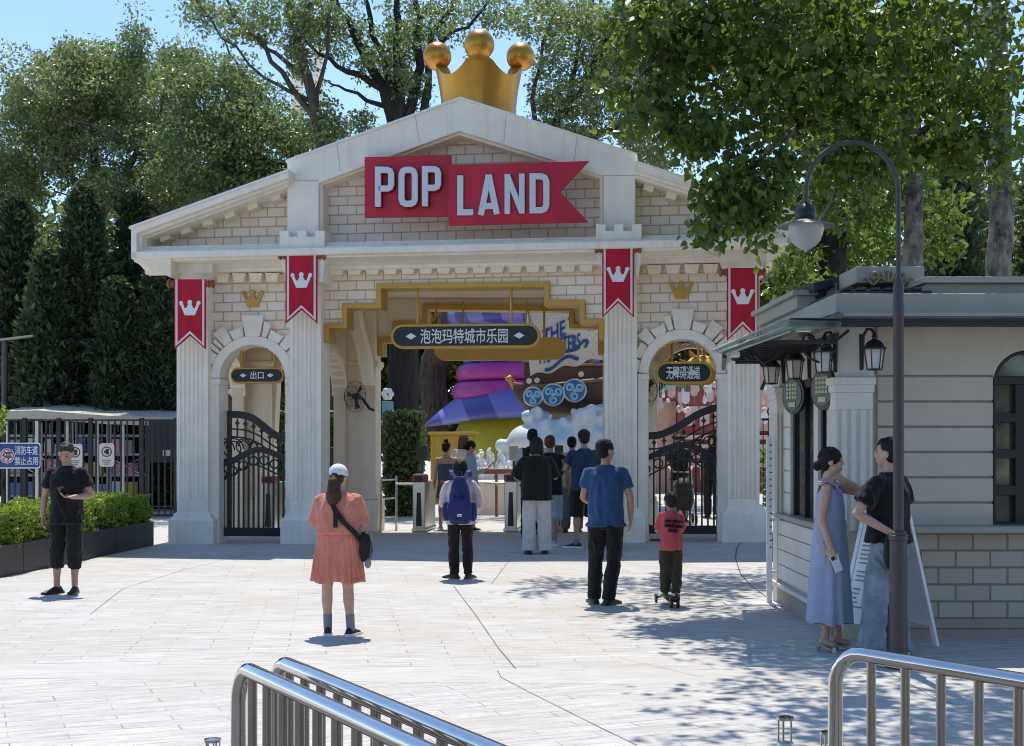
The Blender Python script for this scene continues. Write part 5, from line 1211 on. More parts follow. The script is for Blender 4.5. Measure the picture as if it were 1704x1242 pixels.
def person(label, pos, H, rz, skin, hair=None, hairm=None, yaw=0, pitch=0, g_=1.0, shl=1.0, arms=None, legs=None, lean=(0, 0), shirt=None, pants=None, skirt=None, shoes=None, voxel=.009, seed=1, hs=1.0, face=False, socks=None, curl=35, belly=0, cap=None, hip=1.0):
    s = H/1.70; root = empty('person', pos, label, 'person', rz=R(rz)); Z = lambda z: z*s
    def spine(z, y=0):
        t = max(0, (z-.88)/.57); return Vector((lean[0]*t*t, y+lean[1]*t*t, 0))*s+Vector((0, 0, Z(z)))
    A = {'L': dict(sh=(-.175*shl, 0, 1.378), el=(-.212*shl-.01, -.025, 1.10), wr=(-.225*shl-.01, .045, .87), hd=(.05, .12, -1), pn=(1, 0, 0)), 'R': dict(sh=(.175*shl, 0, 1.378), el=(.212*shl+.01, -.025, 1.10), wr=(.225*shl+.01, .045, .87), hd=(-.05, .12, -1), pn=(-1, 0, 0))}
    for k in (arms or {}): A[k].update(arms[k])
    for k in 'LR':
        q = spine(A[k]['sh'][2]); A[k]['S'] = Vector((A[k]['sh'][0]*s+q.x, A[k]['sh'][1]*s+q.y, q.z)); A[k]['E'] = Vector(A[k]['el'])*s; A[k]['W'] = Vector(A[k]['wr'])*s
    Lg = {'L': dict(hp=(-.092*hip, 0, .88), kn=(-.108, .015, .475), an=(-.115, -.02, .085), toe=(-.12, 1)), 'R': dict(hp=(.092*hip, 0, .88), kn=(.108, .015, .475), an=(.115, -.02, .085), toe=(.12, 1))}
    for k in (legs or {}): Lg[k].update(legs[k])
    nb = spine(1.44, -.012); hc = spine(1.595, .012)+Vector((0, .02*math.sin(R(max(0, pitch)))*s, -.012*s*(pitch > 15)))
    M = Matrix.Translation(hc) @ Matrix.Rotation(R(yaw), 4, 'Z') @ Matrix.Rotation(R(-pitch), 4, 'X'); hs_ = s*hs
    b = MB()
    TOR = [(.80, .085, .075, -.005), (.86, .150*hip, .105, -.012), (.93, .158*hip, .112, -.010), (1.02, .140, .102, 0), (1.09, .130, .097, .004), (1.18, .140, .102, .004), (1.28, .158*shl, .107, 0), (1.36, .160*shl, .092, -.006), (1.405, .135*shl, .075, -.012), (1.43, .088, .064, -.013), (1.45, .062, .058, -.014)]
    b.loft([ring(spine(z, y+belly*math.exp(-((z-1.06)/.12)**2)*.5), rx*s*g_, (ry+belly*math.exp(-((z-1.06)/.12)**2))*s*g_, 18, sq=2.3) for z, rx, ry, y in TOR])
    limb(b, [nb-Vector((0, 0, .03*s)), nb+Vector((0, .004, .03*s)), hc-Vector((0, -.005, .06*s))], [.060*s, .052*s, .050*s])
    head_shapes(b, M, hs_)
    for k in 'LR':
        a = A[k]; sg = -1 if k == 'L' else 1
        limb(b, [a['S'], a['S'].lerp(a['E'], .5), a['E'], a['E'].lerp(a['W'], .35), a['W']], [.047*s*g_, .043*s*g_, .037*s*g_, .038*s*g_, .026*s], sub=3)
        hand(b, a['W'], a['hd'], a['pn'], -sg if not a.get('flip') else sg, s*.95, a.get('curl', curl))
        l = Lg[k]; hp, kn, an = (Vector(l[q])*s for q in ('hp', 'kn', 'an'))
        limb(b, [hp, hp.lerp(kn, .5), kn, kn.lerp(an, .3)+Vector((0, -.012*s, 0)), kn.lerp(an, .75), an], [.088*s*g_, .074*s*g_, .052*s*g_, .054*s*g_, .037*s*g_, .035*s], sub=3)
        td = Vector((l['toe'][0], l['toe'][1], 0)).normalized(); l['td'] = td
        limb(b, [an-td*.03*s-Vector((0, 0, .03*s)), an+td*.08*s-Vector((0, 0, .052*s))], [.032*s, .026*s], sub=2)
    inv = M.inverted()
    def fpick(c):
        if not face: return 0
        q = inv @ c; q = q/hs_
        if q.y < .045 or abs(q.x) > .06 or abs(q.z) > .1: return 0
        if abs(abs(q.x)-.033) < .011 and abs(q.z-.004) < .0045: return 1
        if abs(abs(q.x)-.036) < .014 and abs(q.z-.028) < .003: return 1
        if abs(q.x) < .022 and abs(q.z+.061) < .008: return 2
        return 0
    remesh(b, 'body', [skin, EYE, LIP] if face else [skin], root, voxel if not face else min(voxel, .007), 2, pick=fpick if face else None)
    if hair:
        h = MB(); hair_shapes(h, M, hs_, hair); remesh(h, 'hair', [hairm or HB], root, .008, 2, disp=.004, dscale=38, seed=seed, zs=.35)
    if cap:
        c = MB(); m3 = M.to_3x3().to_4x4()
        c.ball(M @ (Vector((0, -.012, .052))*hs_), [x*hs_ for x in (.094, .110, .088)], 20, 12, M=m3)
        yb = cap[1]; c.loft([[M @ (Vector((x, yb*y, z))*hs_) for x, y, z in r] for r in ([(-.07, .06, .035), (.07, .06, .035), (.07, .06, .047), (-.07, .06, .047)], [(-.06, .13, .028), (.06, .13, .028), (.06, .13, .038), (-.06, .13, .038)], [(-.03, .165, .018), (.03, .165, .018), (.03, .165, .026), (-.03, .165, .026)])])
        remesh(c, 'cap', [cap[0]], root, .007, 2)
    if shirt:
        m, hem, slv, ease, slr = shirt['m'], shirt.get('hem', .84), shirt.get('sleeve', .55), shirt.get('ease', .022), shirt.get('slr', .068)
        t = MB(); prof = []
        for z, rx, ry, y in [(hem, None, 0, 0)]+[q for q in TOR if q[0] > hem+.03]:
            if rx is None: rx, ry, y = shirt.get('hw', .176), shirt.get('hd', .135), 0
            bl = belly*math.exp(-((z-1.06)/.14)**2); e = ease*(1.0 if z < 1.3 else .6 if z < 1.39 else .35)
            if z < 1.2: rx = max(rx, .150); ry = max(ry, .112)
            if z > 1.44: rx, ry = .072, .066
            if z >= shirt.get('top', 9): continue
            prof.append(ring(spine(z, y+bl*.5), (rx+e)*s*g_, (ry+bl+e)*s*g_, 22, sq=2.35))
        t.loft(prof)
        for k in 'LR':
            if slv <= 0: continue
            a = A[k]; inn = a['S']*.75+spine(1.36)*.25
            if slv <= 1: limb(t, [inn, a['S'], a['S'].lerp(a['E'], slv*.5), a['S'].lerp(a['E'], slv)], [.055*s*g_, (.050+ease*.35)*s*g_, slr*.94*s*g_, slr*s*g_], sub=3, flat=True)
            else: limb(t, [inn, a['S'], a['S'].lerp(a['E'], .5), a['E'], a['E'].lerp(a['W'], slv-1)], [.055*s*g_, (.050+ease*.35)*s*g_, slr*.95*s*g_, slr*.88*s*g_, slr*.72*s*g_], sub=3, flat=True)
        remesh(t, shirt.get('name', 'shirt'), m if isinstance(m, list) else [m], root, shirt.get('vox', .011), 3, disp=shirt.get('disp', .011), dscale=shirt.get('ds', 9), seed=seed, pick=shirt.get('pick'))
    if shirt and shirt.get('top', 9) > 2 and not skirt:
        q = spine(1.437, -.013); cr_ = [q+Vector((.071*math.cos(R(a))*s*g_, .064*math.sin(R(a))*s*g_, (.004-.026*max(0, math.sin(R(a))))*s)) for a in range(0, 361, 20)]
        MB().tube(cr_, .0115*s, 7, cap=False).build('collar', shirt['m'][0] if isinstance(shirt['m'], list) else shirt['m'], root, smooth=180)
    if pants:
        m, cuff, e = pants['m'], pants.get('cuff', .06), pants.get('ease', .02); t = MB()
        t.loft([ring(spine(z, y), (rx+.004)*s*g_*hip, (ry+.004)*s*g_, 20, sq=2.3) for z, rx, ry, y in [(.79, .10, .085, -.005), (.86, .158, .112, -.012), (.93, .160, .114, -.008), (pants.get('top', 1.02), .145, .105, 0)]])
        for k in 'LR':
            l = Lg[k]; hp, kn, an = (Vector(l[q])*s for q in ('hp', 'kn', 'an')); w_ = pants.get('w', .90)
            pts, rs = [hp, hp.lerp(kn, .5)], [.095*s*g_, (.082+e*.6)*s*g_*w_]
            if cuff < .44:
                pts += [kn, kn.lerp(an, (.475-cuff)/.39*.55), Vector((kn.x+(an.x-kn.x)*(.475-cuff)/.39, kn.y+(an.y-kn.y)*(.475-cuff)/.39, Z(cuff)))]; rs += [(.060+e)*s*g_*w_, (.056+e)*s*g_*w_, (.052+e*pants.get('flare', .8))*s*g_*w_]
            else:
                q = hp.lerp(kn, (.88-cuff)/.405); pts += [q]; rs += [(.070+e)*s*g_*w_]
            limb(t, pts, rs, sub=3, flat=True)
        remesh(t, pants.get('name', 'trousers'), [m], root, .011, 2, disp=pants.get('disp', .010), dscale=pants.get('ds', 10), seed=seed+5, zs=.7)
    if skirt:
        t = MB(); n = 96; rings = []
        for i in range(15):
            k = i/14; z = skirt['top']+(skirt['hem']-skirt['top'])*k; rx = skirt['w0']+(skirt['w1']-skirt['w0'])*k**skirt.get('p', .8); ry = rx*skirt.get('asp', .72); c = spine(z, skirt.get('y', 0)); r_ = []
            for j in range(n):
                a = 2*math.pi*j/n; f = 1+skirt.get('pleat', .04)*k**.7*(math.sin(a*skirt.get('np', 17)+1.5*math.sin(3*a+seed))+.5*math.sin(a*7+seed+k*2))
                r_.append(Vector((c.x+rx*s*f*math.cos(a), c.y+ry*s*f*math.sin(a), c.z-(.012*math.sin(5*a) if i == 14 else 0))))
            rings.append(r_)
        t.loft(rings); o = t.build('skirt', skirt['m'], root, smooth=70)
    for k in 'LR':
        l = Lg[k]; an = Vector(l['an'])*s; td = l['td']; sx = Vector((td.y, -td.x, 0)); kind = (shoes or {}).get('kind', 'sneaker')
        if kind == 'heel':
            h = MB(); g0 = an-Vector((0, 0, an.z))
            h.loft([ring(g0-td*.055*s+Vector((0, 0, .055*s)), .026*s, .028*s, 10, sx, td), ring(g0-td*.06*s+Vector((0, 0, 0)), .012*s, .012*s, 10, sx, td)])
            h.loft([[g0+td*a*s+sx*w_*s*q+Vector((0, 0, zz*s)) for q, zz in ((-1, z0), (1, z0), (1, z0+.014), (-1, z0+.014))] for a, w_, z0 in ((-.07, .026, .055), (0, .03, .04), (.07, .038, .012), (.13, .040, .0), (.17, .022, .0))])
            h.loft([[g0+td*a*s+sx*w_*s*q+Vector((0, 0, zz*s)) for q, zz in ((-1, .0), (1, .0), (.9, .045), (-.9, .045))] for a, w_ in ((.075, .042), (.105, .043))])
            h.build('shoe', shoes['m'], root, smooth=50); continue
        up = MB(); z0 = an.z-.085*s; g0 = Vector((an.x, an.y, z0)); q = [(-.075, .030, .045), (-.05, .038, .085), (-.01, .040, .098), (.04, .042, .080), (.10, .046, .055), (.155, .042, .042), (.19, .026, .030)]
        up.loft([[g0+td*a*s+sx*(w_*s*math.cos(R(th)))+Vector((0, 0, max(.012, h_*max(0, math.sin(R(th)))**.7)*s if math.sin(R(th)) > 0 else .012*s)) for th in range(0, 360, 24)] for a, w_, h_ in q])
        o = up.build('shoe', shoes['m'], root, smooth=60)
        so = MB(); so.loft([[g0+td*a*s+sx*q_*(w_+.006)*s+Vector((0, 0, zz*s)) for q_, zz in ((-1, 0), (1, 0), (1.0, .026), (-1.0, .026))] for a, w_, _ in [(-.088, .022, 0)]+q+[(.205, .014, 0)]]); so.build('sole', shoes.get('sole', M_BLACK), o, smooth=50)
        if socks:
            limb(MB(), [an-Vector((0, 0, .03*s)), an+(Vector(l['kn'])*s-an)*socks[1]], [.043*s, .046*s]).build('sock', socks[0], root, smooth=180)
    return root, dict(M=M, s=s, hs=hs_, spine=spine, A=A)
def strip(name, pts, wd, th, m, parent, nrm=None):
    """flat strap following points"""
    t = MB(); pts = [Vector(p) for p in pts]; rings = []
    for i, p in enumerate(pts):
        d = (pts[min(i+1, len(pts)-1)]-pts[max(i-1, 0)]).normalized(); nn = Vector(nrm[i] if nrm else (0, -1, 0)); w_ = d.cross(nn).normalized()*wd/2; nn = nn.normalized()*th
        rings.append([p-w_, p+w_, p+w_+nn, p-w_+nn])
    return t.loft(rings).build(name, m, parent, smooth=40)
def soft_box(name, c, half, m, parent=None, sq=3.2, disp=.006, seed=1, taper=1.0, vox=.010, rot=None):
    t = MB(); rg = []
    for z in (-1, -.94, -.75, -.3, .2, .65, .9, 1):
        k = (1-abs(z)**4*.35)*(1+(taper-1)*(z+1)/2); rg.append([Vector(c)+((rot or Matrix()) @ v) for v in ring((0, 0, z*half[2]), half[0]*k, half[1]*k, 20, sq=sq)])
    t.loft(rg); return remesh(t, name, [m], parent, vox, 3, disp=disp, dscale=12, seed=seed)
C_BLK = cloth_mat('black_jersey', (.010, .010, .011)); C_BLK2 = cloth_mat('black_trouser', (.013, .013, .014)); C_CORAL = cloth_mat('coral_linen', (.60, .22, .155), 300, .14, fold=.8)
C_BLUE = cloth_mat('blue_tee', (.030, .070, .165)); C_NAVY = cloth_mat('navy_tee', (.020, .040, .085)); C_PINK = cloth_mat('pale_pink_shirt', (.60, .46, .50)); C_MAR = cloth_mat('maroon_trouser', (.022, .012, .012))
C_WHITE = cloth_mat('white_trouser', (.52, .50, .48)); C_DENIM = cloth_mat('light_denim', (.30, .36, .42), 500, .2); C_GREY = cloth_mat('grey_shirt', (.36, .37, .36)); C_GREYT = cloth_mat('grey_trouser', (.14, .14, .14))
C_ROSE = cloth_mat('rose_tee', (.56, .10, .11)); C_OLIVE = cloth_mat('olive_trouser', (.055, .048, .030)); C_LAV = cloth_mat('lavender_dress', (.32, .36, .49), 350, .06, fold=.35); C_SKYB = cloth_mat('pale_blue_shirt', (.36, .46, .56)); C_BEIGE = cloth_mat('beige_trouser', (.48, .43, .36)); C_DEN2 = cloth_mat('mid_denim', (.07, .11, .17)); C_JEAN = cloth_mat('washed_jean', (.22, .27, .31), 450, .28, fold=.9)
C_BPK = cloth_mat('blue_nylon', (.018, .028, .12), 500, .1, .6, .6); C_SOCK = cloth_mat('grey_sock', (.22, .24, .27)); C_CAPW = cloth_mat('white_cap_cloth', (.66, .66, .68), fold=.15); C_CAPB = cloth_mat('dark_cap_cloth', (.014, .014, .016), fold=.15); C_BAG = cloth_mat('black_nylon', (.012, .012, .013), 500, .1, .55, .5)
S_BLK = dict(m=mat('black_shoe', (.012, .012, .012), .55, bmp=.3, bscale=300), sole=M_BLACK); S_BW = dict(m=mat('black_shoe', (.012, .012, .012), .55), sole=M_WHITE); S_WHT = dict(m=mat('pale_shoe', (.42, .40, .38), .6, bmp=.3), sole=M_WHITE); S_GRN = dict(m=mat('olive_shoe', (.10, .12, .04), .6, bmp=.3, var=.5, scale=30), sole=mat('lime_sole', (.30, .34, .08), .6)); S_SLV = dict(m=mat('silver_sandal', (.40, .39, .38), .3, .4), kind='heel')
phone_m = mat('phone_body', (.015, .016, .02), .2, bmp=0)
def phone(parent_label, loc, rot, m=phone_m, lens=False):
    t = empty('phone', loc, parent_label, 'phone'); t.rotation_euler = rot
    MB().box(-.037, .037, -.004, .004, -.076, .076).build('case', m, t, bevel=.006)
    MB().box(-.034, .034, .0042, .005, -.073, .073).build('screen', M_WIN, t)
    c = MB(); c.box(-.033, -.001, -.0075, -.0042, .036, .071)
    o = c.build('camera_bump', M_BLACK if lens else m, t, bevel=.003); return t
def local(root, p):
    a = root.rotation_euler.z; p = Vector(p); return root.location+Vector((p.x*math.cos(a)-p.y*math.sin(a), p.x*math.sin(a)+p.y*math.cos(a), p.z))

# man in black by the planter
r, k = person('man in black tee and three quarter trousers looking down at a phone by the planter', on_ground(111, 988), 1.70, 176, SK1, 'shorttop', hair_mat('greying_hair', (.03, .028, .026)), yaw=3, pitch=25, g_=1.0, seed=1, face=True,
    arms={'R': dict(el=(.265, -.03, 1.10), wr=(.262, .045, .87)), 'L': dict(el=(-.285, -.01, 1.11), wr=(-.135, .19, 1.10), hd=(.85, .42, .12), pn=(.1, .15, 1), curl=50)}, shirt=dict(m=C_BLK, hem=.80, sleeve=.62, ease=.026, slr=.072, hw=.178), pants=dict(m=C_BLK2, cuff=.29, ease=.030), shoes=S_BLK, legs={'L': dict(kn=(-.10, .02, .475), an=(-.085, -.02, .085), toe=(-.15, 1)), 'R': dict(kn=(.105, .02, .475), an=(.115, .0, .085), toe=(.55, 1))})
phone('black phone held up by the man in black at the planter', local(r, (-.045, .245, 1.175)), (R(-50), R(20), R(180+10)))
# woman in the coral dress
r, k = person('woman seen from behind in a coral smock dress with white cap and ponytail', on_ground(563, 1057), 1.50, -4, SK2, 'tail', HBR, yaw=-12, pitch=4, g_=1.07, seed=2, face=False,
    arms={'L': dict(el=(-.235, .06, 1.11), wr=(-.13, .24, 1.18), hd=(.5, .6, .4), pn=(.5, -.2, -.5)), 'R': dict(el=(.235, .06, 1.11), wr=(.13, .24, 1.18), hd=(-.5, .6, .4), pn=(-.5, -.2, -.5))}, shirt=dict(m=C_CORAL, hem=1.03, sleeve=.98, ease=.045, slr=.076, hw=.165, hd=.115, disp=.010, ds=10, name='dress_top'),
    skirt=dict(m=C_CORAL, top=1.06, hem=.545, w0=.19, w1=.262, asp=.74, pleat=.085, np=23, p=.6), shoes=S_BW, socks=(C_SOCK, .33), cap=(C_CAPW, 1), legs={'L': dict(kn=(-.115, .0, .475), an=(-.105, -.01, .085), toe=(-.2, 1)), 'R': dict(kn=(.10, .0, .475), an=(.135, -.04, .085), toe=(.35, 1))})
s = k['s']; strip('bag_strap', [Vector(p)*s for p in ((-.07, -.04, 1.455), (-.06, -.125, 1.40), (.0, -.185, 1.28), (.10, -.195, 1.15), (.20, -.14, 1.04), (.255, -.05, .95))], .045, .006, C_BAG, r, [(0, -.6, 1), (0, -1, .4), (0, -1, 0), (0, -1, 0), (.5, -1, 0), (1, -.4, 0)])
strip('strap_tail', [Vector(p)*s for p in ((.01, -.195, 1.29), (.012, -.20, 1.2), (.012, -.205, 1.10))], .04, .008, C_BAG, r)
bg_ = soft_box('crossbody_bag', local(r, Vector((.285, -.02, .90))*s), (.055, .085, .13), C_BAG, None, seed=4); tag(bg_, 'black rounded crossbody bag at the hip of the woman in coral', 'bag')
tag(remesh(MB().ball(local(r, Vector((.315, -.07, .74))*s), (.03, .03, .05)), 'bag_charm', [cloth_mat('grey_plush', (.25, .25, .28), fold=.9)], None, .009, 1, disp=.006, dscale=40), 'grey plush charm hanging below the black crossbody bag', 'charm')
# woman with the blue backpack
r, k = person('woman with black bob and pale pink shirt carrying a blue backpack in the sun edge', on_ground(766, 963), 1.47, 0, SK2, 'bob', HB, pitch=8, g_=.98, hs=1.06, seed=3, arms={'L': dict(el=(-.25, .03, 1.10), wr=(-.16, .25, 1.06), hd=(.5, .8, .2), pn=(.4, 0, .8)), 'R': dict(el=(.28, .0, 1.08), wr=(.21, .22, .97), hd=(-.2, .9, 0), pn=(-.4, 0, .8))},
    shirt=dict(m=C_PINK, hem=.80, sleeve=1.85, ease=.035, slr=.082, disp=.010), pants=dict(m=C_MAR, cuff=.075, ease=.026, disp=.010), shoes=S_BLK, legs={'L': dict(kn=(-.10, .01, .475), an=(-.085, .0, .085), toe=(-.9, .6)), 'R': dict(kn=(.10, .02, .475), an=(.12, -.03, .085), toe=(.5, 1))})
s = k['s']
bp = empty('backpack', local(r, (0, -.20*s, .92*s)), 'royal blue backpack with side pockets on the back of the woman with the bob', 'backpack')
soft_box('main_pouch', (0, -.02, .20), (.165, .095, .29), C_BPK, bp, sq=2.8, taper=.55, disp=.010, seed=5)
soft_box('front_pocket', (0, -.095, .08), (.15, .05, .145), C_BPK, bp, sq=3, disp=.008, seed=6)
for q in (-1, 1): soft_box('side_pocket', (q*.17, -.02, .06), (.04, .065, .12), C_BPK, bp, seed=7+q)
strip('top_handle', [(-.03, -.05, .50), (-.025, -.06, .55), (.025, -.06, .55), (.03, -.05, .50)], .02, .005, C_BPK, bp)
for q in (-1, 1): strip('shoulder_strap', [(q*.06, -.03, .46), (q*.10, .02, .54), (q*.115, .12, .56), (q*.12, .20, .48)], .05, .010, C_BPK, bp, [(0, -1, .5), (0, -.6, 1), (0, 0, 1), (0, 1, .5)])
mm = MB(); mm.box(-.03, .03, -.147, -.1445, .0, .008); mm.box(-.03, .03, -.147, -.1445, .014, .03); mm.build('pocket_patch', M_WHITE, bp)
# queue in the passage
r, k = person('woman in loose black tee and white wide trousers with her back turned', on_ground(893, 922), 1.71, 2, SK2, 'bob', HB, yaw=0, pitch=10, g_=1.12, hs=.98, seed=4, voxel=.010, arms={'L': dict(el=(-.30, .06, 1.12), wr=(-.17, .26, 1.08), hd=(.6, .6, 0), pn=(.3, 0, .8)), 'R': dict(el=(.28, .06, 1.13), wr=(.27, .10, 1.12), hd=(-.3, .8, .2), pn=(-.5, 0, .8))},
    shirt=dict(m=C_BLK, hem=.80, sleeve=.95, ease=.04, slr=.085, hw=.175), pants=dict(m=C_WHITE, cuff=.05, ease=.04, flare=1.4, top=1.0), shoes=S_BLK)
s = k['s']; strip('bag_strap', [Vector(p)*s for p in ((.13, -.09, 1.42), (.06, -.165, 1.32), (-.06, -.185, 1.18), (-.17, -.16, 1.05))], .012, .004, C_BAG, r, [(0, -.6, 1), (0, -1, .2), (0, -1, 0), (-.4, -1, 0)])
r, k = person('man in black and white jersey at the front of the queue by the turnstile', on_ground(886, 896), 1.83, 0, SK3, 'short', HB, pitch=14, g_=1.0, seed=5, voxel=.011, shirt=dict(m=[C_BLK, C_WHITE], hem=.82, sleeve=.6, ease=.03, pick=lambda c: 1 if (abs(c.x) > .17 and c.z > 1.3) or (abs(c.x-.0) < .05 and 1.36 < c.z < 1.46) else 0), pants=dict(m=C_BLK2, cuff=.06), shoes=S_BLK,
    arms={'L': dict(el=(-.25, .05, 1.12), wr=(-.14, .26, 1.15), hd=(.5, .7, .2)), 'R': dict(el=(.25, .05, 1.12), wr=(.14, .26, 1.15), hd=(-.5, .7, .2))})
r, k = person('man in black sleeveless top and pale denim shorts in the queue', on_ground(915, 908), 1.72, -3, SK3, 'short', HRED, pitch=6, g_=1.04, seed=6, voxel=.010, shirt=dict(m=C_BLK, hem=.80, sleeve=.12, ease=.026, slr=.075), pants=dict(m=C_DENIM, cuff=.40, ease=.045, name='shorts'), shoes=S_WHT, socks=(C_SOCK, .15), legs={'L': dict(kn=(-.09, .14, .48), an=(-.09, .18, .09)), 'R': dict(kn=(.10, .0, .475), an=(.07, -.05, .085))},
    arms={'R': dict(el=(.285, -.03, 1.10), wr=(.29, .04, .88)), 'L': dict(el=(-.25, .05, 1.12), wr=(-.2, .22, 1.05), hd=(.3, .9, 0))})
r, k = person('man in pale grey shirt with bold black back print past the turnstile', on_ground(952, 886), 1.70, -8, SK1, 'short', HB, yaw=-15, pitch=6, g_=1.05, seed=7, voxel=.011, shirt=dict(m=C_GREY, hem=.82, sleeve=.85, ease=.045, slr=.085), pants=dict(m=C_GREYT, cuff=.07, ease=.035), shoes=S_BLK)
s = k['s']
pm = MB(); X0 = .03
for pts in ([(-.02, 1.40), (.05, 1.33), (-.02, 1.30), (.06, 1.38)], [(.02, 1.26), (.07, 1.24), (.02, 1.19), (.07, 1.16)], [(-.01, 1.11), (.08, 1.11), (-.0, 1.00), (.09, 1.00)]): stroke(pm, [(x*s+X0, z*s) for x, z in pts], .026, -.185, -.12)
pm.build('back_print', C_BLK, r)
strip('bag_strap', [Vector(p)*s for p in ((.10, -.10, 1.42), (.0, -.172, 1.28), (-.12, -.165, 1.13), (-.2, -.08, 1.02))], .035, .006, C_BAG, r, [(0, -.6, 1), (0, -1, .2), (-.2, -1, 0), (-1, -.6, 0)])
r, k = person('man in dark blue tee, black shorts and dark cap at the right of the queue', on_ground(972, 912), 1.80, 6, SK1, 'crop', HB, yaw=4, pitch=10, g_=1.0, seed=8, voxel=.010, shirt=dict(m=C_NAVY, hem=.84, sleeve=.62, ease=.03, slr=.075), pants=dict(m=C_BLK2, cuff=.46, ease=.04, name='shorts'), shoes=S_BW, socks=(C_SOCK, .12), cap=(C_CAPB, 1), legs={'L': dict(toe=(-.9, .5)), 'R': dict()},
    arms={'L': dict(el=(-.27, .06, 1.14), wr=(-.16, .2, 1.22), hd=(.4, .6, .5))})
# man in the blue tee
r, k = person('man in blue tee and black trousers looking sideways', on_ground(1008, 1006), 1.73, -4, SK1, 'short', HB, yaw=-52, pitch=2, g_=1.0, shl=1.02, seed=9, face=True, shirt=dict(m=C_BLUE, hem=.82, sleeve=.60, ease=.028, slr=.074, hw=.185), pants=dict(m=C_BLK2, cuff=.055, ease=.024, disp=.009), shoes=S_BLK,
    arms={'R': dict(el=(.255, -.03, 1.10), wr=(.262, .09, .88), hd=(-.05, .25, -1), curl=45), 'L': dict(el=(-.235, .02, 1.11), wr=(-.12, .22, 1.02), hd=(.5, .7, 0), pn=(.4, 0, .8))}, legs={'L': dict(kn=(-.10, .06, .475), an=(-.12, .06, .085), toe=(-.3, 1)), 'R': dict(kn=(.085, .0, .475), an=(.03, -.05, .085), toe=(.75, 1))})
MB().tube([local(r, (.25, .14, .78)), local(r, (.235, .20, .735))], .005, 6).build('cigarette', M_WHITE); tag(bpy.data.objects['cigarette'], 'white cigarette in the hanging hand of the man in blue tee', 'cigarette')
# boy with the kick scooter
bpz = on_ground(1116, 1007)
r, k = person('small boy in rose red tee with black lettering standing on a kick scooter', bpz+Vector((0, 0, .075)), 1.08, 6, SK1, 'short', hair_mat('child_hair', (.022, .016, .013)), yaw=14, pitch=8, g_=1.0, hs=1.30, shl=.88, seed=10, shirt=dict(m=C_ROSE, hem=.80, sleeve=.85, ease=.028, slr=.074, hw=.165, hd=.13), pants=dict(m=C_OLIVE, cuff=.10, ease=.040, disp=.012), shoes=S_GRN,
    arms={'L': dict(el=(-.20, .06, 1.10), wr=(-.17, .30, 1.10), hd=(.2, .9, .1), pn=(.3, 0, -.9)), 'R': dict(el=(.20, .06, 1.10), wr=(.17, .30, 1.10), hd=(-.2, .9, .1), pn=(-.3, 0, -.9))}, legs={'L': dict(kn=(-.08, .03, .475), an=(-.06, .12, .085)), 'R': dict(kn=(.10, .01, .475), an=(.075, -.10, .085), toe=(.25, 1))})
s = k['s']; tx = MB()
for i, (q, w_) in enumerate((('JUST START', .105), ('SLOW AND', .095), ('EASE.', .052))): text_mb(tx, q, -w_+.005, w_+.005, (1.255-.075*i)*s, (1.305-.075*i)*s, -.215*s-.008*i, .05, .016, M=Matrix.Translation((0, 0, .8)) @ Matrix.Rotation(R(4), 4, 'Y') @ Matrix.Translation((0, 0, -.8)))
tx.build('back_lettering', C_BLK, r)
t = empty('kick_scooter', bpz, 'small black three wheeled kick scooter under the boy in rose red', 'scooter', rz=R(2))
MB().box(-.055, .055, -.24, .22, .055, .074).build('deck', M_DARK, t, bevel=.008)
MB().tube([(0, .24, .07), (0, .30, .20), (0, .34, .66)], .016, 8).build('stem', M_BRUSH, t, smooth=60); MB().tube([(-.17, .34, .66), (.17, .34, .66)], .014, 8).build('handlebar', M_BLACK, t, smooth=60)
for x, y in ((-.12, .25), (.12, .25), (.035, -.27), (-.035, -.27)):
    MB().lathe([(.02, -.014), (.046, -.012), (.05, -.005), (.05, .005), (.046, .012), (.02, .014)], n=18, M=Matrix.Translation((x, y, .05)) @ Matrix.Rotation(R(90), 4, 'Y')).build('wheel', M_BLACK, t, smooth=50)
MB().tube([(-.12, .25, .052), (0, .23, .075), (.12, .25, .052)], .012, 6).build('axle', M_BLACK, t)
MB().loft([[Vector((x, y, z)) for x, z in ((-.05, .10), (.05, .10), (.05, .115), (-.05, .115))] for y in (-.33, -.2)]).build('brake', M_DARK, t)
# couple by the kiosk
r, k = person('woman in long lavender sleeveless dress touching her neck and holding a white phone', on_ground(1381, 1083), 1.67, -112, SK2, 'lowbun', HB, yaw=14, pitch=2, g_=.95, shl=.93, seed=11, face=True, hs=.98,
    arms={'R': dict(el=(.235, -.03, 1.115), wr=(.225, .045, .88), hd=(-.1, .12, -1), curl=40), 'L': dict(el=(-.20, .27, 1.32), wr=(-.06, .11, 1.435), hd=(.75, -.45, .35), pn=(.1, -.8, -.1), curl=55)}, shirt=dict(m=C_LAV, hem=1.08, sleeve=0, ease=.012, top=1.37, hw=.122, hd=.095, disp=.003, name='bodice'), skirt=dict(m=C_LAV, top=1.12, hem=.245, w0=.140, w1=.222, asp=.86, pleat=.045, np=9, p=.72), shoes=S_SLV, legs={'L': dict(an=(-.06, .06, .115)), 'R': dict(an=(.07, -.03, .115))})
s = k['s']
for q in (-1, 1): strip('dress_strap', [Vector(p)*s for p in ((q*.095, .088, 1.33), (q*.098, .062, 1.39), (q*.10, -.005, 1.424), (q*.098, -.07, 1.385), (q*.095, -.085, 1.33))], .052, .006, C_LAV, r, [(0, 1, .1), (0, .8, .8), (0, 0, 1), (0, -.8, .8), (0, -1, .1)])
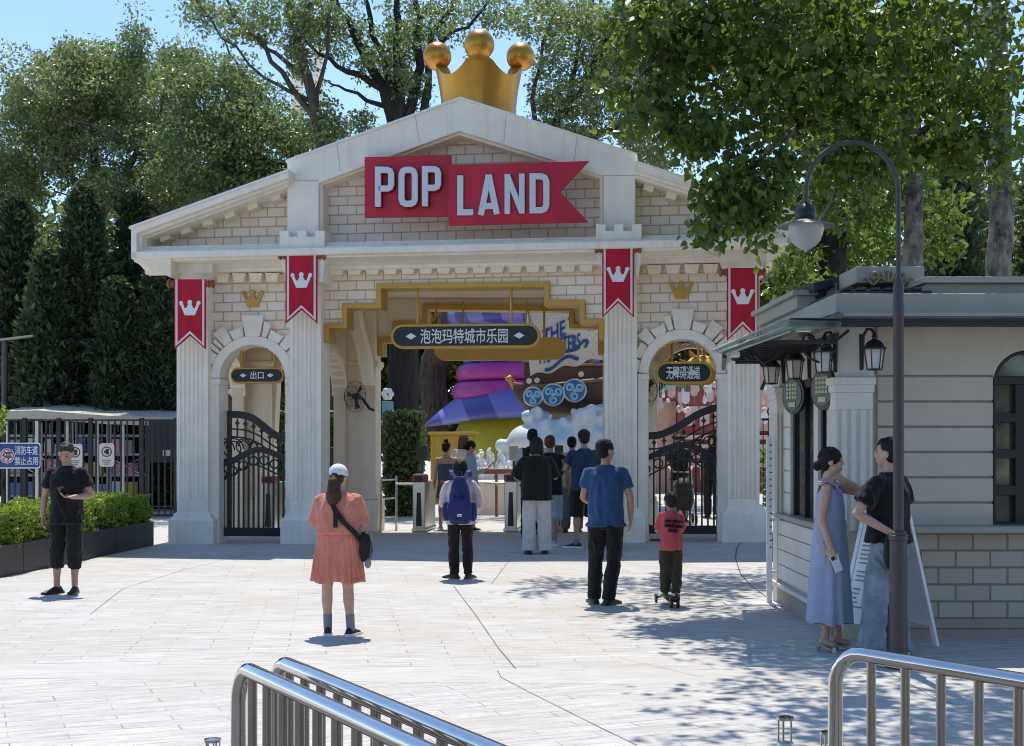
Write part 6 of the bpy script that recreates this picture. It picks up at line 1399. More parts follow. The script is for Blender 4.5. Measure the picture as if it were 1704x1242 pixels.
nk = MB(); nk.tube([(.075*math.cos(R(a))*s, (-.012+.085*math.sin(R(a)))*s, (1.425-.035*max(0, math.sin(R(a))))*s) for a in range(0, 361, 24)], .006, 6); nk.tube([(.085*math.cos(R(a))*s, (-.005+.10*math.sin(R(a)))*s, (1.41-.075*max(0, math.sin(R(a))))*s) for a in range(0, 361, 24)], .004, 6); nk.build('necklace', M_WHITE, r, smooth=60)
ph = phone('white phone with black camera bump in the hanging hand of the woman in lavender', local(r, Vector((.20, .085, .755))*s), (R(8), R(-24), R(12)), M_WHITE, True)
hb = soft_box('shoulder_bag', local(r, Vector((-.22, .03, 1.02))*s), (.06, .13, .10), cloth_mat('sage_bag', (.20, .22, .17), 300, .1, .5), None, seed=9); tag(hb, 'sage green shoulder bag at the far side of the woman in lavender', 'bag')
r, k = person('man in black tee and washed wide jeans behind the lamp post', P(1478, 1092, 11.15)*0+Vector((px(1479, 11.15), 11.15, 0)), 1.74, 48, SK2, 'shorttop', HB, yaw=12, pitch=0, g_=1.02, shl=1.02, seed=12, face=True, shirt=dict(m=C_BLK, hem=.90, sleeve=.68, ease=.03, slr=.082, hw=.168), pants=dict(m=C_JEAN, cuff=.035, ease=.045, flare=1.6, disp=.013, ds=12), shoes=S_WHT,
    arms={'L': dict(el=(-.32, .11, 1.13), wr=(-.165, -.10, .985), hd=(.8, .35, -.35), pn=(.3, .3, -.6), curl=20), 'R': dict(el=(.28, -.02, 1.11), wr=(.26, .06, .88))}, legs={'L': dict(kn=(-.12, .05, .475), an=(-.17, .06, .085), toe=(-.2, 1)), 'R': dict(kn=(.10, .0, .475), an=(.11, -.02, .085))})
s = k['s']; hb = soft_box('waist_bag', local(r, Vector((-.16, -.12, .84))*s), (.085, .035, .135), C_BAG, None, seed=10, taper=1.15, rot=Matrix.Rotation(R(30), 4, 'Z')); tag(hb, 'black flat bag hanging at the hip of the man in jeans', 'bag')
strip('belt', [Vector((.165*math.cos(R(a)), .128*math.sin(R(a)), 1.005))*s for a in range(0, 361, 30)], .03, .004, C_BAG, r, [(math.cos(R(a)), math.sin(R(a)), 0) for a in range(0, 361, 30)])
# people beyond the turnstiles
r, k = person('woman with hair bun and bare shoulders in a denim blue strapless top', on_ground(743, 881), 1.64, 8, SK2, 'bun', HB, yaw=-30, pitch=5, g_=.98, seed=13, voxel=.011, shirt=dict(m=C_DEN2, hem=.98, sleeve=0, ease=.016, top=1.30), skirt=dict(m=C_GREYT, top=1.0, hem=.62, w0=.15, w1=.20, pleat=.03), shoes=S_WHT, arms={'R': dict(el=(.24, .06, 1.12), wr=(.14, .26, 1.12), hd=(-.4, .8, .2))})
r, k = person('woman with very long brown hair and beige top beyond the turnstiles', on_ground(772, 868), 1.78, -4, SK2, 'long', HBR, yaw=-8, g_=1.0, seed=14, voxel=.011, shirt=dict(m=C_BEIGE, hem=.85, sleeve=.6), pants=dict(m=C_BEIGE, cuff=.06, ease=.03), shoes=S_WHT)
r, k = person('woman in pale blue shirt facing sideways and typing on her phone', on_ground(782, 882), 1.66, -78, SK2, 'lowbun', HB, yaw=0, pitch=22, g_=1.0, seed=15, voxel=.010, face=True, shirt=dict(m=C_SKYB, hem=.86, sleeve=1.7, ease=.04, slr=.08), pants=dict(m=C_BEIGE, cuff=.06, ease=.04, flare=1.5), shoes=S_BLK, arms={'R': dict(el=(.22, .03, 1.10), wr=(.12, .29, 1.17), hd=(-.2, 1, .3), pn=(-.3, 0, 1)), 'L': dict(el=(-.22, .03, 1.10), wr=(-.10, .29, 1.17), hd=(.2, 1, .3), pn=(.3, 0, 1))})
phone('dark phone in the hands of the woman in the pale blue shirt', local(r, (.0, .40, 1.22)), (R(-50), 0, R(-78)))
r, k = person('person in dark clothes behind the iron gate holding the stroller handle', on_ground(1130, 868), 1.72, 180, SK1, 'short', HB, pitch=12, seed=16, voxel=.012, shirt=dict(m=C_BLK, hem=.82, sleeve=.6), pants=dict(m=C_GREYT, cuff=.06), shoes=S_BLK, arms={'R': dict(el=(.24, .08, 1.10), wr=(.2, .32, 1.02), hd=(0, 1, 0)), 'L': dict(el=(-.24, .08, 1.10), wr=(-.2, .32, 1.02), hd=(0, 1, 0))})
r2, k = person('person in black walking behind the iron gate, nearer the end column', on_ground(1186, 862), 1.74, 150, SK2, 'bob', HB, seed=17, voxel=.012, shirt=dict(m=C_BLK, hem=.80, sleeve=.9), pants=dict(m=C_BLK2, cuff=.07, ease=.03), shoes=S_BLK)
sp_ = local(r, (0, .62, 0)); t = empty('stroller', sp_, 'dark baby stroller behind the iron gate', 'stroller', rz=R(180))
soft_box('seat', (0, .05, .48), (.19, .20, .22), C_BAG, t, seed=3); MB().ball((0, .02, .72), (.20, .26, .18)).build('hood', C_BAG, t, smooth=180)
f = MB()
for q in (-1, 1): f.tube([(q*.2, -.32, 1.0), (q*.21, -.1, .62), (q*.22, .30, .10)], .012, 6); f.tube([(q*.21, .1, .5), (q*.23, -.22, .10)], .012, 6)
f.tube([(-.2, -.32, 1.0), (.2, -.32, 1.0)], .014, 6); f.build('frame', M_BRUSH, t)
for x in (-.22, .22):
    for y in (.30, -.22): MB().lathe([(.02, -.02), (.09, -.02), (.095, 0), (.09, .02), (.02, .02)], n=16, M=Matrix.Translation((x, y, .095)) @ Matrix.Rotation(R(90), 4, 'Y')).build('wheel', M_BLACK, t, smooth=50)

# ---------------------------------------------------------------- beyond the gate
def turnstile(u, v, label):
    p = on_ground(u, v); t = empty('turnstile', p, label, 'turnstile', 'steel turnstiles behind the gate passage', rz=-TH)
    MB().loft([[Vector((x, y, z)) for x, y in ((-w_, 0), (w_, 0), (w_, 1.15), (-w_, 1.15))] for w_, z in ((.14, 0), (.14, .05), (.115, .06), (.12, .92))]).build('cabinet', M_BRUSH, t, bevel=.012)
    MB().prism([(-.055, .10), (.055, .10), (.035, .72), (-.035, .72)], -.012, -.001).build('front_slot', M_BLACK, t)
    h = MB(); h.loft([[Vector((x, y, z)) for x, y in ((-.125, -.03), (.125, -.03), (.125, .32), (-.125, .32))] for z in (.921, 1.04)]); o = h.build('scanner', mat('orange_red_plastic', (.42, .045, .02), .4), t, bevel=.015)
    MB().loft([[Vector((x, y, z)) for x, y in ((-.11, -.0), (.11, -.0), (.11, .28), (-.11, .28))] for z in (1.041, 1.06)]).build('glass_top', M_WHITE, o, bevel=.006); MB().box(-.07, .07, -.04, -.031, .94, 1.02).build('window', M_BLACK, o)
    a = MB(); a.tube([(-.12, .6, .86), (-.55, .6, .86)], .022, 8); a.build('arm', M_WHITE, t, smooth=60); return t
turnstile(697, 885, 'steel turnstile with orange red scanner, left of the woman with the backpack'); turnstile(850, 885, 'steel turnstile with orange red scanner beside the woman in white trousers'); turnstile(927, 884, 'steel turnstile half hidden behind the queue'); turnstile(446, 886, 'steel turnstile seen through the bars of the exit gate')
def stand(u, v0, v1, w_, y, label, m, cat, name):
    p = P(u, v1, y); t = empty(name, (p.x, y, 0), label, cat, rz=rnd.uniform(-.1, .1)); h = (v1-v0)*y/F; z = pz(v1, y)
    MB().box(-w_/2, w_/2, -.05, .05, z, z+h).build('housing', m, t, bevel=.01); MB().box(-w_/2+.02, w_/2-.02, -.056, -.051, z+.03, z+h-.03).build('front', M_BLACK if m is not M_BRUSH else M_BRUSH, t)
    MB().tube([(0, 0, .02), (0, 0, z)], .025, 8).build('post', M_DARK, t); MB().lathe([(.2, 0), (.2, .02), (.03, .03)], n=16).build('foot', M_DARK, t)
stand(855, 741, 767, .18, 27.4, 'grey backed screen on a post above the turnstile', M_BRUSH, 'screen', 'screen'); stand(930, 741, 767, .17, 27.4, 'black screen on a post behind the denim shorts man', M_DARK, 'screen', 'screen')
stand(703, 742, 767, .24, 30, 'black speaker on a post before the dark hedge', M_DARK, 'speaker', 'speaker'); stand(556, 745, 770, .20, 28.5, 'black speaker on a post between the passage columns', M_DARK, 'speaker', 'speaker')
p = on_ground(634, 884); t = empty('steel_barrier', p, 'small steel pipe barrier beside the rear column', 'barrier', rz=R(60)); b = MB()
for x in (0, .5): b.tube([(x, 0, 0), (x, 0, 1.02)], .022, 8)
for z in (.25, .6, .95): b.tube([(0, 0, z), (.5, 0, z)], .014, 8)
b.build('pipes', M_BRUSH, t, smooth=60)
def wall_fan(u, v, d, r, rz, label):
    x, z = g(u, v, d); t = empty('wall_fan', gworld(x, d, z), label, 'fan', 'wall fans inside the gate', rz=-TH+R(rz)); c = MB()
    for i in range(24): a = i*math.pi/12; c.tube([(r*.15*math.cos(a), -.09, r*.15*math.sin(a)), (r*.6*math.cos(a), -.10, r*.6*math.sin(a)), (r*math.cos(a), 0, r*math.sin(a)), (r*.2*math.cos(a), .1, r*.2*math.sin(a))], .0022, 4)
    for k in (1, .66): c.tube([(r*k*math.cos(R(a)), -.1*(k < 1), r*k*math.sin(R(a))) for a in range(0, 361, 20)], .005, 5)
    c.build('cage', M_IRON, t); f = MB()
    for i in range(3):
        a = i*2.094+.8; f.loft([[Vector((q*math.cos(a)-s_*math.sin(a)*.4*q, s_*.02, q*math.sin(a)+s_*math.cos(a)*.4*q)) for s_ in (-.6, 0, .6)]+[Vector((q*math.cos(a)-s_*math.sin(a)*.4*q, s_*.02+.006, q*math.sin(a)+s_*math.cos(a)*.4*q)) for s_ in (.6, 0, -.6)] for q in (r*.15, r*.5, r*.82)])
    f.build('blades', M_DARK, t, smooth=40); MB().ball((0, .03, 0), (.065, .12, .065)).build('motor', M_DARK, t, smooth=180)
    MB().tube([(0, .1, 0), (0, .2, -.05), (.06, .3, -.22), (.1, .38, -.25)], .026, 8).build('bracket', M_DARK, t, smooth=60)
wall_fan(591, 660, 2.55, .29, -35, 'black caged fan on the rear column of the main passage'); wall_fan(1076, 650, 2.4, .29, 50, 'black caged fan half hidden by the column right of the main opening')
# hedges, hoops, hut
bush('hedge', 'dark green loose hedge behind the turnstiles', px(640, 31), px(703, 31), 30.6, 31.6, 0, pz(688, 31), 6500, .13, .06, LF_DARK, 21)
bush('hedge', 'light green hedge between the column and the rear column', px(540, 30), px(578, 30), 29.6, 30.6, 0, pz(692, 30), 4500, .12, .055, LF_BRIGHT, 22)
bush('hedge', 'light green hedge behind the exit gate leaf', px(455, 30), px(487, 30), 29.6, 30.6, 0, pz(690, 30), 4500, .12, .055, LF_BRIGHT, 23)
for u in (552, 566, 652, 672, 688, 468, 482):
    p = P(u, 700, 32); t = MB(); r_ = .10; zt_ = pz(684, 32); t.tube([(-r_, 0, 0)]+[(r_*math.cos(R(a)), 0, zt_-r_+r_*math.sin(R(a))) for a in range(180, -1, -20)]+[(r_, 0, 0)], .022, 7)
    tag(t.build('hoop', M_WHITE, loc=(p.x, 32, 0), smooth=60), 'white bent tube hoop rising behind a hedge', 'hoop', 'white hoops behind the hedges')
yh = 34; t = empty('hut', (px(385, yh), yh, 0), 'brown hut with a white corrugated roof seen through the exit arch', 'hut'); c0 = px(385, yh)
MB().box(px(352, yh)-c0, px(407, yh)-c0, 0, 2, 0, pz(658, yh)).build('wall', mat('brown_plank', (.16, .07, .04), .7, var=.3, stretch=(1, 1, 14), bmp=.3), t)
rf = MB()
for i in range(7): a = i/7; rf.box(px(350+6*i, yh)-c0, px(428-1*i, yh)-c0, -.3+.25*i, -.05+.25*i, pz(657-2.4*i, yh), pz(655-2.4*i, yh)+.02)
rf.build('roof', M_WHITE, t)
t = empty('poster_stand', (px(645, 33.5), 33.5, 0), 'narrow turquoise poster stand topped with a white flower shape', 'poster'); y = 33.5
MB().box(-.14, .14, 0, .06, pz(705, y), pz(668, y)).build('poster', mat('turquoise_print', (.18, .38, .40), .5, var=.4, scale=8), t, bevel=.01); MB().tube([(0, .03, 0), (0, .03, pz(704, y))], .03, 8).build('post', M_WHITE, t)
f = MB()
for i in range(6): f.ball((.09*math.cos(i*1.05), 0, pz(656, y)+.09*math.sin(i*1.05)), (.07, .04, .07), 10, 7)
f.build('flower', M_WHITE, t, smooth=180)
# fountain, rail, mustard booth
yf = 31; t = empty('fountain', (px(830, yf), yf, 0), 'stone fountain basin with white water jets and a wooden rail', 'fountain'); c0 = px(830, yf)
MB().loft([[Vector((x, y_, z)) for x, y_ in ((px(792, yf)-c0-e_, -e_), (px(995, yf)-c0+e_, -e_), (px(995, yf)-c0+e_, 4), (px(792, yf)-c0-e_, 4))] for e_, z in ((.04, 0), (.04, .06), (0, .07), (0, .72), (.05, .73), (.05, .80))]).build('basin', M_CREAM, t, bevel=.01)
b = MB(); b.box(px(780, yf-.6)-c0, px(866, yf-.6)-c0, -.62, -.55, pz(789, yf-.6), pz(781, yf-.6))
for u in (790, 826, 860): b.box(px(u, yf-.6)-c0-.03, px(u, yf-.6)-c0+.03, -.61, -.56, 0, pz(789, yf-.6))
b.build('wooden_rail', M_WOOD, t, bevel=.006)
M_WATER = mat('white_water', (.80, .83, .86), .35, bmp=.8, bscale=40, bdist=.03)
for u, v, w_ in ((799, 755, .13), (815, 752, .12), (833, 757, .11), (849, 768, .09), (808, 778, .10), (842, 782, .08)):
    j = MB(); z0, z1 = .8, pz(v, yf+1.5)+.1
    j.loft([ring((px(u, yf+1.5)-c0+.03*math.sin(i*2.1+u), 1.5+.03*math.cos(i*1.7+u), z0+(z1-z0)*i/7), w_*(1.25-i/7*.95), w_*(1.25-i/7*.95), 10) for i in range(8)]); remesh(j, 'water_jet', [M_WATER], t, .02, 1, disp=.035, dscale=14, seed=u) 
yb = 37; t = empty('booth', (px(750, yb), yb, 0), 'mustard yellow wooden booth below the striped hat building', 'booth'); c0 = px(750, yb)
M_MUST = mat('mustard_paint', (.52, .34, .05), .6, var=.15, stretch=(12, 1, 1), bmp=.2)
MB().box(px(717, yb)-c0, px(790, yb)-c0, 0, 1.2, 0, pz(724, yb)).build('counter', M_MUST, t, bevel=.02); MB().box(px(712, yb)-c0, px(795, yb)-c0, -.1, 1.3, pz(724, yb)+.001, pz(719, yb)).build('top', M_MUST, t, bevel=.02)
for u in (719, 740, 762, 784): MB().box(px(u, yb)-c0-.04, px(u, yb)-c0+.04, -.03, -.001, 0, pz(725, yb)).build('batten', M_MUST, t)
# striped hat building
yh = 46; hx = px(885, yh); hat = empty('hat_building', (hx, yh, 0), 'giant hat shaped building with violet striped brim, magenta bands and yellow green base', 'building')
m, tt, bb = newmat('violet_stripes'); s = N(tt, 'SeparateXYZ'); tt.links.new(N(tt, 'TexCoord').outputs['Object'], s.inputs[0])
an = maths(tt, 'ARCTAN2', s.outputs[1], s.outputs[0]); st = maths(tt, 'GREATER_THAN', maths(tt, 'SINE', maths(tt, 'MULTIPLY', an, 13.0)), 0.0)
tt.links.new(mix(tt, st, (.07, .075, .34), (.19, .20, .58)), bb.inputs['Base Color']); bb.inputs['Roughness'].default_value = .45; M_STRIPE = m
M_MAG = mat('magenta_gloss', (.46, .045, .34), .4, var=.08, scale=1.5); M_YG = mat('yellow_green', (.50, .45, .03), .5, var=.2, scale=.8)
MB().lathe([(2.75, 0), (2.9, .5), (2.85, 1.2), (2.6, 1.9), (2.3, 2.5), (1.9, 2.8)], n=48).build('base', M_YG, hat, smooth=180)
br = MB().lathe([(1.9, 2.75), (2.7, 2.3), (3.3, 2.12), (3.55, 2.16), (3.62, 2.3), (3.5, 2.5), (3.1, 2.85), (2.6, 3.1), (2.0, 3.25)], n=96)
for i_, (x_, y_, z_) in enumerate(br.v):
    t_ = max(0, -x_/3.62); br.v[i_] = (x_, y_*(1-.8*t_*t_), 2.98-.66*t_**3+(z_-2.69)*(1-.68*t_**4))
m2, t2, b2 = newmat('brim_stripes'); s2 = N(t2, 'SeparateXYZ'); t2.links.new(N(t2, 'TexCoord').outputs['Object'], s2.inputs[0])
f2 = maths(t2, 'GREATER_THAN', maths(t2, 'SINE', maths(t2, 'MULTIPLY', maths(t2, 'MULTIPLY_ADD', s2.outputs[2], .45, s2.outputs[0]), 3.3)), 0.0)
t2.links.new(mix(t2, f2, (.07, .075, .34), (.19, .20, .58)), b2.inputs['Base Color']); b2.inputs['Roughness'].default_value = .42
br.build('brim', m2, hat, smooth=180)
for r_, z0, z1 in ((2.66, 3.0, 3.62), (2.52, 3.62, 4.22)):
    q = (z1-z0)/2; MB().lathe([(r_-.25+.25*math.cos(R(a)), (z0+z1)/2+q*math.sin(R(a))) for a in range(-90, 91, 15)], n=56).build('band', M_MAG, hat, smooth=180)
MB().lathe([(2.25, 4.2), (2.3, 4.35), (2.25, 4.6), (2.0, 5.0), (1.8, 5.4)], n=56).build('crown', M_STRIPE, hat, smooth=180)
MB().lathe([(1.6, 5.38), (2.7, 5.5), (2.85, 5.7), (2.8, 6.0), (2.5, 6.15), (1.0, 6.25)], n=56).build('upper_brim', M_STRIPE, hat, smooth=180)
# ship on a cloud
ysh = 36.5; ship = empty('ship', (px(950, ysh), ysh, 0), 'brown wooden ship with round blue shields and a quilted lettered sail on clouds', 'ship'); sx0 = px(950, ysh)
def sq(u, v, y=ysh): return (px(u, y)-sx0, pz(v, y))
M_HULL = mat('ship_wood', (.075, .035, .022), .55, var=.35, stretch=(1, 1, 9), bmp=.4, bscale=30, bdist=.01); M_LW = mat('ship_trim', (.24, .13, .07), .5, var=.2)
def hull_ring(u, vt, vb, hw): (x, zt_), (_, zb_) = sq(u, vt), sq(u, vb); return [Vector((x, -hw, zt_)), Vector((x, -hw*.95, zt_*.6+zb_*.4)), Vector((x, -hw*.55, zt_*.15+zb_*.85)), Vector((x, 0, zb_)), Vector((x, hw*.55, zt_*.15+zb_*.85)), Vector((x, hw*.95, zt_*.6+zb_*.4)), Vector((x, hw, zt_))]
MB().loft([hull_ring(*a) for a in ((853, 640, 650, .06), (862, 646, 668, .35), (880, 648, 684, .65), (905, 645, 694, .85), (950, 640, 697, .95), (1000, 634, 694, .95), (1050, 622, 684, .8), (1085, 605, 655, .5))]).build('hull', M_HULL, ship, smooth=40)
for k, (v0, v1) in enumerate(((606, 646), (612, 640))):
    (xa, za), (xb, zb_) = sq(872+k*60, v0), sq(935+k*80, v1+2); MB().box(xa, xb, -.6, .6, zb_, za).build('cabin', M_HULL, ship, bevel=.02); MB().box(xa-.06, xb+.06, -.66, .66, za+.001, za+.07).build('cabin_roof', M_LW, ship, bevel=.01)
for u, v in ((880, 636), (893, 635), (965, 625)): x, z = sq(u, v); MB().lathe([(.01, -.03), (.065, -.03), (.075, 0), (.01, .0)], n=16, M=Matrix.Translation((x, -.64, z)) @ Matrix.Rotation(R(90), 4, 'X')).build('porthole', M_PINKW, ship)
rl = MB(); rl.tube([(sq(855, 640)[0], -.1, sq(855, 640)[1]), (sq(900, 646)[0], -.86, sq(900, 645)[1]), (sq(1000, 634)[0], -.98, sq(1000, 634)[1]), (sq(1080, 606)[0], -.55, sq(1080, 606)[1])], .05, 8); rl.build('gunwale', M_LW, ship, smooth=60)
dh = MB(); x, z = sq(848, 633); dh.tube([(sq(858, 645)[0], 0, sq(858, 645)[1]), (sq(851, 634)[0], 0, sq(851, 634)[1]), (x, 0, z+.06), (x-.12, 0, z+.03)], [.10, .08, .09, .04], 8)
for a in (-.08, .02, .10): dh.tube([(x+a*.6, 0, z+.10), (x+a, 0, z+.22)], [.03, .008], 5)
dh.build('figurehead', M_GOLD, ship, smooth=60)
M_SHB, M_SHL = mat('shield_blue', (.015, .13, .34), .4, var=.1), mat('shield_pale', (.22, .48, .66), .45, var=.06)
for u, v, r_ in ((887, 660, .235), (920.5, 657, .275), (956, 650, .285)):
    x, z = sq(u, v, ysh-1.1); o = empty('shield', (0, 0, 0)); bpy.data.objects.remove(o)
    Mx = Matrix.Translation((x, -1.08, z)) @ Matrix.Rotation(R(90), 4, 'X')
    o = MB().lathe([(.01, .0), (r_, .0), (r_, .05), (.01, .09)], n=28, M=Mx).build('shield', M_SHB, ship, smooth=30)
    rm = MB(); rm.tube([(x+r_*math.cos(R(a)), -1.13, z+r_*math.sin(R(a))) for a in range(0, 361, 20)], .03, 7); rm.build('rim', M_BRUSH, o, smooth=60)
    for i in range(3):
        a0 = 120*i+30; sw = [(x+r_*(.50+.28*math.cos(R(q))*(1-q/700))*math.cos(R(a0))+r_*.28*(1-q/700)*math.sin(R(q))*math.cos(R(a0+90)), z+r_*(.50+.28*math.cos(R(q))*(1-q/700))*math.sin(R(a0))+r_*.28*(1-q/700)*math.sin(R(q))*math.sin(R(a0+90))) for q in range(-160, 300, 30)]
        stroke(MB(), sw, .055, -1.19, -1.12).build('swirl', M_SHL, o)
    MB().ball((x, -1.17, z), (.06, .05, .06)).build('boss', M_BRUSH, o, smooth=180)
for u, vt in ((905, 520), (985, 500)): x, z = sq(u, vt); MB().tube([(x, .1, sq(u, 640)[1]), (x, .1, z+1.2)], [.09, .06], 10).build('mast', M_LW, ship, smooth=60)
# the sail: a bellied quilted sheet
m, tt, bb = newmat('quilted_sail'); tc = N(tt, 'TexCoord').outputs['Object']; wv = []
for rt in (40, -40):
    mp = N(tt, 'Mapping'); mp.inputs['Rotation'].default_value = (0, R(rt), 0); tt.links.new(tc, mp.inputs[0]); q = N(tt, 'TexWave', i_Scale=2.6); tt.links.new(mp.outputs[0], q.inputs['Vector']); wv.append(q.outputs['Fac'])
bump(tt, bb, maths(tt, 'MINIMUM', wv[0], wv[1]), .5, .04); bb.inputs['Base Color'].default_value = (.56, .50, .42, 1); bb.inputs['Roughness'].default_value = .85; M_SAIL = m
def sail_pt(a, c, off=0):
    bl = Vector(sq(882, 629)); br = Vector(sq(1012, 596)); tl = Vector(sq(868, 470)); tr = Vector(sq(1016, 455)); p = bl.lerp(br, a).lerp(tl.lerp(tr, a), c)
    return Vector((p.x, -.9-.55*math.sin(math.pi*c)*math.sin(math.pi*min(1, max(0, a)))-off, p.y+.05*math.sin(a*19)*(1-c)))
na, nc = 36, 20; sl = MB(); vs = [sail_pt(i/na, j/nc, o_) for o_ in (0, -.03) for j in range(nc+1) for i in range(na+1)]; n1 = (na+1)*(nc+1)
fs = [(j*(na+1)+i, j*(na+1)+i+1, (j+1)*(na+1)+i+1, (j+1)*(na+1)+i) for j in range(nc) for i in range(na)]
sl.add(vs, fs+[tuple(k+n1 for k in f[::-1]) for f in fs]); o = sl.build('sail', M_SAIL, ship, smooth=180, normals=False)
M_INK = mat('sail_blue', (.012, .06, .24), .7, var=.15); lt = MB()
def on_sail(mb0):
    out = MB(); 
    for v in mb0.v: out.v.append(tuple(sail_pt(v[0], v[2], .035 if v[1] < .5 else .015)))
    out.f, out.m = mb0.f, mb0.m; return out
for body, a0, a1, c0_, c1_ in (('THE', .18, .44, .30, .455), ('MONSTERS', .12, .62, .12, .285)):
    q = MB(); text_mb(q, body, a0, a1, c0_, c1_, 0, 1.0, .018); q.v = [(v[0], v[1], v[2]+.16*(v[0]-.3)) for v in q.v]; on_sail(q).build('lettering', M_INK, o)
for pts in ([(.48, .50), (.56, .47), (.66, .53), (.72, .49), (.69, .45)], [(.55, .60), (.70, .56), (.84, .50), (.93, .43), (.88, .38)], [(.18, .03), (.33, .05), (.5, .11), (.6, .07)], [(.72, .66), (.78, .60), (.86, .62), (.88, .69), (.82, .70)], [(.70, .46), (.76, .54), (.86, .52), (.86, .44), (.80, .43)], [(.40, .14), (.55, .17), (.66, .24), (.72, .20), (.68, .15)], [(.10, .78), (.22, .72), (.34, .76)], [(.72, .33), (.84, .36), (.95, .48), (.97, .60)]):
    fine = [Vector(pts[0])]; 
    for a, b in zip(pts[:-1], pts[1:]): fine += [Vector(a).lerp(Vector(b), k/4) for k in range(1, 5)]
    for _ in range(3): fine = [fine[0]]+[(fine[i-1]+fine[i]*2+fine[i+1])/4 for i in range(1, len(fine)-1)]+[fine[-1]]
    q = MB(); stroke(q, fine, .035, 0, 1); on_sail(q).build('wave_mark', M_INK, o)
# cloud base
cl = MB(); cr_ = random.Random(5)
for u, v, r_ in ((862, 765, .5), (875, 740, .5), (900, 728, .45), (878, 694, .17), (893, 690, .20), (908, 694, .17), (925, 732, .55), (955, 722, .5), (985, 716, .5), (985, 690, .26), (968, 696, .26), (1005, 700, .45), (1015, 725, .7), (940, 752, .7), (980, 752, .7), (1030, 715, .55), (905, 765, .6), (850, 768, .35), (1050, 740, .7), (868, 790, .55), (950, 790, .8), (1010, 790, .8)):
    x, z = sq(u, v, ysh-1.3); cl.ball((x, -1.2+cr_.uniform(-.4, .5), z), r_, 14, 10)
    for _ in range(5): a, e_ = cr_.uniform(0, 6.28), cr_.uniform(-.5, 1.2); cl.ball((x+r_*.85*math.cos(a), -1.3-r_*.55, z+r_*.8*math.sin(e_)), r_*cr_.uniform(.25, .42), 10, 7)
m, tt, bb = newmat('cloud_paint'); n1_ = N(tt, 'TexNoise', i_Scale=1.6, i_Detail=5.0); tt.links.new(N(tt, 'TexCoord').outputs['Object'], n1_.inputs['Vector']); tt.links.new(ramp(tt, n1_.outputs[0], [(.35, (.36, .52, .62)), (.5, (.62, .67, .70)), (.68, (.62, .58, .56))]), bb.inputs['Base Color']); bb.inputs['Roughness'].default_value = .6
remesh(cl, 'cloud_base', [m], ship, .045, 3)
# red festive building, flower, lantern tags
yr = 42; t = empty('festive_building', (px(1180, yr), yr, 0), 'red building with a pale striped front behind the right gate arch', 'building'); c0 = px(1180, yr)
M_RB = mat('brick_red', (.34, .075, .06), .7, var=.2, bmp=.2); M_SAL = mat('salmon_wall', (.60, .36, .27), .7, var=.15); M_PINK2 = mat('pale_pink', (.68, .48, .44), .6, var=.1)
MB().box(px(1128, yr)-c0, px(1320, yr)-c0, 0, 4, 0, pz(645, yr)).build('wall', M_RB, t); MB().box(px(1060, yr)-c0, px(1127, yr)-c0, .3, 4, 0, pz(668, yr)).build('wing', M_SAL, t)
MB().box(px(1255, yr)-c0, px(1330, yr)-c0, -.3, -.001, 2.0, pz(610, yr)).build('upper_panel', M_SAL, t)
for i in range(4): MB().box(px(1130, yr)-c0, px(1325, yr)-c0, -.25, -.002 if i else -.01, .9+.28*i, 1.03+.28*i).build('pale_band', M_PINK2, t)
for i in range(3): MB().box(px(1140+24*i, yr)-c0, px(1156+24*i, yr)-c0, -.06, -.003, 2.15, 2.75).build('window', M_PINK2, t)
MB().loft([[Vector((x, y_, z)) for x, z in ((px(1120, yr)-c0, pz(646, yr)), (px(1225, yr)-c0, pz(646, yr)), (px(1215, yr)-c0, pz(630, yr)), (px(1135, yr)-c0, pz(630, yr)))] for y_ in (-.5, 4)]).build('green_roof', mat('green_awning', (.03, .16, .10), .6, var=.2), t)
t = empty('flower_sculpture', P(1168, 618, 43), 'big yellow ball sculpture with orange petals above the green roof', 'sculpture')
MB().ball((0, 0, 0), (.58, .5, .50), 20, 14).build('ball', mat('bright_yellow', (.62, .42, .03), .5), t, smooth=180); q = MB()
for i in range(12): a = i*.5236; q.loft([ring((.56*math.cos(a), -.25, .48*math.sin(a)), .12, .10, 6), ring((.86*math.cos(a), -.30, .74*math.sin(a)), .02, .02, 6)])
q.build('petals', mat('orange_paint', (.55, .17, .02), .5), t); MB().tube([(0, 0, -.5), (.1, 0, -2.0)], .25, 10).build('stem', MATS['green_awning'], t)
lr = random.Random(9)
for i in range(46):
    u, v = (lr.uniform(1086, 1205), lr.uniform(640, 700)) if i < 36 else (lr.uniform(1268, 1292), lr.uniform(640, 700)); y = lr.uniform(36, 40); kind = i % 3; p = P(u, v, y); o = MB()
    if kind == 0: o.prism([(-.10, .16), (.10, .16), (.10, -.06)]+[(.10*math.cos(R(a)), -.06-.10*math.sin(R(a))) for a in (30, 60, 90, 120, 150)]+[(-.10, -.06)], -.02, .02)
    elif kind == 1: o.ball((0, 0, 0), lr.uniform(.05, .09), 10, 7)
    else: o.lathe([(.005, .16), (.035, .05), (.06, -.03), (.04, -.09), (.005, -.11)], n=10)
    o.tube([(0, 0, .1), (0, 0, .6)], .004, 4)
    tag(o.build(('hanging_tag', 'hanging_ball', 'hanging_drop')[kind], M_PINK2 if i % 4 else M_WHITE, loc=p, smooth=50), 'pale pink %s hanging before the red festive building' % ('tag', 'ball', 'drop')[kind], 'decoration', 'pink hanging decorations by the red building: %s' % ('tags', 'balls', 'drops')[kind])
X0 = g(1267, 870, .45)[0]; t = empty('iron_railing', gworld(X0, .45, 0), 'black iron railing with a curl between the end column and the kiosk', 'railing', rz=-TH); b = MB()
for i in range(5): b.box(.02+.09*i, .035+.09*i, -.01, .01, .1, 2.05)
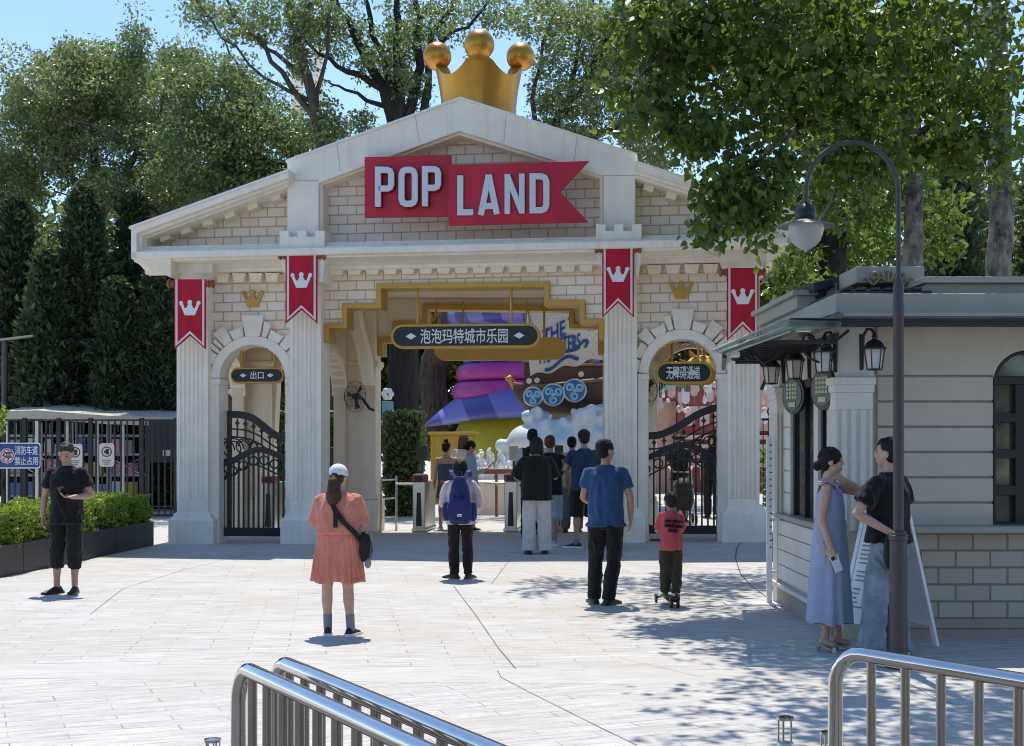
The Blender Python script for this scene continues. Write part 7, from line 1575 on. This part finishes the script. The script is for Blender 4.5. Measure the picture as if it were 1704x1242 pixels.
b.box(0, .9, -.012, .012, 2.05, 2.09); b.box(0, .9, -.012, .012, .08, .12); b.build('bars', M_IRON, t)
b = MB(); b.tube([(.2+.1*math.cos(R(a)), 0, 2.2+.1*math.sin(R(a))) for a in range(0, 361, 30)], .012, 6); b.tube([(.0, 0, 2.55), (.1, 0, 2.8), (.25, 0, 2.95), (.5, 0, 3.05)], .03, 8); b.build('scroll', M_IRON, t)
bush('hedge', 'long dark hedge beyond the gate on the kiosk side', 5.6, 16, 29.8, 31.0, 0, 1.5, 14000, .14, .07, LF_DARK, 24)

# ---------------------------------------------------------------- trees
def gb(u, y): return (px(u, y), y, 0)
tree('maple_tree', 'broad olive green tree with a domed crown above the cypresses', gb(170, 40), [[(170, 760, 40, .30), (172, 500, 40, .24), (165, 320, 40, .18), (150, 200, 40, .10), (140, 130, 40, .04)], [(168, 380, 40, .14), (100, 260, 39.5, .08), (50, 180, 39.5, .03)], [(168, 360, 40, .14), (230, 250, 39.5, .09), (270, 170, 39.5, .03)], [(300, 372, 37.5, .06), (200, 330, 37.5, .04), (90, 318, 37.5, .02)], [(360, 300, 37, .07), (250, 240, 37, .045), (120, 200, 37.5, .02)], [(330, 330, 37, .05), (230, 290, 37, .03), (60, 210, 37.5, .015)]],
     [(120, 170, 40, 110, 75, 2.6, 270), (215, 165, 40, 85, 70, 2.4, 180), (60, 240, 40, 70, 80, 2.2, 120), (190, 255, 39, 150, 65, 1.8, 190), (260, 325, 38, 110, 36, 1.5, 80), (20, 330, 39, 50, 70, 1.5, 80), (150, 110, 40, 80, 30, 1.8, 60)], LF_OLIVE, per=66, rad=.46, L=.115, Wd=.065, seed=31)
tree('elm_tree', 'dark leaning tree between the domed crown and the gate roof', gb(560, 36), [[(575, 740, 36, .32), (560, 420, 36, .26), (520, 290, 36, .18), (430, 200, 36, .11), (340, 110, 36, .04)], [(520, 290, 36, .12), (430, 260, 36, .07), (330, 200, 36, .04), (270, 160, 36, .02)], [(540, 350, 36, .12), (450, 300, 35.5, .07), (350, 270, 35.5, .04)], [(430, 200, 36, .06), (400, 120, 36, .04), (370, 60, 36, .015)]],
     [(355, 165, 36, 100, 65, 2.0, 170), (450, 250, 36, 105, 75, 2.2, 220), (350, 270, 36, 105, 70, 2.0, 170), (225, 75, 38, 20, 40, .6, 26), (300, 110, 37, 40, 40, 1.0, 40), (420, 335, 35.5, 90, 50, 1.4, 120), (530, 290, 36, 50, 60, 1.4, 70)], LF_DARK, per=58, rad=.44, L=.11, Wd=.062, seed=32)
tree('poplar_tree', 'tall thin multi stemmed tree with open crown left of the crown sculpture', gb(545, 33), [[(560, 740, 33, .28), (552, 420, 33, .23), (540, 250, 33, .17), (512, 130, 33, .12), (480, 20, 33, .08), (465, -60, 33, .05)], [(530, 210, 33, .09), (470, 120, 33, .06), (400, 40, 33, .04), (360, -30, 33, .03)], [(535, 230, 33, .10), (500, 80, 32.6, .06), (520, -20, 32.6, .04)], [(512, 130, 33, .07), (440, 80, 33, .04), (380, 10, 33, .025)], [(520, 170, 33, .06), (440, 130, 33, .035), (350, 30, 33, .02), (310, -30, 33, .015)], [(525, 180, 33, .07), (545, 90, 33, .04), (560, -30, 33, .03)]],
     [(420, 35, 33, 75, 50, 1.5, 62), (500, 70, 33, 30, 100, 1.4, 66), (545, 215, 33, 34, 45, 1.1, 44), (530, 10, 33, 50, 40, 1.4, 36), (350, 20, 33.5, 60, 35, 1.2, 36)], LF_DARK, per=32, rad=.33, L=.105, Wd=.06, seed=33, hollow=.1)
tree('locust_tree', 'vase shaped tree with dark branches just left of the gold crown', gb(665, 34), [[(668, 760, 34, .42), (672, 560, 34, .36), (668, 400, 34, .30), (664, 230, 34, .22), (640, 150, 34, .14), (590, 60, 34, .09), (540, -40, 34, .05)], [(664, 230, 34, .18), (662, 120, 34, .12), (660, 20, 34, .08), (665, -60, 34, .05)], [(640, 150, 34, .10), (560, 110, 33.6, .06), (500, 60, 33.6, .025)], [(668, 240, 34, .16), (700, 110, 34.2, .11), (690, 0, 34.2, .07)], [(664, 180, 34, .11), (620, 60, 34, .07), (600, -40, 34, .04)], [(690, 330, 34, .13), (702, 210, 34, .11), (715, 90, 34, .08), (760, -20, 34, .05)], [(715, 90, 34, .06), (800, 20, 34, .035), (830, -40, 34, .025)], [(650, 180, 34, .07), (575, 150, 34, .035), (530, 130, 34, .015)]],
     [(570, 50, 34, 60, 50, 1.5, 56), (665, 60, 34, 45, 75, 1.5, 58), (720, 40, 34, 65, 45, 1.6, 54), (810, 15, 34, 80, 36, 1.6, 44), (690, 150, 34, 42, 40, 1.2, 32), (630, 110, 34, 45, 50, 1.4, 34), (605, 205, 34.5, 28, 20, .8, 16)], LF_DARK, per=32, rad=.33, L=.105, Wd=.06, seed=34, hollow=.1, bark=BARKD)
tree('ash_tree', 'mid green tree behind the right shoulder of the gate gable', gb(722, 49), [[(722, 745, 49, .52), (722, 600, 49, .46), (770, 470, 46, .34), (860, 330, 40, .20), (920, 220, 36, .12), (980, 120, 36, .08), (1040, 30, 36, .04)], [(900, 250, 36, .09), (890, 140, 36, .05), (920, 20, 36, .03)], [(940, 190, 36, .08), (960, 90, 36, .05), (990, -20, 36, .03)], [(900, 260, 36, .08), (1000, 220, 36, .06), (1080, 190, 36, .03)]],
     [(960, 55, 36, 75, 60, 2.0, 100), (1000, 155, 36, 80, 70, 2.0, 130), (915, 150, 36, 28, 55, 1.2, 34), (1060, 80, 36, 70, 70, 2.0, 100), (935, 230, 36, 55, 30, 1.2, 46), (1090, 235, 36.5, 80, 50, 1.6, 90), (880, 15, 36, 55, 30, 1.3, 26)], LF_OLIVE, per=50, rad=.40, L=.11, Wd=.065, seed=35, hollow=.25)
GC_ = 'dark cypresses behind the fence'
for i, (u, vt, y, wp) in enumerate(((-60, 250, 37.5, 230), (25, 335, 36.5, 220), (140, 312, 35.5, 220), (222, 330, 37, 190), (266, 430, 35, 140), (300, 360, 38, 190), (78, 420, 34.8, 200), (196, 470, 34.8, 170))):
    lb = ('dark cypress cut off by the picture edge beyond the street light', 'dark cypress rising behind the street light pole', 'pointed dark cypress standing centrally in the group, lighter tip', 'dark cypress with its tip just beside the gable end of the gate', 'shorter cypress with feathery lit tips next to the end column', 'dark cypress partly hidden behind the gate eaves', 'low dark cypress above the beige shed roof and cream notices', 'low cypress between the dark panel and the pointed one')[i]
    conifer(lb, u, 760, vt, y, wp, 60+i, GC_, n=1150)
tree('poplar_tree', 'near poplar with pale trunk whose leafy boughs hang over the plaza', gb(1662, 17.5), [[(1662, 760, 17.5, .19), (1663, 480, 17.5, .17), (1664, 300, 17.5, .155), (1660, 100, 17.5, .14), (1660, -150, 17.5, .12), (1650, -420, 17.5, .08)], [(1660, 60, 17.5, .08), (1500, -20, 16.5, .06), (1300, 10, 15.5, .045), (1150, 60, 15, .03), (1060, 130, 14.6, .015)], [(1660, 0, 17.5, .08), (1480, 130, 16.5, .055), (1330, 210, 15.5, .04), (1240, 290, 15, .025), (1185, 370, 14.8, .012)], [(1660, -100, 17.5, .09), (1560, -250, 14, .07), (1450, -330, 11.5, .05), (1300, -300, 10.5, .03)], [(1660, 120, 17.5, .06), (1560, 200, 16.8, .04), (1430, 250, 16, .025), (1330, 400, 16, .012)], [(1664, 150, 17.5, .05), (1720, 120, 17, .04), (1800, 150, 16.5, .02)], [(1660, -60, 17.5, .09), (1450, -120, 19, .06), (1250, -60, 20, .04), (1100, 40, 20, .02)], [(1450, -120, 19, .06), (1200, -130, 20, .045), (1000, -90, 20.3, .03), (860, -70, 20, .015)]],
     [(1110, 60, 15, 110, 80, .9, 66), (1075, 165, 14.8, 60, 40, .6, 24), (1172, 228, 14.8, 50, 46, .6, 26), (1196, 325, 14.8, 30, 40, .4, 15), (1184, 385, 14.8, 16, 22, .2, 7), (1260, 300, 15.2, 60, 60, .7, 34), (1250, 370, 15.4, 34, 40, .4, 14), (1270, 120, 15, 140, 110, 1.2, 100), (1318, 455, 16, 24, 40, .4, 12), (1420, 130, 15.5, 140, 120, 1.3, 100), (1420, 270, 16, 90, 50, .8, 36), (1560, 110, 16, 130, 120, 1.3, 90), (1640, 190, 16.5, 100, 110, 1.0, 56), (1560, 260, 16.8, 60, 40, .6, 20), (1130, 30, 19.5, 110, 90, 1.5, 60), (1280, 60, 20, 120, 110, 1.5, 70), (1250, -60, 14, 200, 100, 1.5, 70), (1500, -60, 14.5, 220, 110, 1.5, 70), (1340, -330, 11.5, 330, 150, 1.7, 90), (1560, -420, 11.8, 260, 190, 1.6, 110), (1660, -150, 15, 180, 150, 1.6, 70), (1200, -330, 15, 180, 150, 1.7, 60), (1080, -160, 17.5, 160, 90, 1.8, 44), (885, -75, 20, 80, 45, 1.3, 22), (1000, -75, 20.5, 90, 50, 1.4, 28), (1120, -60, 20.8, 90, 50, 1.4, 28)],
     LF_POP, per=21, rad=.32, L=.100, Wd=.088, seed=41, bark=BARKW, hang=.55, heart=True, twig=.013, hollow=.1)
tree('poplar_tree', 'brown trunked poplar rising behind the kiosk crest', gb(1520, 19.5), [[(1520, 760, 19.5, .17), (1520, 460, 19.5, .15), (1522, 330, 19.5, .13), (1515, 150, 19.5, .11), (1505, -50, 19.5, .08)], [(1520, 320, 19.5, .06), (1470, 250, 19.5, .045), (1430, 200, 19.2, .02)], [(1518, 200, 19.5, .06), (1400, 120, 19.3, .045), (1330, 90, 19, .02)]],
     [(1420, 330, 20, 100, 50, 1.0, 44), (1360, 250, 20, 90, 70, 1.0, 46), (1480, 100, 19.8, 130, 110, 1.2, 64), (1340, 60, 19.6, 120, 90, 1.1, 50), (1560, 380, 20, 40, 60, .6, 22)], LF_POP, per=26, rad=.33, L=.10, Wd=.085, seed=42, bark=BARKW, hang=.5, heart=True)
tree('poplar_tree', 'thick dark trunked tree high behind the lamp arm', gb(1385, 24), [[(1384, 760, 24, .26), (1386, 420, 24, .24), (1380, 250, 24, .22), (1385, 120, 24, .18), (1380, -40, 24, .12)], [(1382, 220, 24, .10), (1330, 330, 23.6, .06), (1300, 440, 23.6, .03)], [(1385, 150, 24, .1), (1460, 260, 24, .06)]],
     [(1290, 420, 24.5, 50, 50, 1.0, 30), (1330, 380, 24.5, 80, 60, 1.0, 50), (1300, 520, 24.5, 50, 50, .9, 34), (1420, 400, 24.5, 70, 50, 1.0, 44), (1285, 540, 25, 30, 40, .9, 16)], LF_BRIGHT, per=28, rad=.40, L=.12, Wd=.09, seed=43, bark=BARKD, hang=.4)
conifer('dark feathery conifer between the two trunks above the kiosk roof', 1590, 760, 250, 27, 190, 71, 'conifers behind the kiosk', name='conifer', n=650)
conifer('dark feathery conifer at the picture edge behind the pale trunk', 1740, 760, 230, 26, 230, 72, 'conifers behind the kiosk', name='conifer', n=650)
# far woods that close the view ahead
def woods(x0, x1, y, H, n, m, seed, L=.30, dep=3.0):
    rng = np.random.default_rng(seed); k = n//60
    c = np.stack([rng.uniform(x0, x1, k), rng.uniform(y-1.5, y+dep, k), rng.uniform(.1, 1, k)**.8*H], 1)
    c[:, 2] *= .86+.14*np.sin(c[:, 0]*.9+seed)+.06*rng.normal(size=k)
    C, D = clusters(c, 60, .95, rng, .1); root = empty('far_woods', (0, 0, 0)); tag(root, kind='stuff'); leaf_object('foliage', C, D, L, L*.6, m, root, rng)
woods(px(-500, 47), px(330, 47), 47, pz(250, 47), 46000, LF_DARK, 81, .34)
woods(px(330, 55), px(1000, 55), 55, pz(430, 55), 46000, LF_FAR, 82, .30)
woods(px(1000, 52), px(1420, 52), 52, pz(330, 52), 30000, LF_OLIVE, 83, .32)
woods(px(1380, 46), px(2100, 46), 46, pz(170, 46), 42000, LF_DARK, 84, .34)
woods(-40, 40, -26, 9, 40000, LF_DARK, 85, .45, 5.0)  # unseen row added behind the viewer as a dark backdrop for steel reflections
tree('young_tree', 'light green sapling at the picture edge above the blue sign', gb(-6, 24), [[(-6, 893, 24, .03), (-8, 760, 24, .022), (-4, 690, 24, .010)]], [(-2, 692, 24, 16, 13, .25, 9), (-14, 715, 24, 12, 14, .25, 6)], LF_HEDGE, per=24, rad=.13, L=.09, Wd=.055, seed=51, twig=.006)
yt = 150; t = empty('tower', (px(508, yt), yt, 0), 'pale distant tower of two shafts glimpsed between the tall trees', 'tower'); c0 = px(508, yt)
for k, (ua, ub, vt) in enumerate(((484, 499, 46), (522, 534, 70))): MB().box(px(ua, yt)-c0, px(ub, yt)-c0, 0, 2.5, 0, pz(vt, yt)).build('shaft', M_CONC, t)
for v in (80, 120, 160): MB().box(px(499, yt)-c0+.001, px(522, yt)-c0-.001, .8, 1.4, pz(v+4, yt), pz(v, yt)).build('link', M_CONC, t)
